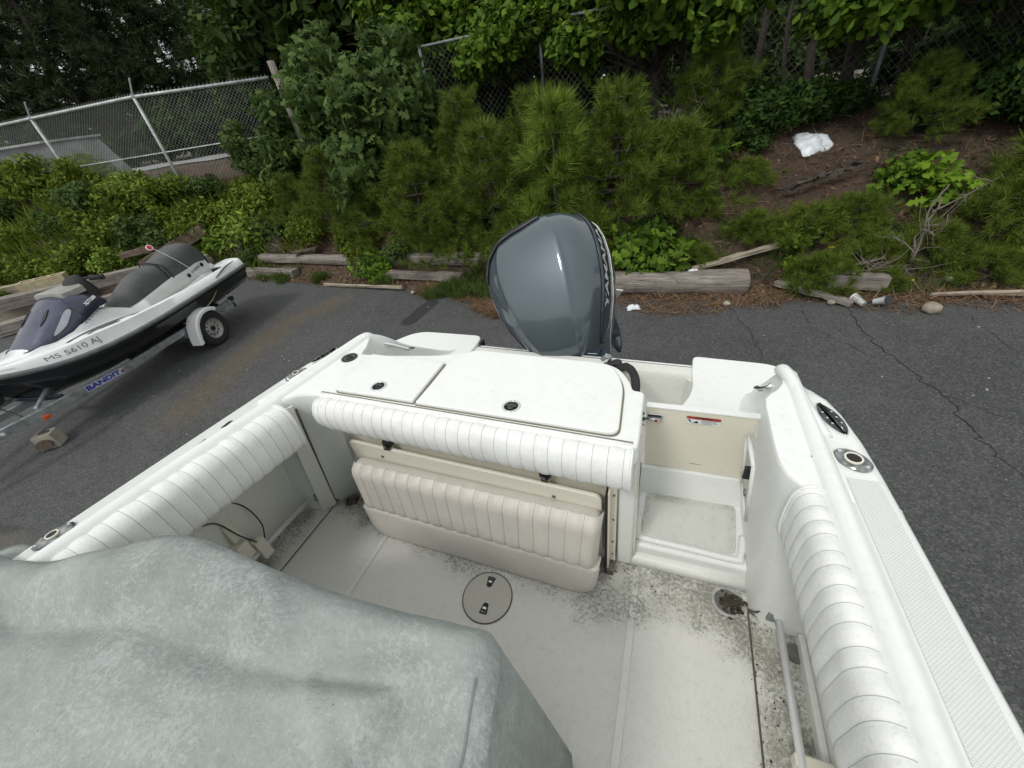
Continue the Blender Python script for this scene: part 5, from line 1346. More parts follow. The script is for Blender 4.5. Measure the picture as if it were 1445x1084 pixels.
def trailer():
    root = empty('boat_trailer', PW, PR, 'low galvanised trailer with small wheels and blue lettering under the jet ski', 'trailer')
    def beam(path, w, h, name, mat=m_galv, par=root):
        P = np.array(path, float); rings = []
        T = np.gradient(P, axis=0); T /= np.linalg.norm(T, axis=1)[:, None]
        for p, t in zip(P, T):
            s = np.cross(t, [0, 0, 1]); s /= np.linalg.norm(s); u = np.array([0, 0, 1.0])
            rings.append([p + s * w / 2 - u * h / 2, p + s * w / 2 + u * h / 2, p - s * w / 2 + u * h / 2, p - s * w / 2 - u * h / 2])
        V, F = loft(rings); return fix_normals(mesh_obj(name, V, F, mat, par, bevel=0.004))
    for s in (1, -1):
        beam([(s * 0.02 if s < 0 else 0.06, -3.3, 0.42)] and [(s * 0.05, -3.35, 0.46), (s * 0.26, -2.7, 0.46), (s * 0.40, -2.25, 0.455), (s * 0.46, -1.85, 0.44), (s * 0.475, -1.3, 0.41), (s * 0.475, -0.9, 0.385), (s * 0.47, -0.2, 0.38), (s * 0.46, 0.47, 0.38), (s * 0.46, 1.05, 0.39)], 0.045, 0.085, 'side_beam')
        # wheel
        cx = s * 0.60; cy, czz = 0.32, 0.262; R_ = 0.262
        wl = None
        prof = [(0.150, -0.055), (0.205, -0.068), (0.245, -0.062), (0.262, -0.040), (0.264, 0.0), (0.262, 0.040), (0.245, 0.062), (0.205, 0.068), (0.150, 0.055)]
        rings = []
        th_ = np.linspace(0, 2 * math.pi, 40, endpoint=False)
        for r, o in prof: rings.append([(cx + s * o, cy + r * math.cos(q), czz + r * math.sin(q)) for q in th_])
        V, F = loft(rings, True, False); tyre = fix_normals(mesh_obj('wheel', V, F, m_tyre, root, smooth=True))
        prof = [(0.158, 0.052), (0.150, 0.046), (0.142, 0.020), (0.120, 0.012), (0.095, 0.022), (0.062, 0.030), (0.055, 0.020), (0.0005, 0.020)]
        V, F = loft([[(cx + s * o, cy + r * math.cos(q), czz + r * math.sin(q)) for q in th_] for r, o in prof], True, False); rim = fix_normals(mesh_obj('rim', V, F, m_rim, tyre, angle=35))
        V, F = disc((cx + s * 0.018, cy, czz), 0.036, 0.022, 20, (s, 0, 0)); mesh_obj('hub', V, F, m_black, tyre, bevel=0.004)
        parts = [disc((cx + s * 0.0155, cy + 0.098 * math.cos(q), czz + 0.098 * math.sin(q)), 0.012, 0.009, 10, (s, 0, 0)) for q in np.linspace(0, 2 * math.pi, 10, endpoint=False)]
        V, F = join(parts); mesh_obj('rim_slots', V, F, m_hole, tyre)
        # fender arc
        rings = []
        for q in np.linspace(math.radians(55), math.radians(196), 15):
            r = 0.318 if q < math.radians(170) else 0.318 + (q - math.radians(170)) * 0.10
            pts = [(-0.085, r - 0.004), (-0.085, r + 0.002), (0.075, r + 0.002), (0.090, r - 0.014), (0.090, r - 0.05), (0.084, r - 0.05), (0.080, r - 0.018), (0.070, r - 0.006)]
            rings.append([(cx + s * a, cy - b * math.cos(math.pi - q) if False else cy + b * math.cos(q), czz + b * math.sin(q)) for a, b in pts])
        V, F = loft(rings); fd = fix_normals(mesh_obj('fender', V, F, m_white, root, angle=40))
        for dz in (0.0, 0.045):
            V, F = disc((cx + s * 0.086, cy - 0.285 + dz * 0.9, czz - 0.055), 0.009, 0.008, 10, (s, 0, 0)); mesh_obj('fender_bolt', V, F, m_hole, fd)
        beam([(s * 0.30, 0.90, 0.37), (s * 0.30, -0.7, 0.37)], 0.05, 0.10, 'bunk', m_seat_b)
        V, F = box(s * 0.46 - 0.03, s * 0.46 + 0.03, 0.0, 0.05, 0.28, 0.34); mesh_obj('spring_hanger', V, F, m_galv, root)
    for y in (-1.45, -0.55, 0.80): beam([(-0.46, y, 0.335), (0, y, 0.325), (0.46, y, 0.335)], 0.05, 0.05, 'cross_beam')
    beam([(-0.58, 0.32, 0.262), (0.58, 0.32, 0.262)], 0.045, 0.045, 'axle')
    beam([(0.0, -3.9, 0.47), (0, -3.2, 0.47), (0, -2.0, 0.46), (0, -1.2, 0.40), (0, -0.5, 0.36)], 0.06, 0.07, 'tongue_beam')
    beam([(0.44, -1.86, 0.50), (0.24, -1.55, 0.56), (0.05, -1.25, 0.58)], 0.035, 0.03, 'bunk_brace')
    beam([(0.44, -1.60, 0.47), (0.25, -1.72, 0.52), (0.02, -1.80, 0.60)], 0.03, 0.05, 'bunk_brace', m_cowl_dark)
    V, F = tube([(0.06, -1.98, 0.70), (0.42, -1.98, 0.50)], 0.010, 6); mesh_obj('bow_strap', V, F, m_black, root)
    V, F = disc((0.09, -1.92, 0.66), 0.07, 0.06, 20, (1, 0.2, 0.2)); mesh_obj('bow_roller', V, F, m_black, root, bevel=0.01)
    beam([(0.0, -2.5, 0.48), (0.0, -2.30, 0.66), (0, -2.1, 0.74)], 0.06, 0.05, 'winch_post')
    # BANDIT decal, side marker, labels on the near beam (outer face x=0.475+0.0225)
    T_, TF = text_mesh("BANDIT", 0.066, 0.003)
    xo = 0.4985
    zc = lambda y: float(np.interp(y, [-1.85, -1.3, -0.9, -0.2], [0.44, 0.41, 0.385, 0.38]))
    def on_beam(V2, yc, up=(0, 0, 1)):
        V2 = np.asarray(V2); return np.array([(xo + 0.0015, yc + x, zc(yc + x) + y) for x, y in V2[:, :2]])
    V, F = box(xo - 0.002, xo + 0.001, -1.24, -0.86, 0.355, 0.44)
    w = T_[:, 0].max() - T_[:, 0].min(); T2 = T_.copy(); T2[:, 0] *= 0.40 / w; T2[:, 1] *= 1.1
    pl = np.array([(-0.20, -0.032), (0.20, -0.032), (0.20, 0.032), (-0.20, 0.032)])
    bk = mesh_obj('decal_backing', on_beam(pl * np.array([1.15, 1.12]), -1.20) - np.array([0.0007, 0, 0]), [(0, 1, 2, 3)], simple("decal_white", (0.45, 0.47, 0.55), 0.5), root)
    T3 = on_beam(T2, -1.22); mesh_obj('decal_lettering', T3, TF, m_blue, root)
    V, F = prism([(0.0, 0.0), (0.045, 0.02), (0.03, -0.01), (0.05, -0.03), (0.01, -0.022)], 0, 0.001); V = np.array(V); V = on_beam(V[:, :2], -1.01); mesh_obj('decal_emblem', V, F, m_red, root)
    V, F = box(xo - 0.02, xo + 0.012, -1.90, -1.84, 0.375, 0.415); mesh_obj('side_marker', V, F, m_orange, root, bevel=0.005)
    xo2 = 0.455
    for (y0, y1, mt) in ((-2.50, -2.28, m_grn_dirt),):
        V = [(float(np.interp(y, [-2.7, -2.25], [0.26, 0.40])) + 0.0245 + 0.003, y, z) for y, z in ((y0, 0.43), (y1, 0.43), (y1, 0.485), (y0, 0.485))]; mesh_obj('maker_plate', V, [(0, 1, 2, 3)], mt, root)
    V, F = disc((0.432, -2.20, 0.455), 0.018, 0.004, 14, (1, -0.3, 0)); mesh_obj('round_label', V, F, m_white, root)
    # rear marker on a thin wand, lamp bracket
    V, F = tube(catmull([(0.47, 1.02, 0.42), (0.43, 0.93, 0.72), (0.30, 0.74, 1.15), (0.17, 0.59, 1.42)], 6), 0.004, 5); wd = mesh_obj('marker_wand', V, F, m_alu, root)
    V, F = disc((0.15, 0.56, 1.445), 0.042, 0.008, 20, (0.75, -0.3, 0.5)); mesh_obj('marker_disc', V, F, m_white, wd)
    V, F = disc((0.156, 0.557, 1.449), 0.031, 0.008, 20, (0.75, -0.3, 0.5)); mesh_obj('marker_reflector', V, F, m_redref, wd)
    V, F = join([box(0.44, 0.50, 1.00, 1.07, 0.40, 0.46), box(0.46, 0.485, 1.03, 1.05, 0.28, 0.36)]); mesh_obj('lamp_bracket', V, F, m_black, root, bevel=0.004)
    # tongue jack resting on a block
trailer()
def single(name, V, F, mat, org, label, cat, group=None, **kw):
    return mesh_obj(name, V, F, mat, None, org=org, label=label, cat=cat, group=group, **kw)
# grey-white wooden block under the tongue
Pb = rpoly([(-0.11, -0.11), (0.13, -0.09), (0.12, 0.10), (-0.13, 0.11)], 0.02, 3)
Pb = [(x * 0.80, y * 0.80) for x, y in Pb]; a = math.radians(35); rot = lambda p, a: (p[0] * math.cos(a) - p[1] * math.sin(a), p[0] * math.sin(a) + p[1] * math.cos(a))
rings = [[(rot(p, a)[0] * k - 6.33 - dx, rot(p, a)[1] * k + 1.20, z) for p in Pb] for k, z, dx in ((1.0, 0.004, 0), (1.0, 0.08, 0), (0.97, 0.165, 0.01), (0.93, 0.175, 0.01))]
V, F = loft(rings)
blk = single('support_block', V, F, m_conc, (-6.33, 1.12, 0), 'stained pale block standing on the asphalt under the trailer tongue', 'block', bevel=0.006)
V, F = disc((-6.335, 1.205, 0.172), 0.062, 0.006, 14, (0.1, -0.1, 1), 0.05); mesh_obj('rotten_core', V, F, m_muck, blk)
V, F = disc((-6.262, 1.125, 0.085), 0.058, 0.02, 12, (0.75, -0.65, 0.15), 0.07); mesh_obj('rotten_core', V, F, m_wood_d, blk)

# ------------------------------------------------------------------ chain link fences
def zt_(x, y): return float(terr(x, y))
def fence_run(name, pts, top, spacing, rad, label, mat, wmat, wr, rails=(True, True), post_idx=None, group=None, mid=None, arms=False, prong=False, rail_r=0.028, bot=None):
    P = np.array(pts, float); root = empty(name, (P[0][0], P[0][1], zt_(*P[0][:2])), 0, label, 'fence', group)
    ORG[root.name] = tuple(root.location)
    top = [top] * len(P) if np.isscalar(top) else top
    # continuous length param
    seg = np.linalg.norm(np.diff(P, axis=0), axis=1); cum = np.concatenate([[0], np.cumsum(seg)])
    def at(s): return np.array([np.interp(s, cum, P[:, 0]), np.interp(s, cum, P[:, 1])]), float(np.interp(s, cum, top))
    V, F = tube([(p[0], p[1], t) for p, t in zip(P, top)], rail_r, 8); mesh_obj('top_rail', V, F, mat, root, smooth=True)
    for i in (post_idx if post_idx is not None else range(len(P))):
        x, y = P[i]; V, F = tube([(x, y, zt_(x, y) - 0.2), (x, y, top[i] + 0.01)], rad, 10); po = mesh_obj('post', V, F, mat, root, smooth=True)
        V, F = disc((x, y, top[i] - 0.005), rad * 1.3, 0.05, 10); mesh_obj('post_cap', V, F, mat, po)
        if arms:
            V, F = tube([(x, y, top[i] + 0.03), (x + 0.16, y + 0.02, top[i] + 0.30)], 0.018, 6); mesh_obj('barb_arm', V, F, mat, po)
    if mid is not None:
        V, F = tube([(p[0], p[1] - 0.01, mid) for p in P], 0.014, 6); mesh_obj('mid_rail', V, F, mat, root)
    # diamond mesh as real wires, two crossing families
    L = cum[-1]; segs = []
    hmax = 1.75 if bot is None else bot
    for sgn in (1, -1):
        s0 = -hmax if sgn > 0 else 0
        n = int((L + hmax) / spacing)
        for k in range(n):
            a0 = s0 + k * spacing
            # a wire from (a0, bottom) to (a0+sgn*h, top)
            p, q = a0 if sgn > 0 else a0 + 0, a0 + hmax if sgn > 0 else a0 - hmax
            z0, z1 = 0.0, 1.0
            lo, hi = p, q
            steps = 4
            pts_ = []
            for t in np.linspace(0, 1, steps + 1):
                s = lo + (hi - lo) * t
                if s < 0 or s > L:
                    continue
                pts_.append((s, t))
            # clip ends exactly
            if lo < 0 < hi: pts_.insert(0, (0.0, (0 - lo) / (hi - lo)))
            if hi < 0 < lo: pts_.append((0.0, (0 - lo) / (hi - lo)))
            if lo < L < hi: pts_.append((L, (L - lo) / (hi - lo)))
            if hi < L < lo: pts_.insert(0, (L, (L - lo) / (hi - lo)))
            if len(pts_) < 2: continue
            W_ = []
            for s, t in pts_:
                xy, tp_ = at(s); W_.append((xy[0], xy[1] + 0.004 * sgn, tp_ - hmax + t * hmax))
            for u, v in zip(W_[:-1], W_[1:]): segs.append((u, v))
    S = np.array(segs)
    d = S[:, 1] - S[:, 0]; d /= np.linalg.norm(d, axis=1)[:, None] + 1e-9
    a_ = np.cross(d, np.array([0, 1.0, 0])); a_ /= np.linalg.norm(a_, axis=1)[:, None] + 1e-9; b_ = np.cross(d, a_)
    VV = []
    for q in range(3):
        o = (a_ * math.cos(q * 2.094) + b_ * math.sin(q * 2.094)) * wr
        VV += [S[:, 0] + o, S[:, 1] + o]
    VV = np.stack(VV, 1).reshape(-1, 3); m = len(S); FF = []
    base = np.arange(m) * 6
    for q in range(3):
        r = (q + 1) % 3
        FF.append(np.stack([base + 2 * q, base + 2 * q + 1, base + 2 * r + 1, base + 2 * r], 1))
    FF = np.vstack(FF)
    me = fast_mesh('wire_mesh', VV - np.array(ORG[root.name]), FF, [wmat]); o = bpy.data.objects.new('wire_mesh', me); COL.objects.link(o); o.parent = root; o['kind'] = 'stuff'
    if prong:
        parts = []
        for s in np.arange(0.05, L, spacing):
            xy, tp_ = at(s); parts.append(tube([(xy[0], xy[1], tp_), (xy[0] + 0.012, xy[1], tp_ + 0.075)], 0.0035, 3))
            parts.append(tube([(xy[0], xy[1], tp_), (xy[0] - 0.012, xy[1], tp_ + 0.06)], 0.0035, 3))
        V, F = join(parts); mesh_obj('wire_prongs', V, F, wmat, root, kind='stuff')
    return root
fence_run('chain_link_fence', [(-24.0, 5.75), (-19.0, 6.3), (-14.4, 6.82), (-11.2, 7.28), (-8.95, 8.93)], 3.553, 0.082, 0.034, 'bright galvanised chain link fence with barb arms above the left bank', m_fence, m_wire, 0.0025, mid=2.50, arms=True, prong=True, post_idx=[0, 1, 2, 3], rail_r=0.032)
# barbed strands hidden among leaves: leaning wooden end post
V, F = loft([[(-8.0 + r * math.cos(q) + dx, 8.25 + r * math.sin(q), z) for q in np.linspace(0, 6.283, 10, endpoint=False)] for z, r, dx in ((1.6, 0.085, 0.02), (2.6, 0.08, 0.0), (3.72, 0.072, -0.05))])
single('wooden_post', V, F, m_wood, (-8.0, 8.25, 1.7), 'leaning weathered wooden post at the end of the bright fence', 'post', smooth=True)
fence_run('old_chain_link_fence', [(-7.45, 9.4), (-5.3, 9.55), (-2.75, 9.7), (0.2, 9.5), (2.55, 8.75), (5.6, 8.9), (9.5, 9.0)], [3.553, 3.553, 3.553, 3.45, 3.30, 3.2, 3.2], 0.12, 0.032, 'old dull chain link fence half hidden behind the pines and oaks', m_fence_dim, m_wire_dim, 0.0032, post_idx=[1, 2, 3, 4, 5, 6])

# grey sheet-sided shed beyond the left fence
def shed():
    root = empty('grey_shed', (-19.3, 8.6, 1.95), 0, 'grey weathered bin with slanted side beyond the bright fence at far left', 'shed')
    ORG[root.name] = (-19.3, 8.6, 1.95)
    V, F = loft([[(-23.5, 7.6, 1.9), (-17.9, 8.9, 1.9), (-17.6, 10.2, 1.9), (-23.5, 9.6, 1.9)], [(-23.5, 7.6, 2.6), (-18.35, 8.85, 2.6), (-18.1, 10.2, 2.6), (-23.5, 9.6, 2.6)], [(-23.5, 7.6, 3.30), (-18.85, 8.8, 3.25), (-18.6, 10.2, 3.25), (-23.5, 9.6, 3.3)]])
    w = fix_normals(mesh_obj('wall', V, F, m_shed, root))
    V, F = loft([[(-23.6, 7.50, 3.28), (-18.80, 8.70, 3.24), (-18.5, 10.3, 3.24), (-23.6, 9.7, 3.3)], [(-23.6, 7.50, 3.34), (-18.80, 8.70, 3.30), (-18.5, 10.3, 3.30), (-23.6, 9.7, 3.36)]]); fix_normals(mesh_obj('roof_edge', V, F, m_fence, root))
    for x in np.arange(-23.0, -18.9, 0.55):
        y = 7.6 + (x + 23.5) * 0.262
        V, F = box(x, x + 0.035, y - 0.03, y + 0.02, 1.9, 3.24); mesh_obj('rib', V, F, m_shed, root)
shed()

# ------------------------------------------------------------------ timbers, planks, blocks, stones
def timber(name, p0, p1, w, h, mat, label, cat='timber', roundish=False, group=None, roll=0.0, nsec=10, wob=0.012):
    p0, p1 = np.array(p0, float), np.array(p1, float); L = np.linalg.norm(p1 - p0); rings = []
    for i, y in enumerate(np.linspace(0, L, nsec)):
        if roundish: pts = [(w / 2 * math.copysign(abs(math.cos(q)) ** .8, math.cos(q)), h / 2 * math.copysign(abs(math.sin(q)) ** .8, math.sin(q))) for q in np.linspace(0, 6.283, 14, endpoint=False)]
        else: pts = [(-w / 2, -h / 2), (0, -h / 2), (w / 2, -h / 2), (w / 2, 0), (w / 2, h / 2), (0, h / 2), (-w / 2, h / 2), (-w / 2, 0)]
        k = 1.0 - (0.05 * rng.random() if i in (0, nsec - 1) else 0)
        rings.append([(x * k + rng.normal() * wob * 0.5, y + rng.normal() * 0.004, z * k + rng.normal() * wob * 0.5) for x, z in pts])
    V, F = loft(rings)
    o = mesh_obj(name, V, F, mat, None, label=label, cat=cat, group=group, bevel=0.0 if roundish else 0.007, angle=None if not roundish else 50)
    d = (p1 - p0) / L; q = Vector(d).to_track_quat('Y', 'Z')
    o.matrix_world = Matrix.Translation(Vector(p0)) @ q.to_matrix().to_4x4() @ Matrix.Rotation(roll, 4, 'Y')
    return o
timber('log', (-1.15, 5.50, 0.155), (0.96, 5.62, 0.145), 0.30, 0.30, m_wood, 'thick weathered grey log at the asphalt edge right of the motor', 'log', True, wob=0.016)
timber('log', (-8.85, 6.50, 0.27), (-5.55, 6.30, 0.25), 0.21, 0.20, m_wood, 'long grey log behind the jet ski stern, left half of the log kerb', 'log', True, wob=0.014)
timber('log', (-5.50, 6.32, 0.27), (-2.55, 6.10, 0.31), 0.23, 0.22, m_wood, 'grey log with yellow flowers in front, right half of the log kerb', 'log', True, wob=0.016)
timber('timber', (-9.2, 6.10, 0.10), (-7.35, 6.03, 0.10), 0.20, 0.14, m_wood, 'half buried timber below the left half of the log kerb')
timber('timber', (-5.1, 5.93, 0.12), (-3.3, 5.80, 0.12), 0.15, 0.12, m_wood, 'half buried timber below the right half of the log kerb')
timber('plank', (-6.25, 5.62, 0.03), (-4.32, 5.45, 0.07), 0.055, 0.045, m_wood_p, 'thin pale strip of wood lying along the asphalt edge', 'plank')
timber('plank', (-0.65, 5.87, 0.28), (0.25, 6.02, 0.33), 0.11, 0.05, m_wood, 'short grey plank lying behind the thick log', 'plank', roll=.1)
timber('plank', (-0.45, 6.05, 0.33), (0.50, 6.22, 0.40), 0.08, 0.045, m_wood_p, 'pale plank on top of the short grey plank', 'plank')
timber('plank', (0.30, 5.75, 0.27), (1.32, 6.20, 0.42), 0.10, 0.04, m_wood_p, 'slanting plank behind the right end of the thick log', 'plank')
timber('plank', (1.30, 5.72, 0.10), (2.02, 5.25, 0.04), 0.10, 0.05, m_wood, 'grey plank pointing at the asphalt beside the timber block', 'plank')
timber('timber', (1.84, 5.66, 0.16), (2.42, 5.62, 0.15), 0.14, 0.17, m_wood, 'short square timber block among grass right of the log')
timber('branch', (2.80, 5.50, 0.06), (6.6, 5.85, 0.10), 0.05, 0.045, m_wood_p, 'long pale pole along the foot of the bank at right', 'branch', True)
timber('branch', (1.35, 7.0, 0.93), (2.30, 7.35, 1.12), 0.045, 0.045, m_bark, 'dark crooked branch on the slope below the plastic bag', 'branch', True, wob=0.04)
timber('plank', (-7.55, 6.35, 0.43), (-7.05, 6.55, 0.45), 0.22, 0.02, m_wood_d, 'small board lying on the left log', 'plank')
# heap at the left of the jet ski
timber('timber', (-14.6, 2.1, 0.16), (-12.1, 4.6, 0.16), 0.30, 0.28, m_wood_p, 'lowest pale timber of the stack left of the jet ski')
timber('timber', (-12.2, 3.0, 0.12), (-10.6, 5.0, 0.14), 0.26, 0.22, m_wood, 'grey timber in front of the stack, nearest the jet ski hood')
timber('timber', (-12.9, 3.3, 0.45), (-10.8, 5.6, 0.42), 0.28, 0.22, m_wood, 'grey upper timber of the stack left of the jet ski')
timber('timber', (-15.5, 2.6, 0.45), (-13.4, 4.2, 0.48), 0.28, 0.24, m_wood_p, 'pale timber end beside the cinder block')
timber('timber', (-10.9, 5.1, 0.35), (-9.7, 6.0, 0.40), 0.30, 0.10, m_wood_p, 'flat pale board behind the jet ski handlebar')
timber('timber', (-11.2, 5.5, 0.50), (-10.1, 6.5, 0.98), 0.30, 0.24, m_wood_d, 'brown square timber sticking up behind the jet ski handlebar')
timber('timber', (-12.3, 5.5, 0.66), (-11.2, 6.0, 0.72), 0.16, 0.12, m_wood, 'small grey offcut on the heap left of the handlebar')
timber('timber', (-11.6, 5.4, 0.76), (-10.9, 5.9, 0.80), 0.16, 0.12, m_wood_d, 'small brown offcut beside the sticking-up timber')
timber('timber', (-10.3, 4.6, 0.12), (-9.2, 5.6, 0.13), 0.24, 0.20, m_wood, 'short grey timber close behind the jet ski body')
timber('timber', (-11.8, 1.6, 0.05), (-10.6, 2.3, 0.06), 0.16, 0.08, m_wood_p, 'pale offcut lying on the asphalt at the left picture edge')
timber('timber', (-10.1, 7.4, 1.02), (-9.4, 7.75, 1.12), 0.24, 0.14, m_wood_d, 'dark rotten timber piece on the bank behind the seat')
def cinder(org, rz, label):
    root = empty('cinder_block', org, rz, label, 'cinder block')
    Lx, Ly, Hh = 0.80, 0.28, 0.30; t = 0.05
    parts = [box(-Lx / 2, Lx / 2, -Ly / 2, -Ly / 2 + t, 0, Hh), box(-Lx / 2, Lx / 2, Ly / 2 - t, Ly / 2, 0, Hh)]
    for x in (-Lx / 2, -0.145, 0.115, Lx / 2 - t): parts.append(box(x, x + t, -Ly / 2 + t, Ly / 2 - t, 0, Hh))
    V, F = join(parts); mesh_obj('block_shell', V, F, m_conc_y, root, bevel=0.006)
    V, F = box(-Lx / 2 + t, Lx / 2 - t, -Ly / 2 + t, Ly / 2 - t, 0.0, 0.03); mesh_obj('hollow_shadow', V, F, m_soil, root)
    return root
cinder((-12.55, 4.25, 0.40), math.radians(48), 'yellowish cinder block with open cells on the timber stack')
timber('timber', (-10.4, 5.0, 0.42), (-9.35, 5.75, 0.52), 0.22, 0.18, m_wood_p, 'yellow-pale timber right of the handlebar')

def stone(org, r, label, mat=m_stone, sq=(1, 1, 0.75)):
    import bmesh
    bm = bmesh.new(); bmesh.ops.create_icosphere(bm, subdivisions=2, radius=1.0)
    s = rng.random() * 50
    V = []
    for v in bm.verts:
        k = 1 + 0.28 * noise.noise(v.co * 1.3 + Vector((s, 0, 0))); V.append(tuple(np.array(v.co) * k * r * np.array(sq)))
    F = [tuple(v.index for v in f.verts) for f in bm.faces]; bm.free()
    o = mesh_obj('stone', V, F, mat, None, label=label, cat='stone', smooth=True); o.location = org; return o
stone((2.70, 5.17, 0.05), 0.085, 'largest tan stone on the asphalt at right')
stone((3.95, 5.45, 0.05), 0.06, 'tan stone by the pale pole near the right picture edge')
stone((4.15, 5.75, 0.05), 0.055, 'small yellowish stone above the tan one near the right edge', m_conc_y)
stone((1.83, 5.30, 0.03), 0.045, 'small reddish stone at the asphalt edge by the cups', m_stone)
stone((3.55, 6.25, 0.16), 0.10, 'long orange-tan stone on the litter at right', m_conc_y, (1.2, 0.5, 0.4))
stone((0.72, 5.22, 0.02), 0.045, 'grey stone at the asphalt edge in front of the log end', m_conc)
stone((3.1, 5.9, 0.08), 0.05, 'grey stone between grass tufts at right', m_conc)
stone((-4.05, 5.35, 0.03), 0.04, 'pale stone in the pine straw beside the grass clump', m_conc)
stone((1.27, 6.3, 0.36), 0.06, 'pale stone on the bank above the slanting plank', m_conc)
# crumpled bag, cups, litter
def bag(org, sx, sy, sz, label, rz):
    n = 26; V = []; F = []
    for i in range(n + 1):
        for j in range(n + 1):
            u, v = i / n * 2 - 1, j / n * 2 - 1
            r = max(0, 1 - (abs(u) ** 2.6 + abs(v) ** 2.6) ** (1 / 2.6))
            nn = noise.noise(Vector((u * 2.6, v * 2.6, 9.1))); n2 = noise.noise(Vector((u * 7, v * 7, 4.1)))
            e = 1 + 0.16 * noise.noise(Vector((u * 1.7, v * 1.7, 2)))
            V.append((u * sx * e, v * sy * e + (0.26 * sy if (v > 0.55 and -0.75 < u < -0.1) else 0) + (0.12 * sy if (v > 0.6 and u > 0.5) else 0), sz * (r ** 0.45) * (1 + 0.45 * nn) + 0.35 * sz * abs(n2) * min(1, r * 6) * (0.4 + abs(noise.noise(Vector((u * 15, v * 15, 1.0)))) )))
    for i in range(n):
        for j in range(n): F.append((i * (n + 1) + j, (i + 1) * (n + 1) + j, (i + 1) * (n + 1) + j + 1, i * (n + 1) + j + 1))
    o = mesh_obj('plastic_bag', V, F, m_bag, None, label=label, cat='plastic bag', smooth=True); o.location = org
    so = o.modifiers.new("solid", 'SOLIDIFY'); so.thickness = 0.004
    o.rotation_euler = (math.radians(24), 0, rz); return o
bz = zt_(1.85, 8.05)
bag((1.85, 8.05, bz + 0.02), 0.27, 0.22, 0.12, 'crumpled white plastic bag lying high on the bank', math.radians(28))
o = bag((-0.40, 5.03, 0.012), 0.085, 0.05, 0.05, 'small torn white tissue at the asphalt edge by the motor', 0.3); o.name = 'paper_scrap'; o['category'] = 'litter'; o.rotation_euler = (0, 0, 0.3)
o = bag((0.30, 5.62, 0.27), 0.075, 0.05, 0.05, 'small white scrap on top of the thick log', 0.3); o.name = 'paper_scrap'; o['category'] = 'litter'; o.rotation_euler = (0, 0, 0.3)
def cup(org, label, mat, tilt, lid):
    root = empty('drink_cup', org, 0.5, label, 'cup'); root.rotation_euler = (tilt, 0, 0.6)
    th_ = np.linspace(0, 2 * math.pi, 20, endpoint=False)
    V, F = loft([[(r * math.cos(q), r * math.sin(q), z) for q in th_] for r, z in ((0.032, 0), (0.045, 0.14), (0.047, 0.142), (0.043, 0.14), (0.030, 0.006))], True, True); mesh_obj('cup_body', V, F, mat, root, angle=50)
    V, F = disc((0, 0, 0.141), 0.048, 0.010, 20); mesh_obj('lid', V, F, lid, root)
cup((2.12, 5.22, 0.05), 'crushed clear plastic cup with white lid lying at the asphalt edge', m_grn_dirt, math.radians(-75), m_white)
cup((2.24, 5.30, 0.05), 'dark cup lying mouth up beside the clear cup', m_bag, math.radians(60), m_black)
o = bag((3.72, 6.02, 0.12), 0.06, 0.025, 0.02, 'flat dark red wrapper on the litter at right', 0.1); o.name = 'wrapper'; o['category'] = 'litter'; o.rotation_euler = (0, 0, 0.1); o.data.materials[0] = m_red
# ------------------------------------------------------------------ vegetation
def rot_mats(n, up=0.0, dirs=None, spread=1.0):
    """random orthonormal frames; column 0 = leaf axis, column 2 = normal"""
    nrm = rng.normal(size=(n, 3)) * spread; nrm[:, 2] += up
    if dirs is not None: nrm += dirs
    nrm /= np.linalg.norm(nrm, axis=1)[:, None] + 1e-9
    ax = rng.normal(size=(n, 3)); ax -= nrm * (ax * nrm).sum(1)[:, None]; ax /= np.linalg.norm(ax, axis=1)[:, None] + 1e-9
    b = np.cross(nrm, ax)
    return np.stack([ax, b, nrm], 2)
def scatter(tV, tF, pos, R_, sc):
    n = len(pos); V = np.einsum('nij,kj->nki', R_, tV) * sc[:, None, None] + pos[:, None, :]
    F = tF[None] + (np.arange(n) * len(tV))[:, None, None]
    return V.reshape(-1, 3), F.reshape(-1, tF.shape[1])
def fan(outline):
    o = np.array(outline, float); V = np.vstack([[0.5, 0, 0.06], o]); n = len(o)
    return V, np.array([(0, i + 1, (i + 1) % n + 1) for i in range(n)])
OAK = fan([(0, 0, 0), (0.20, 0.07, 0), (0.28, 0.26, -.03), (0.40, 0.10, 0), (0.52, 0.34, -.04), (0.64, 0.12, 0), (0.80, 0.24, -.04), (1.0, 0.0, -.06), (0.80, -0.24, -.04), (0.64, -0.12, 0), (0.52, -0.34, -.04), (0.40, -0.10, 0), (0.28, -0.26, -.03), (0.20, -0.07, 0)])
LOBE = fan([(0, 0, 0), (0.3, 0.20, -.02), (0.55, 0.30, -.03), (0.8, 0.22, -.03), (1.0, 0.0, -.06), (0.8, -0.22, -.03), (0.55, -0.30, -.03), (0.3, -0.20, -.02)])
SIMPLE = (np.array([(0, 0, 0), (0.5, 0.24, -.03), (1.0, 0, -.05), (0.5, -0.24, -.03), (0.5, 0, .05)], float), np.array([(0, 4, 1), (1, 4, 2), (2, 4, 3), (3, 4, 0)]))
QUADT = (np.array([(0, 0, 0), (0.45, 0.30, -.03), (1.0, 0, -.05), (0.45, -0.30, -.03)], float), np.array([(0, 2, 1), (0, 3, 2)]))
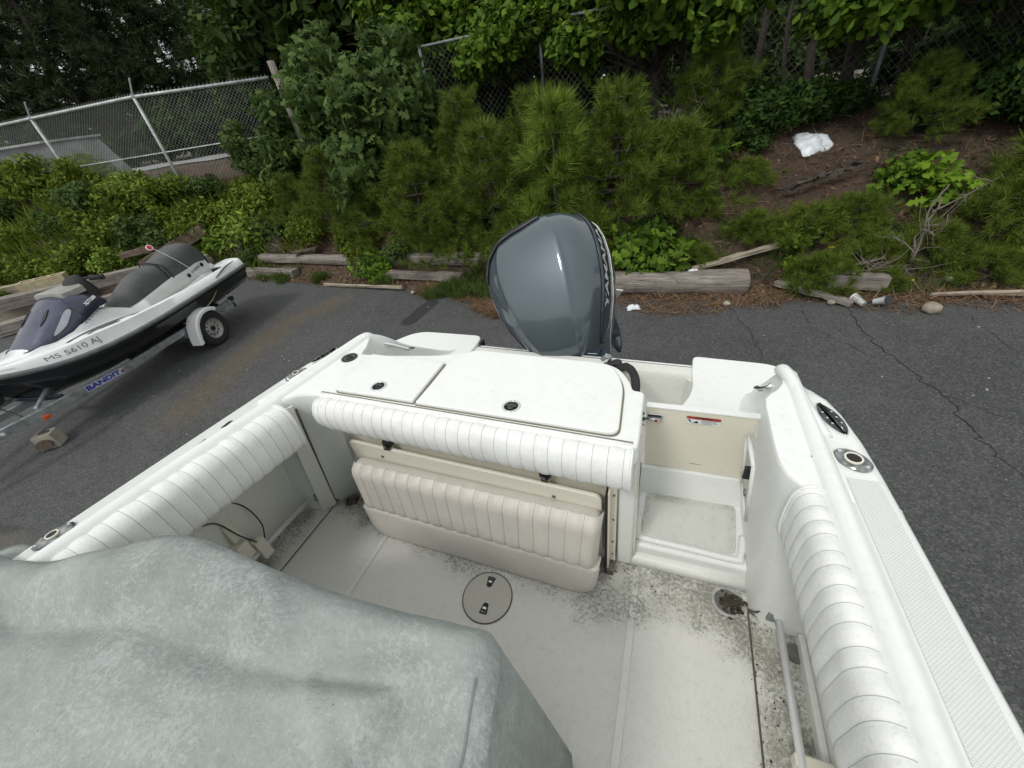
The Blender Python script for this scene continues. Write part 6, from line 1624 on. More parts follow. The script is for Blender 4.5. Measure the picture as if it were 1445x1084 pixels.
def needle_tuft(n, L, w, cone=1.0, seed=1):
    """needles radiating round +x"""
    r = np.random.default_rng(seed); V = []; F = []
    for i in range(n):
        x0 = r.random() * L * 0.75
        a = r.random() * 6.283; sp = cone * (0.35 + 0.75 * r.random())
        d = np.array([math.cos(sp), math.sin(sp) * math.cos(a), math.sin(sp) * math.sin(a)])
        s = np.cross(d, r.normal(size=3)); s /= np.linalg.norm(s) + 1e-9
        l = L * (0.75 + 0.4 * r.random()); b = np.array([x0, 0, 0])
        V += [b + s * w, b - s * w, b + d * l + np.array([0, 0, -0.12 * l * r.random()])]; F.append((3 * i, 3 * i + 1, 3 * i + 2))
    return np.array(V), np.array(F)
def frames_from_dir(D):
    D = D / (np.linalg.norm(D, axis=1)[:, None] + 1e-9); u = rng.normal(size=D.shape); u -= D * (u * D).sum(1)[:, None]; u /= np.linalg.norm(u, axis=1)[:, None]
    return np.stack([D, u, np.cross(D, u)], 2)
def pine_mesh(h, width, whorls, per, tuft, tn, L, w, seed, young=False):
    global rng
    rng = np.random.default_rng(seed)
    limbs = [tube([(0, 0, -0.1), (rng.normal() * .02 * h, rng.normal() * .02 * h, h * .5), (0, 0, h * 0.96)], [0.022 * h + .006, 0.014 * h + .004, 0.006], 6)]
    pos = []; dr = []
    def add(p, d): pos.append(p); dr.append(d)
    add(np.array([0, 0, h * 0.95]), np.array([0, 0, 1.0])); add(np.array([0, 0, h * 0.86]), np.array([0.1, 0, 1.0])); add(np.array([0, 0, h * 0.78]), np.array([0, 0.2, 1.0]))
    for k in range(whorls):
        z = h * (0.08 + 0.84 * (k / max(1, whorls - 1)) ** 0.9); r = width * (1.02 - (z / h)) ** 0.75 * (0.75 + 0.5 * rng.random()); r = max(r, width * 0.16)
        a0 = rng.random() * 6.28
        for j in range(per):
            a = a0 + j * 6.283 / per + rng.normal() * 0.3; rr = r * (0.6 + 0.6 * rng.random()); up = 0.15 + 0.6 * rng.random()
            d = np.array([math.cos(a), math.sin(a), 0]); p0 = np.array([0, 0, z]); P = [p0, p0 + d * rr * 0.5 + np.array([0, 0, 0.06 * rr * up]), p0 + d * rr + np.array([0, 0, rr * 0.38 * up])]
            limbs.append(tube(P, [0.008 * h + .003, 0.006, 0.003], 4, False))
            m = max(2, int(tuft * rr / width + 1.5))
            for q in range(m):
                t = 0.30 + 0.70 * (q + 0.5) / m; p = P[0] * (1 - t) + P[2] * t; dd = d * 0.9 + np.array([0, 0, 0.45]) + rng.normal(size=3) * 0.35
                off = rng.normal(size=3) * 0.10 * rr; off[2] *= 0.5
                add(p + off, dd)
            add(P[2], d * 0.7 + np.array([0, 0, 0.8]))
    pos = np.array(pos); dr = np.array(dr); n = len(pos)
    parts = []
    for v in range(3):
        idx = np.arange(v, n, 3); tV, tF = needle_tuft(tn, L, w, 1.0, seed * 3 + v)
        parts.append(scatter(tV, tF, pos[idx], frames_from_dir(dr[idx]), 0.75 + 0.5 * rng.random(len(idx))))
    V, F, o = [], [], 0
    for a, b in parts: V.append(a); F.append(b + o); o += len(a)
    return join(limbs), (np.vstack(V), np.vstack(F))
def crown_points(clumps, n, shell=0.5):
    c = np.array([q[0] for q in clumps], float); r = np.array([q[1] for q in clumps], float)
    w = r ** 2; idx = rng.choice(len(r), n, p=w / w.sum())
    d = rng.normal(size=(n, 3)); d /= np.linalg.norm(d, axis=1)[:, None]; rad = (shell + (1 - shell) * rng.random(n)) ** 0.8
    rad *= 0.85 + 0.3 * rng.random(n)
    p = c[idx] + d * (r[idx] * rad)[:, None] * np.array([1, 1, 0.78])
    return p, d
def tree_mesh(h, clumps, n, tmpl, size, seed, trunk_r=0.12, up=0.7, base=0.0, lean=(0, 0), shell=0.35):
    global rng
    rng = np.random.default_rng(seed)
    p, d = crown_points(clumps, n, shell)
    V, F = scatter(tmpl[0], tmpl[1], p, rot_mats(n, up, d * 0.7, 0.75), size * (0.6 + 0.8 * rng.random(n)))
    top = np.array([lean[0], lean[1], h * 0.8])
    limbs = [tube(catmull([(0, 0, -0.3), (lean[0] * .3 + rng.normal() * .05, lean[1] * .3, h * .3), (lean[0] * .7, lean[1] * .7, h * .55), top], 3), np.linspace(trunk_r, trunk_r * 0.3, 10), 8)]
    for c, r in clumps:
        c = np.array(c); t = min(0.95, max(0.15, (c[2] - r) / (h) )) ; s = np.array([lean[0] * t, lean[1] * t, h * 0.8 * t])
        m = (s + c) / 2 + rng.normal(size=3) * 0.12 * r; limbs.append(tube([s, m, c], [trunk_r * 0.35, trunk_r * 0.22, trunk_r * 0.08], 5, False))
        for k in range(3):
            e = c + rng.normal(size=3) * r * 0.5; limbs.append(tube([m, (m + e) / 2 + rng.normal(size=3) * .05, e], [trunk_r * .15, trunk_r * .1, 0.004], 4, False))
    return join(limbs), (V, F)
MESHES = {}
def register(key, tm, lm, bark, leaf):
    (tv, tf), (lv, lf) = tm, lm
    me = bpy.data.meshes.new(key + '_trunk'); me.from_pydata(np.asarray(tv).tolist(), [], [tuple(map(int, f)) for f in tf]); me.materials.append(bark)
    me.polygons.foreach_set('use_smooth', [True] * len(me.polygons))
    MESHES[key] = (me, fast_mesh(key + '_crown', lv, lf, [leaf]))
def plant(key, name, x, y, label, cat, group=None, s=1.0, rz=None, z=None, sz=None, tname='trunk', cname='crown', dz=0.0, leaf=None):
    tm, cm = MESHES[key]
    root = empty(name, (x, y, (zt_(x, y) if z is None else z) + dz), rng.random() * 6.28 if rz is None else rz, label, cat, group)
    root.scale = (s, s, sz or s)
    for nm, me in ((tname, tm), (cname, cm)):
        o = bpy.data.objects.new(nm, me); COL.objects.link(o); o.parent = root
    return root
def cl(spec): return [((a, b, c), r) for a, b, c, r in spec]

# --- young pines on the bank
for k, (h, w, wh, per, tu, sd) in enumerate([(1.9, 0.95, 10, 7, 7, 11), (1.75, 1.0, 9, 8, 7, 12), (1.5, 1.05, 8, 8, 7, 13)]):
    t, l = pine_mesh(h, w, wh, per, tu, 50, 0.175, 0.0040, sd); register('pine%d' % k, t, l, m_bark, l_pine)
t, l = pine_mesh(1.95, 0.62, 8, 5, 4, 80, 0.24, 0.0050, 14); register('pineY', t, l, m_bark, l_pine_y)
for k, sd in enumerate((21, 22)):
    t, l = pine_mesh(0.62, 0.80, 4, 9, 8, 50, 0.165, 0.0040, sd); register('pinelow%d' % k, t, l, m_bark, l_pine)
G_P = 'young pines growing on the bank behind the motor'
for key, x, y, s, lab in (('pineY', -1.71, 6.42, 1.03, 'tall fresh green young pine directly above the outboard motor'),
                          ('pine0', -2.86, 6.55, 0.98, 'young pine just left of the tall fresh pine'),
                          ('pine1', -4.30, 6.62, 0.92, 'young pine in the middle of the bank left of the motor'),
                          ('pine2', -3.55, 6.30, 0.72, 'smaller pine in front between two larger ones left of the motor'),
                          ('pine2', -5.70, 6.75, 0.78, 'yellowish low pine above the long log'),
                          ('pine0', -0.85, 6.75, 0.97, 'young pine right of the tall fresh pine, below the oak branches'),
                          ('pine1', -2.25, 7.35, 0.85, 'darker pine behind the tall fresh pine, against the old fence'),
                          ('pine2', -0.05, 7.00, 0.80, 'small pine beside the bare litter slope'),
                          ('pine1', -6.70, 7.20, 0.82, 'pine at the left end of the pine group, behind the jet ski'),
                          ('pine0', -3.70, 7.60, 0.85, 'pine rising to the old fence mesh, second row'),
                          ('pine2', -1.30, 6.05, 0.60, 'low pine directly behind the motor cowling'),
                          ('pine2', -2.45, 6.05, 0.58, 'low pine behind the motor at its left'),
                          ('pine2', -8.00, 7.35, 0.66, 'stunted pine under the wooden post'),
                          ('pine0', 0.35, 8.00, 0.75, 'dark pine among the shrubs below the right end of the old fence'),
                          ('pine1', 2.95, 7.95, 0.55, 'soft dark pine right of the leaning fence post')):
    plant(key, 'pine_tree', x, y, lab, 'pine tree', G_P, s)
G_L = 'low spreading pines on the right slope'
for i, (x, y, s, lab) in enumerate(((1.66, 6.45, 0.66, 'low spreading pine in the middle of the right slope'), (1.05, 6.45, 0.55, 'small low pine at the edge of the bare litter'), (3.60, 6.55, 0.80, 'large low pine at the right edge of the slope'),
                          (4.35, 7.0, 1.1, 'low pine on the upper slope at the far right'), (0.95, 7.35, 0.50, 'tiny pine tuft on the bare litter left of the bag'), (1.78, 5.72, 0.62, 'low pine bush spreading over the short timber block'),
                          (2.97, 6.3, 0.60, 'low pine beside the dead grey shrub'), (2.25, 6.75, 0.60, 'low pine above the orange leaf on the slope'), (4.4, 6.1, 0.85, 'low pine by the right picture edge above the pole'),
                          (2.45, 5.75, 0.35, 'low pine tuft with yellow flowers in front'), (0.35, 6.05, 0.45, 'low pine tuft behind the planks'), (0.35, 6.9, 0.5, 'low pine at the upper left of the bare litter'), (3.9, 6.9, 0.8, 'low pine right of the bright oak sprout'), (2.4, 6.15, 0.55, 'low pine just left of the dead shrub'), (3.4, 5.95, 0.5, 'low pine tuft above the pale pole'))):
    plant('pinelow%d' % (i % 2), 'low_pine', x, y, lab, 'pine shrub', G_L, s)

# --- oaks and scrub
blob = cl([(0, 0, 1.25, .55), (.45, .1, 1.0, .48), (-.5, .05, .95, .5), (.1, -.35, .75, .45), (-.2, .3, 1.6, .45), (.35, .2, 1.75, .38), (-.55, -.2, 1.45, .36), (.65, -.2, .55, .34), (-.75, -.1, .5, .35), (0, 0, 2.1, .36)])
t, l = tree_mesh(2.2, blob, 2100, OAK, 0.17, 31, 0.045, 0.5); register('scruboak', t, l, m_bark, l_dull)
low = cl([(0, 0, .35, .30), (.28, .05, .28, .24), (-.28, 0, .26, .26), (.05, -.2, .2, .24), (0, .15, .5, .22)])
t, l = tree_mesh(0.6, low, 330, OAK, 0.15, 32, 0.014, 0.8); register('oaklow', t, l, m_bark, l_oak)
t, l = tree_mesh(0.6, low, 230, OAK, 0.17, 33, 0.014, 0.9); register('oakbright', t, l, m_bark, l_bright)
sh = cl([(0, 0, .34, .36), (.38, .05, .30, .30), (-.36, .08, .30, .32), (.1, -.3, .22, .28), (-.1, .3, .42, .30), (.25, .25, .5, .2), (-.3, -.15, .55, .18)])
for k, (sd, mt) in enumerate(((34, l_shrub), (35, l_shrub), (36, l_dark), (37, l_dull), (38, l_pine_y))):
    t, l = tree_mesh(0.7, sh, 2500, SIMPLE, 0.088, sd, 0.016, 0.6, shell=0.25); register('shrub%d' % k, t, l, m_bark, mt)
G_S = 'scrub oaks in front of the fence'
plant('scruboak', 'scrub_oak', -5.15, 7.15, 'dull green scrub oak left of the young pines, in front of the old fence', 'oak sapling', G_S, 1.15)
plant('scruboak', 'scrub_oak', -6.55, 7.75, 'scrub oak beside the wooden post, second row', 'oak sapling', G_S, 1.15)
plant('scruboak', 'scrub_oak', -8.55, 8.10, 'scrub oak below the wooden post at the end of the bright fence', 'oak sapling', G_S, 0.85)
plant('scruboak', 'scrub_oak', -4.9, 8.30, 'tall scrub oak against the old fence top rail', 'oak sapling', G_S, 0.95)
plant('scruboak', 'scrub_oak', -9.60, 8.05, 'small scrub oak hiding the right end of the bright fence', 'oak sapling', G_S, 0.62)
plant('scruboak', 'scrub_oak', -5.75, 8.75, 'scrub oak in front of the end post of the old fence', 'oak sapling', G_S, 0.92)
plant('scruboak', 'scrub_oak', -7.3, 8.9, 'tall scrub oak right of the wooden post', 'oak sapling', G_S, 1.05)
for x, y, s, lab, key in ((-0.20, 5.92, 1.15, 'low oak sprout right of the motor cowling', 'oaklow'), (-0.55, 6.15, 1.0, 'low oak sprout behind the motor cowling', 'oaklow'), (1.54, 6.33, 0.62, 'small oak sprout in the middle of the right slope', 'oaklow'), (3.05, 7.0, 0.95, 'bright yellow-green oak sprout above the dead shrub', 'oakbright'),
                          (2.75, 7.25, 0.75, 'green oak sprout left of the bright one, by the fence post foot', 'oaklow'), (-5.17, 5.95, 0.60, 'yellow-green oak sprout growing through the log kerb', 'oakbright'), (-5.25, 5.98, 0.85, 'green oak sprout on the log kerb', 'oaklow'),
                          (2.47, 7.02, 0.25, 'tiny bright oak seedling left of the dead shrub', 'oakbright'), (2.02, 5.88, 0.22, 'tiny bright seedling right of the timber block', 'oakbright'), (0.3, 7.6, 1.1, 'leafy oak sprout left of the white bag, below the fence', 'oaklow'), (-9.1, 6.9, 0.8, 'bright sprout above the jet ski stern', 'oakbright'), (-10.0, 6.5, 0.85, 'green sprout behind the jet ski seat', 'oaklow'), (1.5, 6.0, 0.3, 'seedling at the left of the low pine bush', 'oakbright')):
    plant(key, 'oak_sprout', x, y, lab, 'oak sprout', 'oak sprouts on the bank', s)
for x, y, s, key, lab in ((-4.75, 6.35, 0.75, 'shrub3', 'dull green shrub between the left-hand pines above the long log'), (-2.05, 6.10, 0.6, 'shrub3', 'small dull shrub between the pines just left of the motor'), (-5.95, 6.5, 0.8, 'shrub0', 'yellow-green shrub at the left foot of the pine group'),
                          (-0.35, 6.45, 0.7, 'shrub2', 'dark leafy shrub right of the tall fresh pine'), (-7.4, 6.9, 0.9, 'shrub1', 'yellow-green shrub below the leaning wooden post'), (-3.1, 7.0, 0.9, 'shrub3', 'dull shrub half hidden between two pines left of the tall one')):
    plant(key, 'leafy_shrub', x, y, lab, 'shrub', 'shrubs among the young pines', s)
# band of leafy shrubs on the left bank
rng = np.random.default_rng(50)
spots = [(-16.3, 4.7), (-15.3, 4.3), (-15.9, 5.6), (-14.9, 5.3), (-16.6, 6.4), (-15.5, 6.5), (-14.2, 4.6), (-14.0, 5.7), (-13.1, 5.1), (-14.5, 6.3), (-13.3, 6.3), (-12.6, 5.9), (-12.0, 5.5), (-13.8, 3.9), (-12.3, 6.7), (-11.4, 6.2), (-11.5, 7.0), (-10.7, 6.6), (-10.8, 7.4), (-10.0, 7.2), (-9.5, 7.0), (-9.9, 8.0), (-9.1, 7.6), (-8.6, 7.2), (-16.9, 3.6), (-15.2, 3.3), (-17.8, 4.8), (-17.7, 6.0), (-12.9, 7.0), (-14.0, 6.9), (-15.2, 7.2), (-8.9, 6.6)]
place_words = ['at the far left picture edge', 'on the foot of the slope', 'halfway up the slope', 'right under the fence', 'behind the timber stack', 'above the cinder block', 'behind the handlebar', 'behind the jet ski seat']
for i, (x, y) in enumerate(spots):
    s = 0.70 + 0.85 * rng.random()
    plant('shrub%d' % ((0, 1, 3, 0, 4, 1, 0, 3)[i % 8] if x > -15.6 or y > 5 else 2), 'leafy_shrub', x, y, 'leafy green shrub in the dense band on the left bank below the bright fence', 'shrub', 'shrubs covering the left bank', s, dz=-0.10)
# dark shrubs along the old fence on the right
for i, (x, y, s) in enumerate([(-0.9, 7.6, 1.1), (-0.2, 7.9, 1.0), (0.5, 8.3, 1.15), (1.1, 8.3, 1.0), (1.6, 8.6, 1.1), (2.2, 8.9, 0.9), (3.3, 8.3, 1.1), (4.0, 8.2, 1.2), (4.8, 8.0, 1.3), (5.6, 7.9, 1.3), (-1.6, 8.2, 1.1), (6.4, 7.8, 1.3), (3.9, 9.1, 1.2), (-2.6, 8.4, 1.0), (0.9, 7.95, 0.7), (5.2, 8.9, 1.3)]):
    plant('shrub2', 'dark_shrub', x, y, 'dark leafy shrub growing along the old fence behind the right slope', 'shrub', 'dark shrubs along the old fence', s, dz=-0.05)

# --- larger oaks leaning over the old fence, leaves hanging into the top of the view
def big_crown(cx, cy, cz, r, n, seed):
    g = np.random.default_rng(seed); out = []
    for i in range(n):
        d = g.normal(size=3); d /= np.linalg.norm(d); q = r * g.random() ** 0.4
        out.append(((cx + d[0] * q, cy + d[1] * q, cz + d[2] * q * 0.62), r * (0.20 + 0.16 * g.random())))
    return out
t, l = tree_mesh(5.0, big_crown(0.0, -1.0, 1.95, 1.75, 24, 3), 13000, LOBE, 0.145, 41, 0.11, 0.7, lean=(0.1, -0.3)); register('oakbig0', t, l, m_bark, l_oak)
t, l = tree_mesh(5.4, big_crown(0.2, -0.9, 2.0, 1.85, 26, 8), 14000, LOBE, 0.145, 42, 0.12, 0.7, lean=(-0.2, -0.2)); register('oakbig1', t, l, m_bark, l_oak)
G_O = 'oaks overhanging the old fence'
for key, x, y, s, rz, lab in (('oakbig0', -0.6, 9.7, 1.0, 0.1, 'oak whose bright leaves hang over the fence above the young pines'), ('oakbig1', 2.4, 9.5, 0.92, 0.3, 'oak overhanging the slope above the white bag'), ('oakbig0', 5.0, 9.4, 0.98, -0.35, 'oak overhanging the top right corner'),
                              ('oakbig1', -2.9, 11.3, 0.95, -0.2, 'oak behind the old fence above the middle pines'), ('oakbig0', -6.6, 12.4, 1.1, 0.4, 'oak behind the old fence right of the wooden post'), ('oakbig1', 7.6, 9.0, 1.0, 0.2, 'oak beyond the right picture edge, branches reaching in')):
    plant(key, 'oak_tree', x, y, lab, 'oak tree', G_O, s, rz=rz)
# --- background trees
def tall_pine_mesh(h, seed):
    global rng
    rng = np.random.default_rng(seed); pos = []; dr = []; limbs = [tube([(0, 0, -.3), (rng.normal() * .2, rng.normal() * .2, h * .5), (0, 0, h)], [0.20, 0.13, 0.03], 8)]
    for k in range(34):
        z = h * (0.12 + 0.86 * k / 33); r = (2.4 * (1.05 - z / h) ** 0.6) * (0.55 + 0.7 * rng.random())
        for j in range(4):
            a = rng.random() * 6.283; d = np.array([math.cos(a), math.sin(a), 0]); e = np.array([0, 0, z]) + d * r + np.array([0, 0, r * 0.15])
            limbs.append(tube([(0, 0, z), e], [0.035, 0.008], 4, False))
            for q in range(9):
                t_ = 0.35 + 0.68 * rng.random(); p = np.array([0, 0, z]) * (1 - t_) + e * t_ + rng.normal(size=3) * np.array([.30, .30, .15]); pos.append(p); dr.append(d * .6 + np.array([0, 0, .7]) + rng.normal(size=3) * .5)
    pos = np.array(pos); dr = np.array(dr); tV, tF = needle_tuft(20, 0.36, 0.021, 1.15, seed)
    return join(limbs), scatter(tV, tF, pos, frames_from_dir(dr), 0.7 + 0.6 * rng.random(len(pos)))
for k, (h, sd) in enumerate(((11.0, 61), (9.5, 62))):
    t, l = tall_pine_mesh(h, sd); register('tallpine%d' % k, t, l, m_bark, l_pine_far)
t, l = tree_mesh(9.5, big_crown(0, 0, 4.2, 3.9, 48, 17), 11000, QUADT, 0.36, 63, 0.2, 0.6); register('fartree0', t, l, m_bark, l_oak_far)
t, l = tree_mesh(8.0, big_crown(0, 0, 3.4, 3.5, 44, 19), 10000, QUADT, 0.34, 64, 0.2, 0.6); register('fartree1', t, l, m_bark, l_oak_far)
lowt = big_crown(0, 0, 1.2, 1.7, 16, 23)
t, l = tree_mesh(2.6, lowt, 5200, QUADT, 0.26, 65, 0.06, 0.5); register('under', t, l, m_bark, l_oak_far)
def bg(keys, spots, name, cat, group, lab):
    for i, (x, y, s) in enumerate(spots): plant(keys[i % len(keys)], name, x, y, lab, cat, group, s)
# left: pines beyond the service road, a gap lets the sky through near the top left corner
bg(['tallpine0', 'tallpine1'], [(-38, 9, 1.15), (-33, 13.5, 1.1), (-29.5, 16.5, 1.0), (-26.5, 19.5, 1.05), (-23.5, 21.0, 0.95), (-20.5, 23.5, 1.1), (-36, 18, 1.2), (-18.0, 22.5, 1.0), (-31, 22, 1.1), (-42, 14, 1.2), (-16, 20.0, 0.9), (-34, 20, 1.3), (-25, 26, 1.3), (-29, 25, 1.3), (-21, 28, 1.3), (-45, 8, 1.3), (-27.5, 17.8, 0.8), (-31, 14.8, 0.85)], 'tall_pine', 'pine tree', 'dark pines beyond the service road', 'tall dark pine beyond the service road at the upper left')
bg(['fartree1', 'fartree0'], [(-14.5, 18.0, 1.05), (-11.8, 17.0, 1.1), (-17.5, 18.6, 0.95), (-9.0, 16.5, 1.05), (-6.0, 15.5, 1.0), (-14, 23, 1.2), (-9, 21, 1.2), (-3.6, 15.0, 1.0)], 'background_tree', 'tree', 'dark leafy trees behind the fences', 'dark leafy tree standing behind the fences')
bg(['fartree0', 'fartree1'], [(-0.6, 24.5, 1.05), (3.5, 25, 1.1), (8.0, 24, 1.15), (12.5, 21, 1.1), (16.5, 18, 1.2), (-4, 22, 1.1), (20, 22, 1.3), (6, 31, 1.4), (13, 29, 1.5), (1.5, 28, 1.3), (9.5, 28, 1.3), (17, 26, 1.5), (-2.5, 29, 1.3)], 'background_tree', 'tree', 'leafy trees beyond the sandy yard', 'leafy tree beyond the sandy yard at the upper right')
bg(['under'], [(-26, 16.0, 1.05), (-23, 18.5, 1.1), (-20.5, 20, 1.1), (-17.5, 19.5, 1.2), (-29, 13.5, 1.1), (-32, 11.0, 1.1), (-35, 8.5, 1.1), (-14.0, 16.2, 0.95), (-11.5, 14.4, 0.9), (-9.6, 12.6, 0.95), (-7.6, 12.2, 0.9), (-5.6, 12.3, 0.95), (-3.8, 12.4, 0.9), (-2.0, 11.6, 0.75), (-8.6, 10.4, 0.7), (-21.0, 16.6, 1.0), (-22.8, 17.0, 1.1), (-19.2, 17.6, 1.0), (-1.0, 21.5, 1.3), (2.0, 21.8, 1.3), (5.0, 21.6, 1.3), (8.5, 21.4, 1.4), (11.8, 19.5, 1.4), (14.8, 16.5, 1.3), (17, 13.5, 1.4), (-0.4, 12.4, 0.5), (1.8, 13.2, 0.5), (6.2, 12.2, 0.7), (8.0, 11.0, 0.8), (3.9, 11.4, 0.45)], 'understorey_bush', 'bush', 'understorey bushes behind the fences', 'dark bushy undergrowth behind the fences')
# bare thin trunks standing behind the fence on the right
rng = np.random.default_rng(70)
for i, (x, y, h, r) in enumerate([(-0.9, 9.9, 3.0, .045), (-0.3, 10.6, 3.2, .05), (0.35, 10.0, 3.0, .04), (1.05, 10.3, 3.4, .07), (1.75, 10.1, 3.0, .04), (3.2, 9.7, 3.2, .05), (4.3, 9.9, 3.4, .16), (0.75, 9.0, 2.4, .03), (-1.5, 10.5, 3.0, .06), (5.1, 9.3, 3.0, .05), (2.2, 10.6, 3.4, .09)]):
    P = catmull([(0, 0, -.2), (rng.normal() * .12, rng.normal() * .1, h * .4), (rng.normal() * .2, rng.normal() * .2, h)], 4); parts = [tube(P, np.linspace(r, r * .6, len(P)), 7)]
    for k in range(9):
        z = h * (.1 + .8 * rng.random()); a = rng.random() * 6.28; L = .3 + .6 * rng.random(); s0 = np.array([0, 0, z]); e = s0 + np.array([math.cos(a) * L, math.sin(a) * L, L * (.7 * rng.random() - .1)])
        m_ = (s0 + e) / 2 + rng.normal(size=3) * .08; parts.append(tube([s0, m_, e], [.012, .008, .003], 4, False))
        for q in range(3): e2 = m_ + rng.normal(size=3) * .25; parts.append(tube([m_, e2], [.006, .002], 3, False))
    V, F = join(parts); o = mesh_obj('thin_trunk', V, F, m_bark, None, label='thin bare tree trunk with dead twigs behind the old fence', cat='tree trunk', group='thin trunks behind the old fence', smooth=True); o.location = (x, y, zt_(x, y))
# dead grey shrub on the right slope
rng = np.random.default_rng(71)
def dead(name, x, y, h, lab, nb=11, sp=0.42):
    parts = [tube(catmull([(0, 0, -.05), (.03, .02, h * .4), (-.02, .03, h * .75), (.04, .0, h)], 4), np.linspace(.016, .006, 13), 6)]
    for k in range(nb):
        z = h * (.12 + .75 * rng.random()); a = rng.random() * 6.28; L = h * sp * (.5 + .7 * rng.random()); s0 = np.array([0, 0, z]); e = s0 + np.array([math.cos(a) * L, math.sin(a) * L, L * (.9 * rng.random() + .1)])
        m_ = (s0 + e) / 2 + rng.normal(size=3) * .04; parts.append(tube([s0, m_, e], [.010, .007, .002], 5, False))
        for q in range(5):
            t_ = .3 + .6 * rng.random(); b = s0 * (1 - t_) + e * t_; e2 = b + rng.normal(size=3) * .13 + np.array([0, 0, .06]); parts.append(tube([b, (b + e2) / 2 + rng.normal(size=3) * .02, e2], [.0045, .003, .001], 4, False))
    V, F = join(parts); o = mesh_obj(name, V, F, m_twig, None, label=lab, cat='dead shrub', smooth=True); o.location = (x, y, zt_(x, y)); return o
dead('dead_shrub', 2.68, 5.95, 1.05, 'bare grey dead shrub standing on the right slope', 9, 0.32)
dead('dead_shrub', 2.25, 5.80, 0.35, 'small tangle of dead twigs left of the dead shrub', 6, .7)
dead('dead_shrub', -9.3, 6.5, 0.5, 'dead twigs on the bank above the jet ski stern', 12, .8)
dead('dead_shrub', -0.15, 7.5, 1.0, 'dead grey twigs below the fence at the top of the litter slope', 14, .5)
dead('dead_shrub', -8.1, 6.6, 0.35, 'dry brown twigs lying behind the jet ski stern', 12, .9)

# --- ground cover: grass, pine straw, dead leaves (nobody could count them)
rng = np.random.default_rng(80)
def grass_patch(spec, label, n_per=1.0, mat=l_grass, L=(0.10, 0.26), w=0.0035, flop=0.55):
    Ps, Rs, Ss = [], [], []
    for (x, y, r, n) in spec:
        m = int(n * n_per); a = rng.random(m) * 6.283; q = r * np.sqrt(rng.random(m)) * (0.7 + .3 * np.sin(a * 3 + x)); px, py = x + q * np.cos(a), y + q * np.sin(a)
        pz = np.maximum(terr(px, py), 0) + 0.0; Ps.append(np.stack([px, py, pz], 1))
    P = np.vstack(Ps); n = len(P)
    d = np.stack([rng.normal(size=n) * flop, rng.normal(size=n) * flop, np.ones(n)], 1)
    tV = np.array([(0, w, 0), (0, -w, 0), (0.55, w * .8, 0.03), (0.55, -w * .8, 0.03), (1.0, 0, -0.14)]); tV[:, 1] /= 0.18; tF = np.array([(0, 1, 3), (0, 3, 2), (2, 3, 4)])
    V, F = scatter(tV, tF, P, frames_from_dir(d), rng.uniform(L[0], L[1], n))
    me = fast_mesh('grass', V, F, [mat]); o = bpy.data.objects.new('grass', me); COL.objects.link(o); return set_props(o, label, 'grass', None, 'stuff')
grass_patch([(-3.35, 5.45, .50, 1900), (-2.80, 5.40, .40, 1200), (-2.45, 5.25, .25, 420), (-3.0, 5.85, .5, 700), (-7.6, 5.95, .35, 900), (-6.55, 5.85, .20, 700), (-4.9, 5.72, .22, 450), (-8.2, 6.0, .3, 400), (-2.3, 6.0, .3, 500)], 'clumps of long grass growing over the asphalt edge and logs')
grass_patch([(1.75, 5.85, .5, 900), (2.5, 5.75, .28, 500), (2.2, 6.3, .5, 500), (3.0, 5.9, .5, 420), (4.2, 6.2, .6, 600), (1.3, 6.8, .4, 250), (3.6, 7.0, .8, 500), (0.3, 6.4, .4, 350), (2.8, 6.7, .5, 400), (0.75, 6.55, .3, 350), (1.25, 6.1, .35, 450), (3.4, 6.5, .6, 700), (4.6, 5.9, .4, 300)], 'wispy grass tufts scattered on the right slope', L=(0.08, 0.24), flop=0.8)
grass_patch([(x + rng.normal() * .3, y + rng.normal() * .3, 1.0, 620) for x, y in ((-10, 7.2), (-11, 6.6), (-12, 6.2), (-13, 5.8), (-14, 5.2), (-15, 5.0), (-9, 7.0), (-8, 7.0), (-16, 5.2))], 'tall yellowish grass between the shrubs on the left bank', L=(0.2, 0.55), w=0.006, flop=0.5, mat=l_shrub)
def strew(n, xr, tmpl, mat, size, label, cat, dens=None, zoff=0.012, flat=0.35):
    x = rng.uniform(xr[0], xr[1], n); t = rng.random(n) ** 1.1 * 3.3 - 0.30
    y = foot(x) + t; z = np.maximum(terr(x, y), 0) + zoff + 0.02 * np.clip(t * 8, 0, 1)
    P = np.stack([x, y, z], 1); nr = np.stack([rng.normal(size=n) * flat, -0.25 + rng.normal(size=n) * flat, np.ones(n)], 1)
    nr /= np.linalg.norm(nr, axis=1)[:, None]; ax = rng.normal(size=(n, 3)); ax -= nr * (ax * nr).sum(1)[:, None]; ax /= np.linalg.norm(ax, axis=1)[:, None]
    R_ = np.stack([ax, np.cross(nr, ax), nr], 2)
    V, F = scatter(tmpl[0], tmpl[1], P, R_, size * (0.5 + rng.random(n)))
    me = fast_mesh(cat, V, F, [mat]); o = bpy.data.objects.new(cat.replace(' ', '_'), me); COL.objects.link(o); return set_props(o, label, cat, None, 'stuff')
NEED = (np.array([(0, .025, 0), (0, -.025, 0), (1, 0, .05)]), np.array([(0, 1, 2)]))
strew(26000, (-9.5, 6.5), NEED, l_straw, 0.17, 'brown pine needles covering the bank', 'pine straw')
strew(8500, (-9.5, 6.5), OAK, l_brown, 0.062, 'dead brown oak leaves scattered over the bank', 'dead leaves', zoff=0.018, flat=0.6)
STICK = (np.array([(0, .02, 0), (0, -.02, 0), (1, 0, .0), (0, 0, .03)]), np.array([(0, 1, 2), (0, 3, 2), (1, 3, 2)]))
strew(700, (-9.5, 6.5), STICK, m_twig, 0.30, 'fallen twigs on the bank', 'fallen twigs', zoff=0.02, flat=0.3)
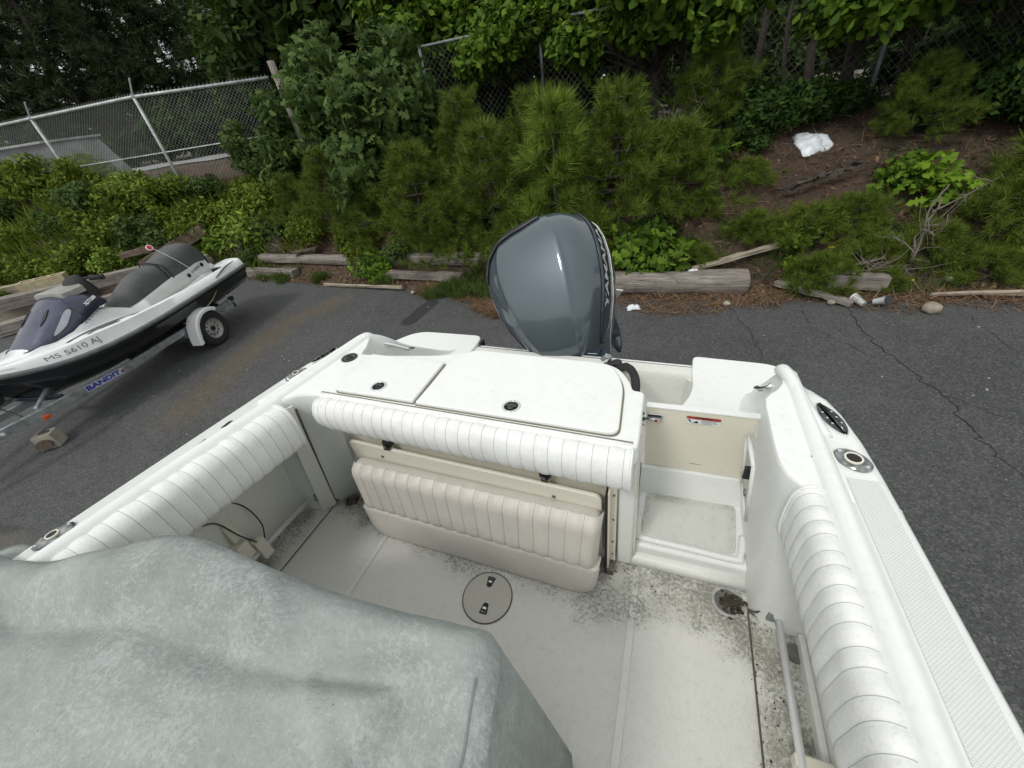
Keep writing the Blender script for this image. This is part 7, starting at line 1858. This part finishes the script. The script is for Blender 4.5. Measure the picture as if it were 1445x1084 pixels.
# heap of pine straw spilling onto the asphalt behind the motor
def heap(spec, n, label):
    Ps = []
    for x, y, r, k in spec:
        m = int(n * k); a = rng.random(m) * 6.283; q = r * np.sqrt(rng.random(m)); Ps.append(np.stack([x + q * np.cos(a), y + q * np.sin(a) * .7, 0.006 + 0.05 * rng.random(m) * np.clip(1 - q / r, 0, 1) ** .6 + 0.004], 1))
    P = np.vstack(Ps); m = len(P); nr = np.stack([rng.normal(size=m) * .3, rng.normal(size=m) * .3, np.ones(m)], 1); nr /= np.linalg.norm(nr, axis=1)[:, None]; ax = rng.normal(size=(m, 3)); ax -= nr * (ax * nr).sum(1)[:, None]; ax /= np.linalg.norm(ax, axis=1)[:, None]
    V, F = scatter(NEED[0], NEED[1], P, np.stack([ax, np.cross(nr, ax), nr], 2), 0.15 * (0.5 + rng.random(m)))
    me = fast_mesh('pine straw heap', V, F, [l_straw]); o = bpy.data.objects.new('pine_straw_heap', me); COL.objects.link(o); set_props(o, label, 'pine straw', None, 'stuff')
heap([(-2.35, 5.05, .42, 1.0), (-2.2, 4.80, .25, .40), (-2.9, 5.3, .3, .25), (-3.75, 5.5, .35, .2), (-1.6, 5.3, .5, .4), (0.1, 5.42, .8, .4), (1.0, 5.5, .5, .2), (2.4, 5.55, .6, .2), (3.4, 5.7, .7, .2)], 5200, 'heap of reddish pine straw lying on the asphalt behind the motor')
# loose chips and pebbles on the asphalt
n = 420; x = rng.uniform(-9, 5, n); y = rng.uniform(0.5, 5.2, n); ok = ~((x > -1.9) & (x < 0.8) & (y < 2.6)); x, y = x[ok], y[ok]; n = len(x)
PEB = (np.array([(-.5, -.4, 0), (.5, -.3, 0), (.4, .5, 0), (-.4, .4, 0), (0, 0, .5)]), np.array([(0, 1, 4), (1, 2, 4), (2, 3, 4), (3, 0, 4)]))
V, F = scatter(PEB[0], PEB[1], np.stack([x, y, np.full(n, .001)], 1), frames_from_dir(np.stack([np.cos(x * 99), np.sin(x * 99), np.zeros(n)], 1)) * np.array([1, 1, 1]), rng.uniform(.008, .026, n))
me = fast_mesh('pebbles', V, F, [m_stone]); o = bpy.data.objects.new('pebbles', me); COL.objects.link(o); set_props(o, 'loose pale pebbles and chips lying on the asphalt', 'pebbles', None, 'stuff')
# yellow flowers
def flower(x, y, lab, dz=0.16):
    root = empty('yellow_flower', (x, y, zt_(x, y)), 0, lab, 'flower', 'yellow flowers on the bank')
    V, F = tube([(0, 0, 0), (.01, 0, dz)], .003, 4); mesh_obj('stem', V, F, l_grass, root)
    parts = [(np.array([(0, 0, dz), (.035 * math.cos(a - .35), .035 * math.sin(a - .35), dz + .012), (.045 * math.cos(a), .045 * math.sin(a), dz + .008), (.035 * math.cos(a + .35), .035 * math.sin(a + .35), dz + .012)]), [(0, 1, 2, 3)]) for a in np.linspace(0, 6.283, 6, endpoint=False)]
    V, F = join(parts); mesh_obj('petals', V, F, l_yellow, root)
for x, y, lab in ((2.52, 5.70, 'left one of the two yellow flowers by the dead shrub'), (2.63, 5.66, 'right one of the two yellow flowers by the dead shrub'), (1.93, 6.18, 'left one of the paired yellow flowers in mid slope'), (2.0, 6.20, 'right one of the paired yellow flowers in mid slope'), (1.64, 6.27, 'single yellow flower left of the pair in mid slope'), (3.66, 6.34, 'single yellow flower near the right picture edge'), (-4.86, 5.92, 'yellow flower in front of the right log kerb')): flower(x, y, lab)
# labels that tell the members of large plant groups apart: by row, then by order across the picture
ORD = ['first', 'second', 'third', 'fourth', 'fifth', 'sixth', 'seventh', 'eighth', 'ninth', 'tenth', 'eleventh', 'twelfth', 'thirteenth', 'fourteenth', 'fifteenth', 'sixteenth', 'seventeenth', 'eighteenth']
def relabel(group, rowfn, base):
    rows = {}
    for o in bpy.data.objects:
        if o.parent is None and o.get('group') == group: rows.setdefault(rowfn(o.location.x, o.location.y), []).append(o)
    for rname, L in rows.items():
        L.sort(key=lambda o: math.atan2(o.location.x, o.location.y))
        for i, o in enumerate(L): o['label'] = base % (('leftmost' if i == 0 else 'rightmost' if i == len(L) - 1 and i > 1 else ORD[i] + ' from left'), rname)
relabel('shrubs covering the left bank', lambda x, y: 'under the bright fence' if y - foot(x) > 2.2 else ('in mid slope of the left bank' if y - foot(x) > 0.9 else 'at the foot of the left bank'), 'leafy green shrub, %s of the row %s')
relabel('dark pines beyond the service road', lambda x, y: 'front' if math.hypot(x, y) < 34 else 'rear', 'tall dark pine, %s in the %s row beyond the service road')
relabel('dark shrubs along the old fence', lambda x, y: 'before' if y < 8.25 else 'against', 'dark leafy shrub, %s of those %s the old fence')
relabel('dark leafy trees behind the fences', lambda x, y: 'nearer' if y < 19 else 'farther', 'dark leafy tree, %s in the %s row behind the fences')
relabel('leafy trees beyond the sandy yard', lambda x, y: 'nearer' if y < 25.5 else 'farther', 'leafy tree, %s in the %s row beyond the sandy yard')
relabel('thin trunks behind the old fence', lambda x, y: 'near' if y < 10 else 'far', 'thin bare twiggy trunk, %s in the %s row behind the old fence')
relabel('understorey bushes behind the fences', lambda x, y: 'beyond the service road' if x < -13 else ('behind the old fence' if y < 15 else 'beyond the sandy yard'), 'dark undergrowth bush, %s of those %s')
print('objects', len(bpy.data.objects))
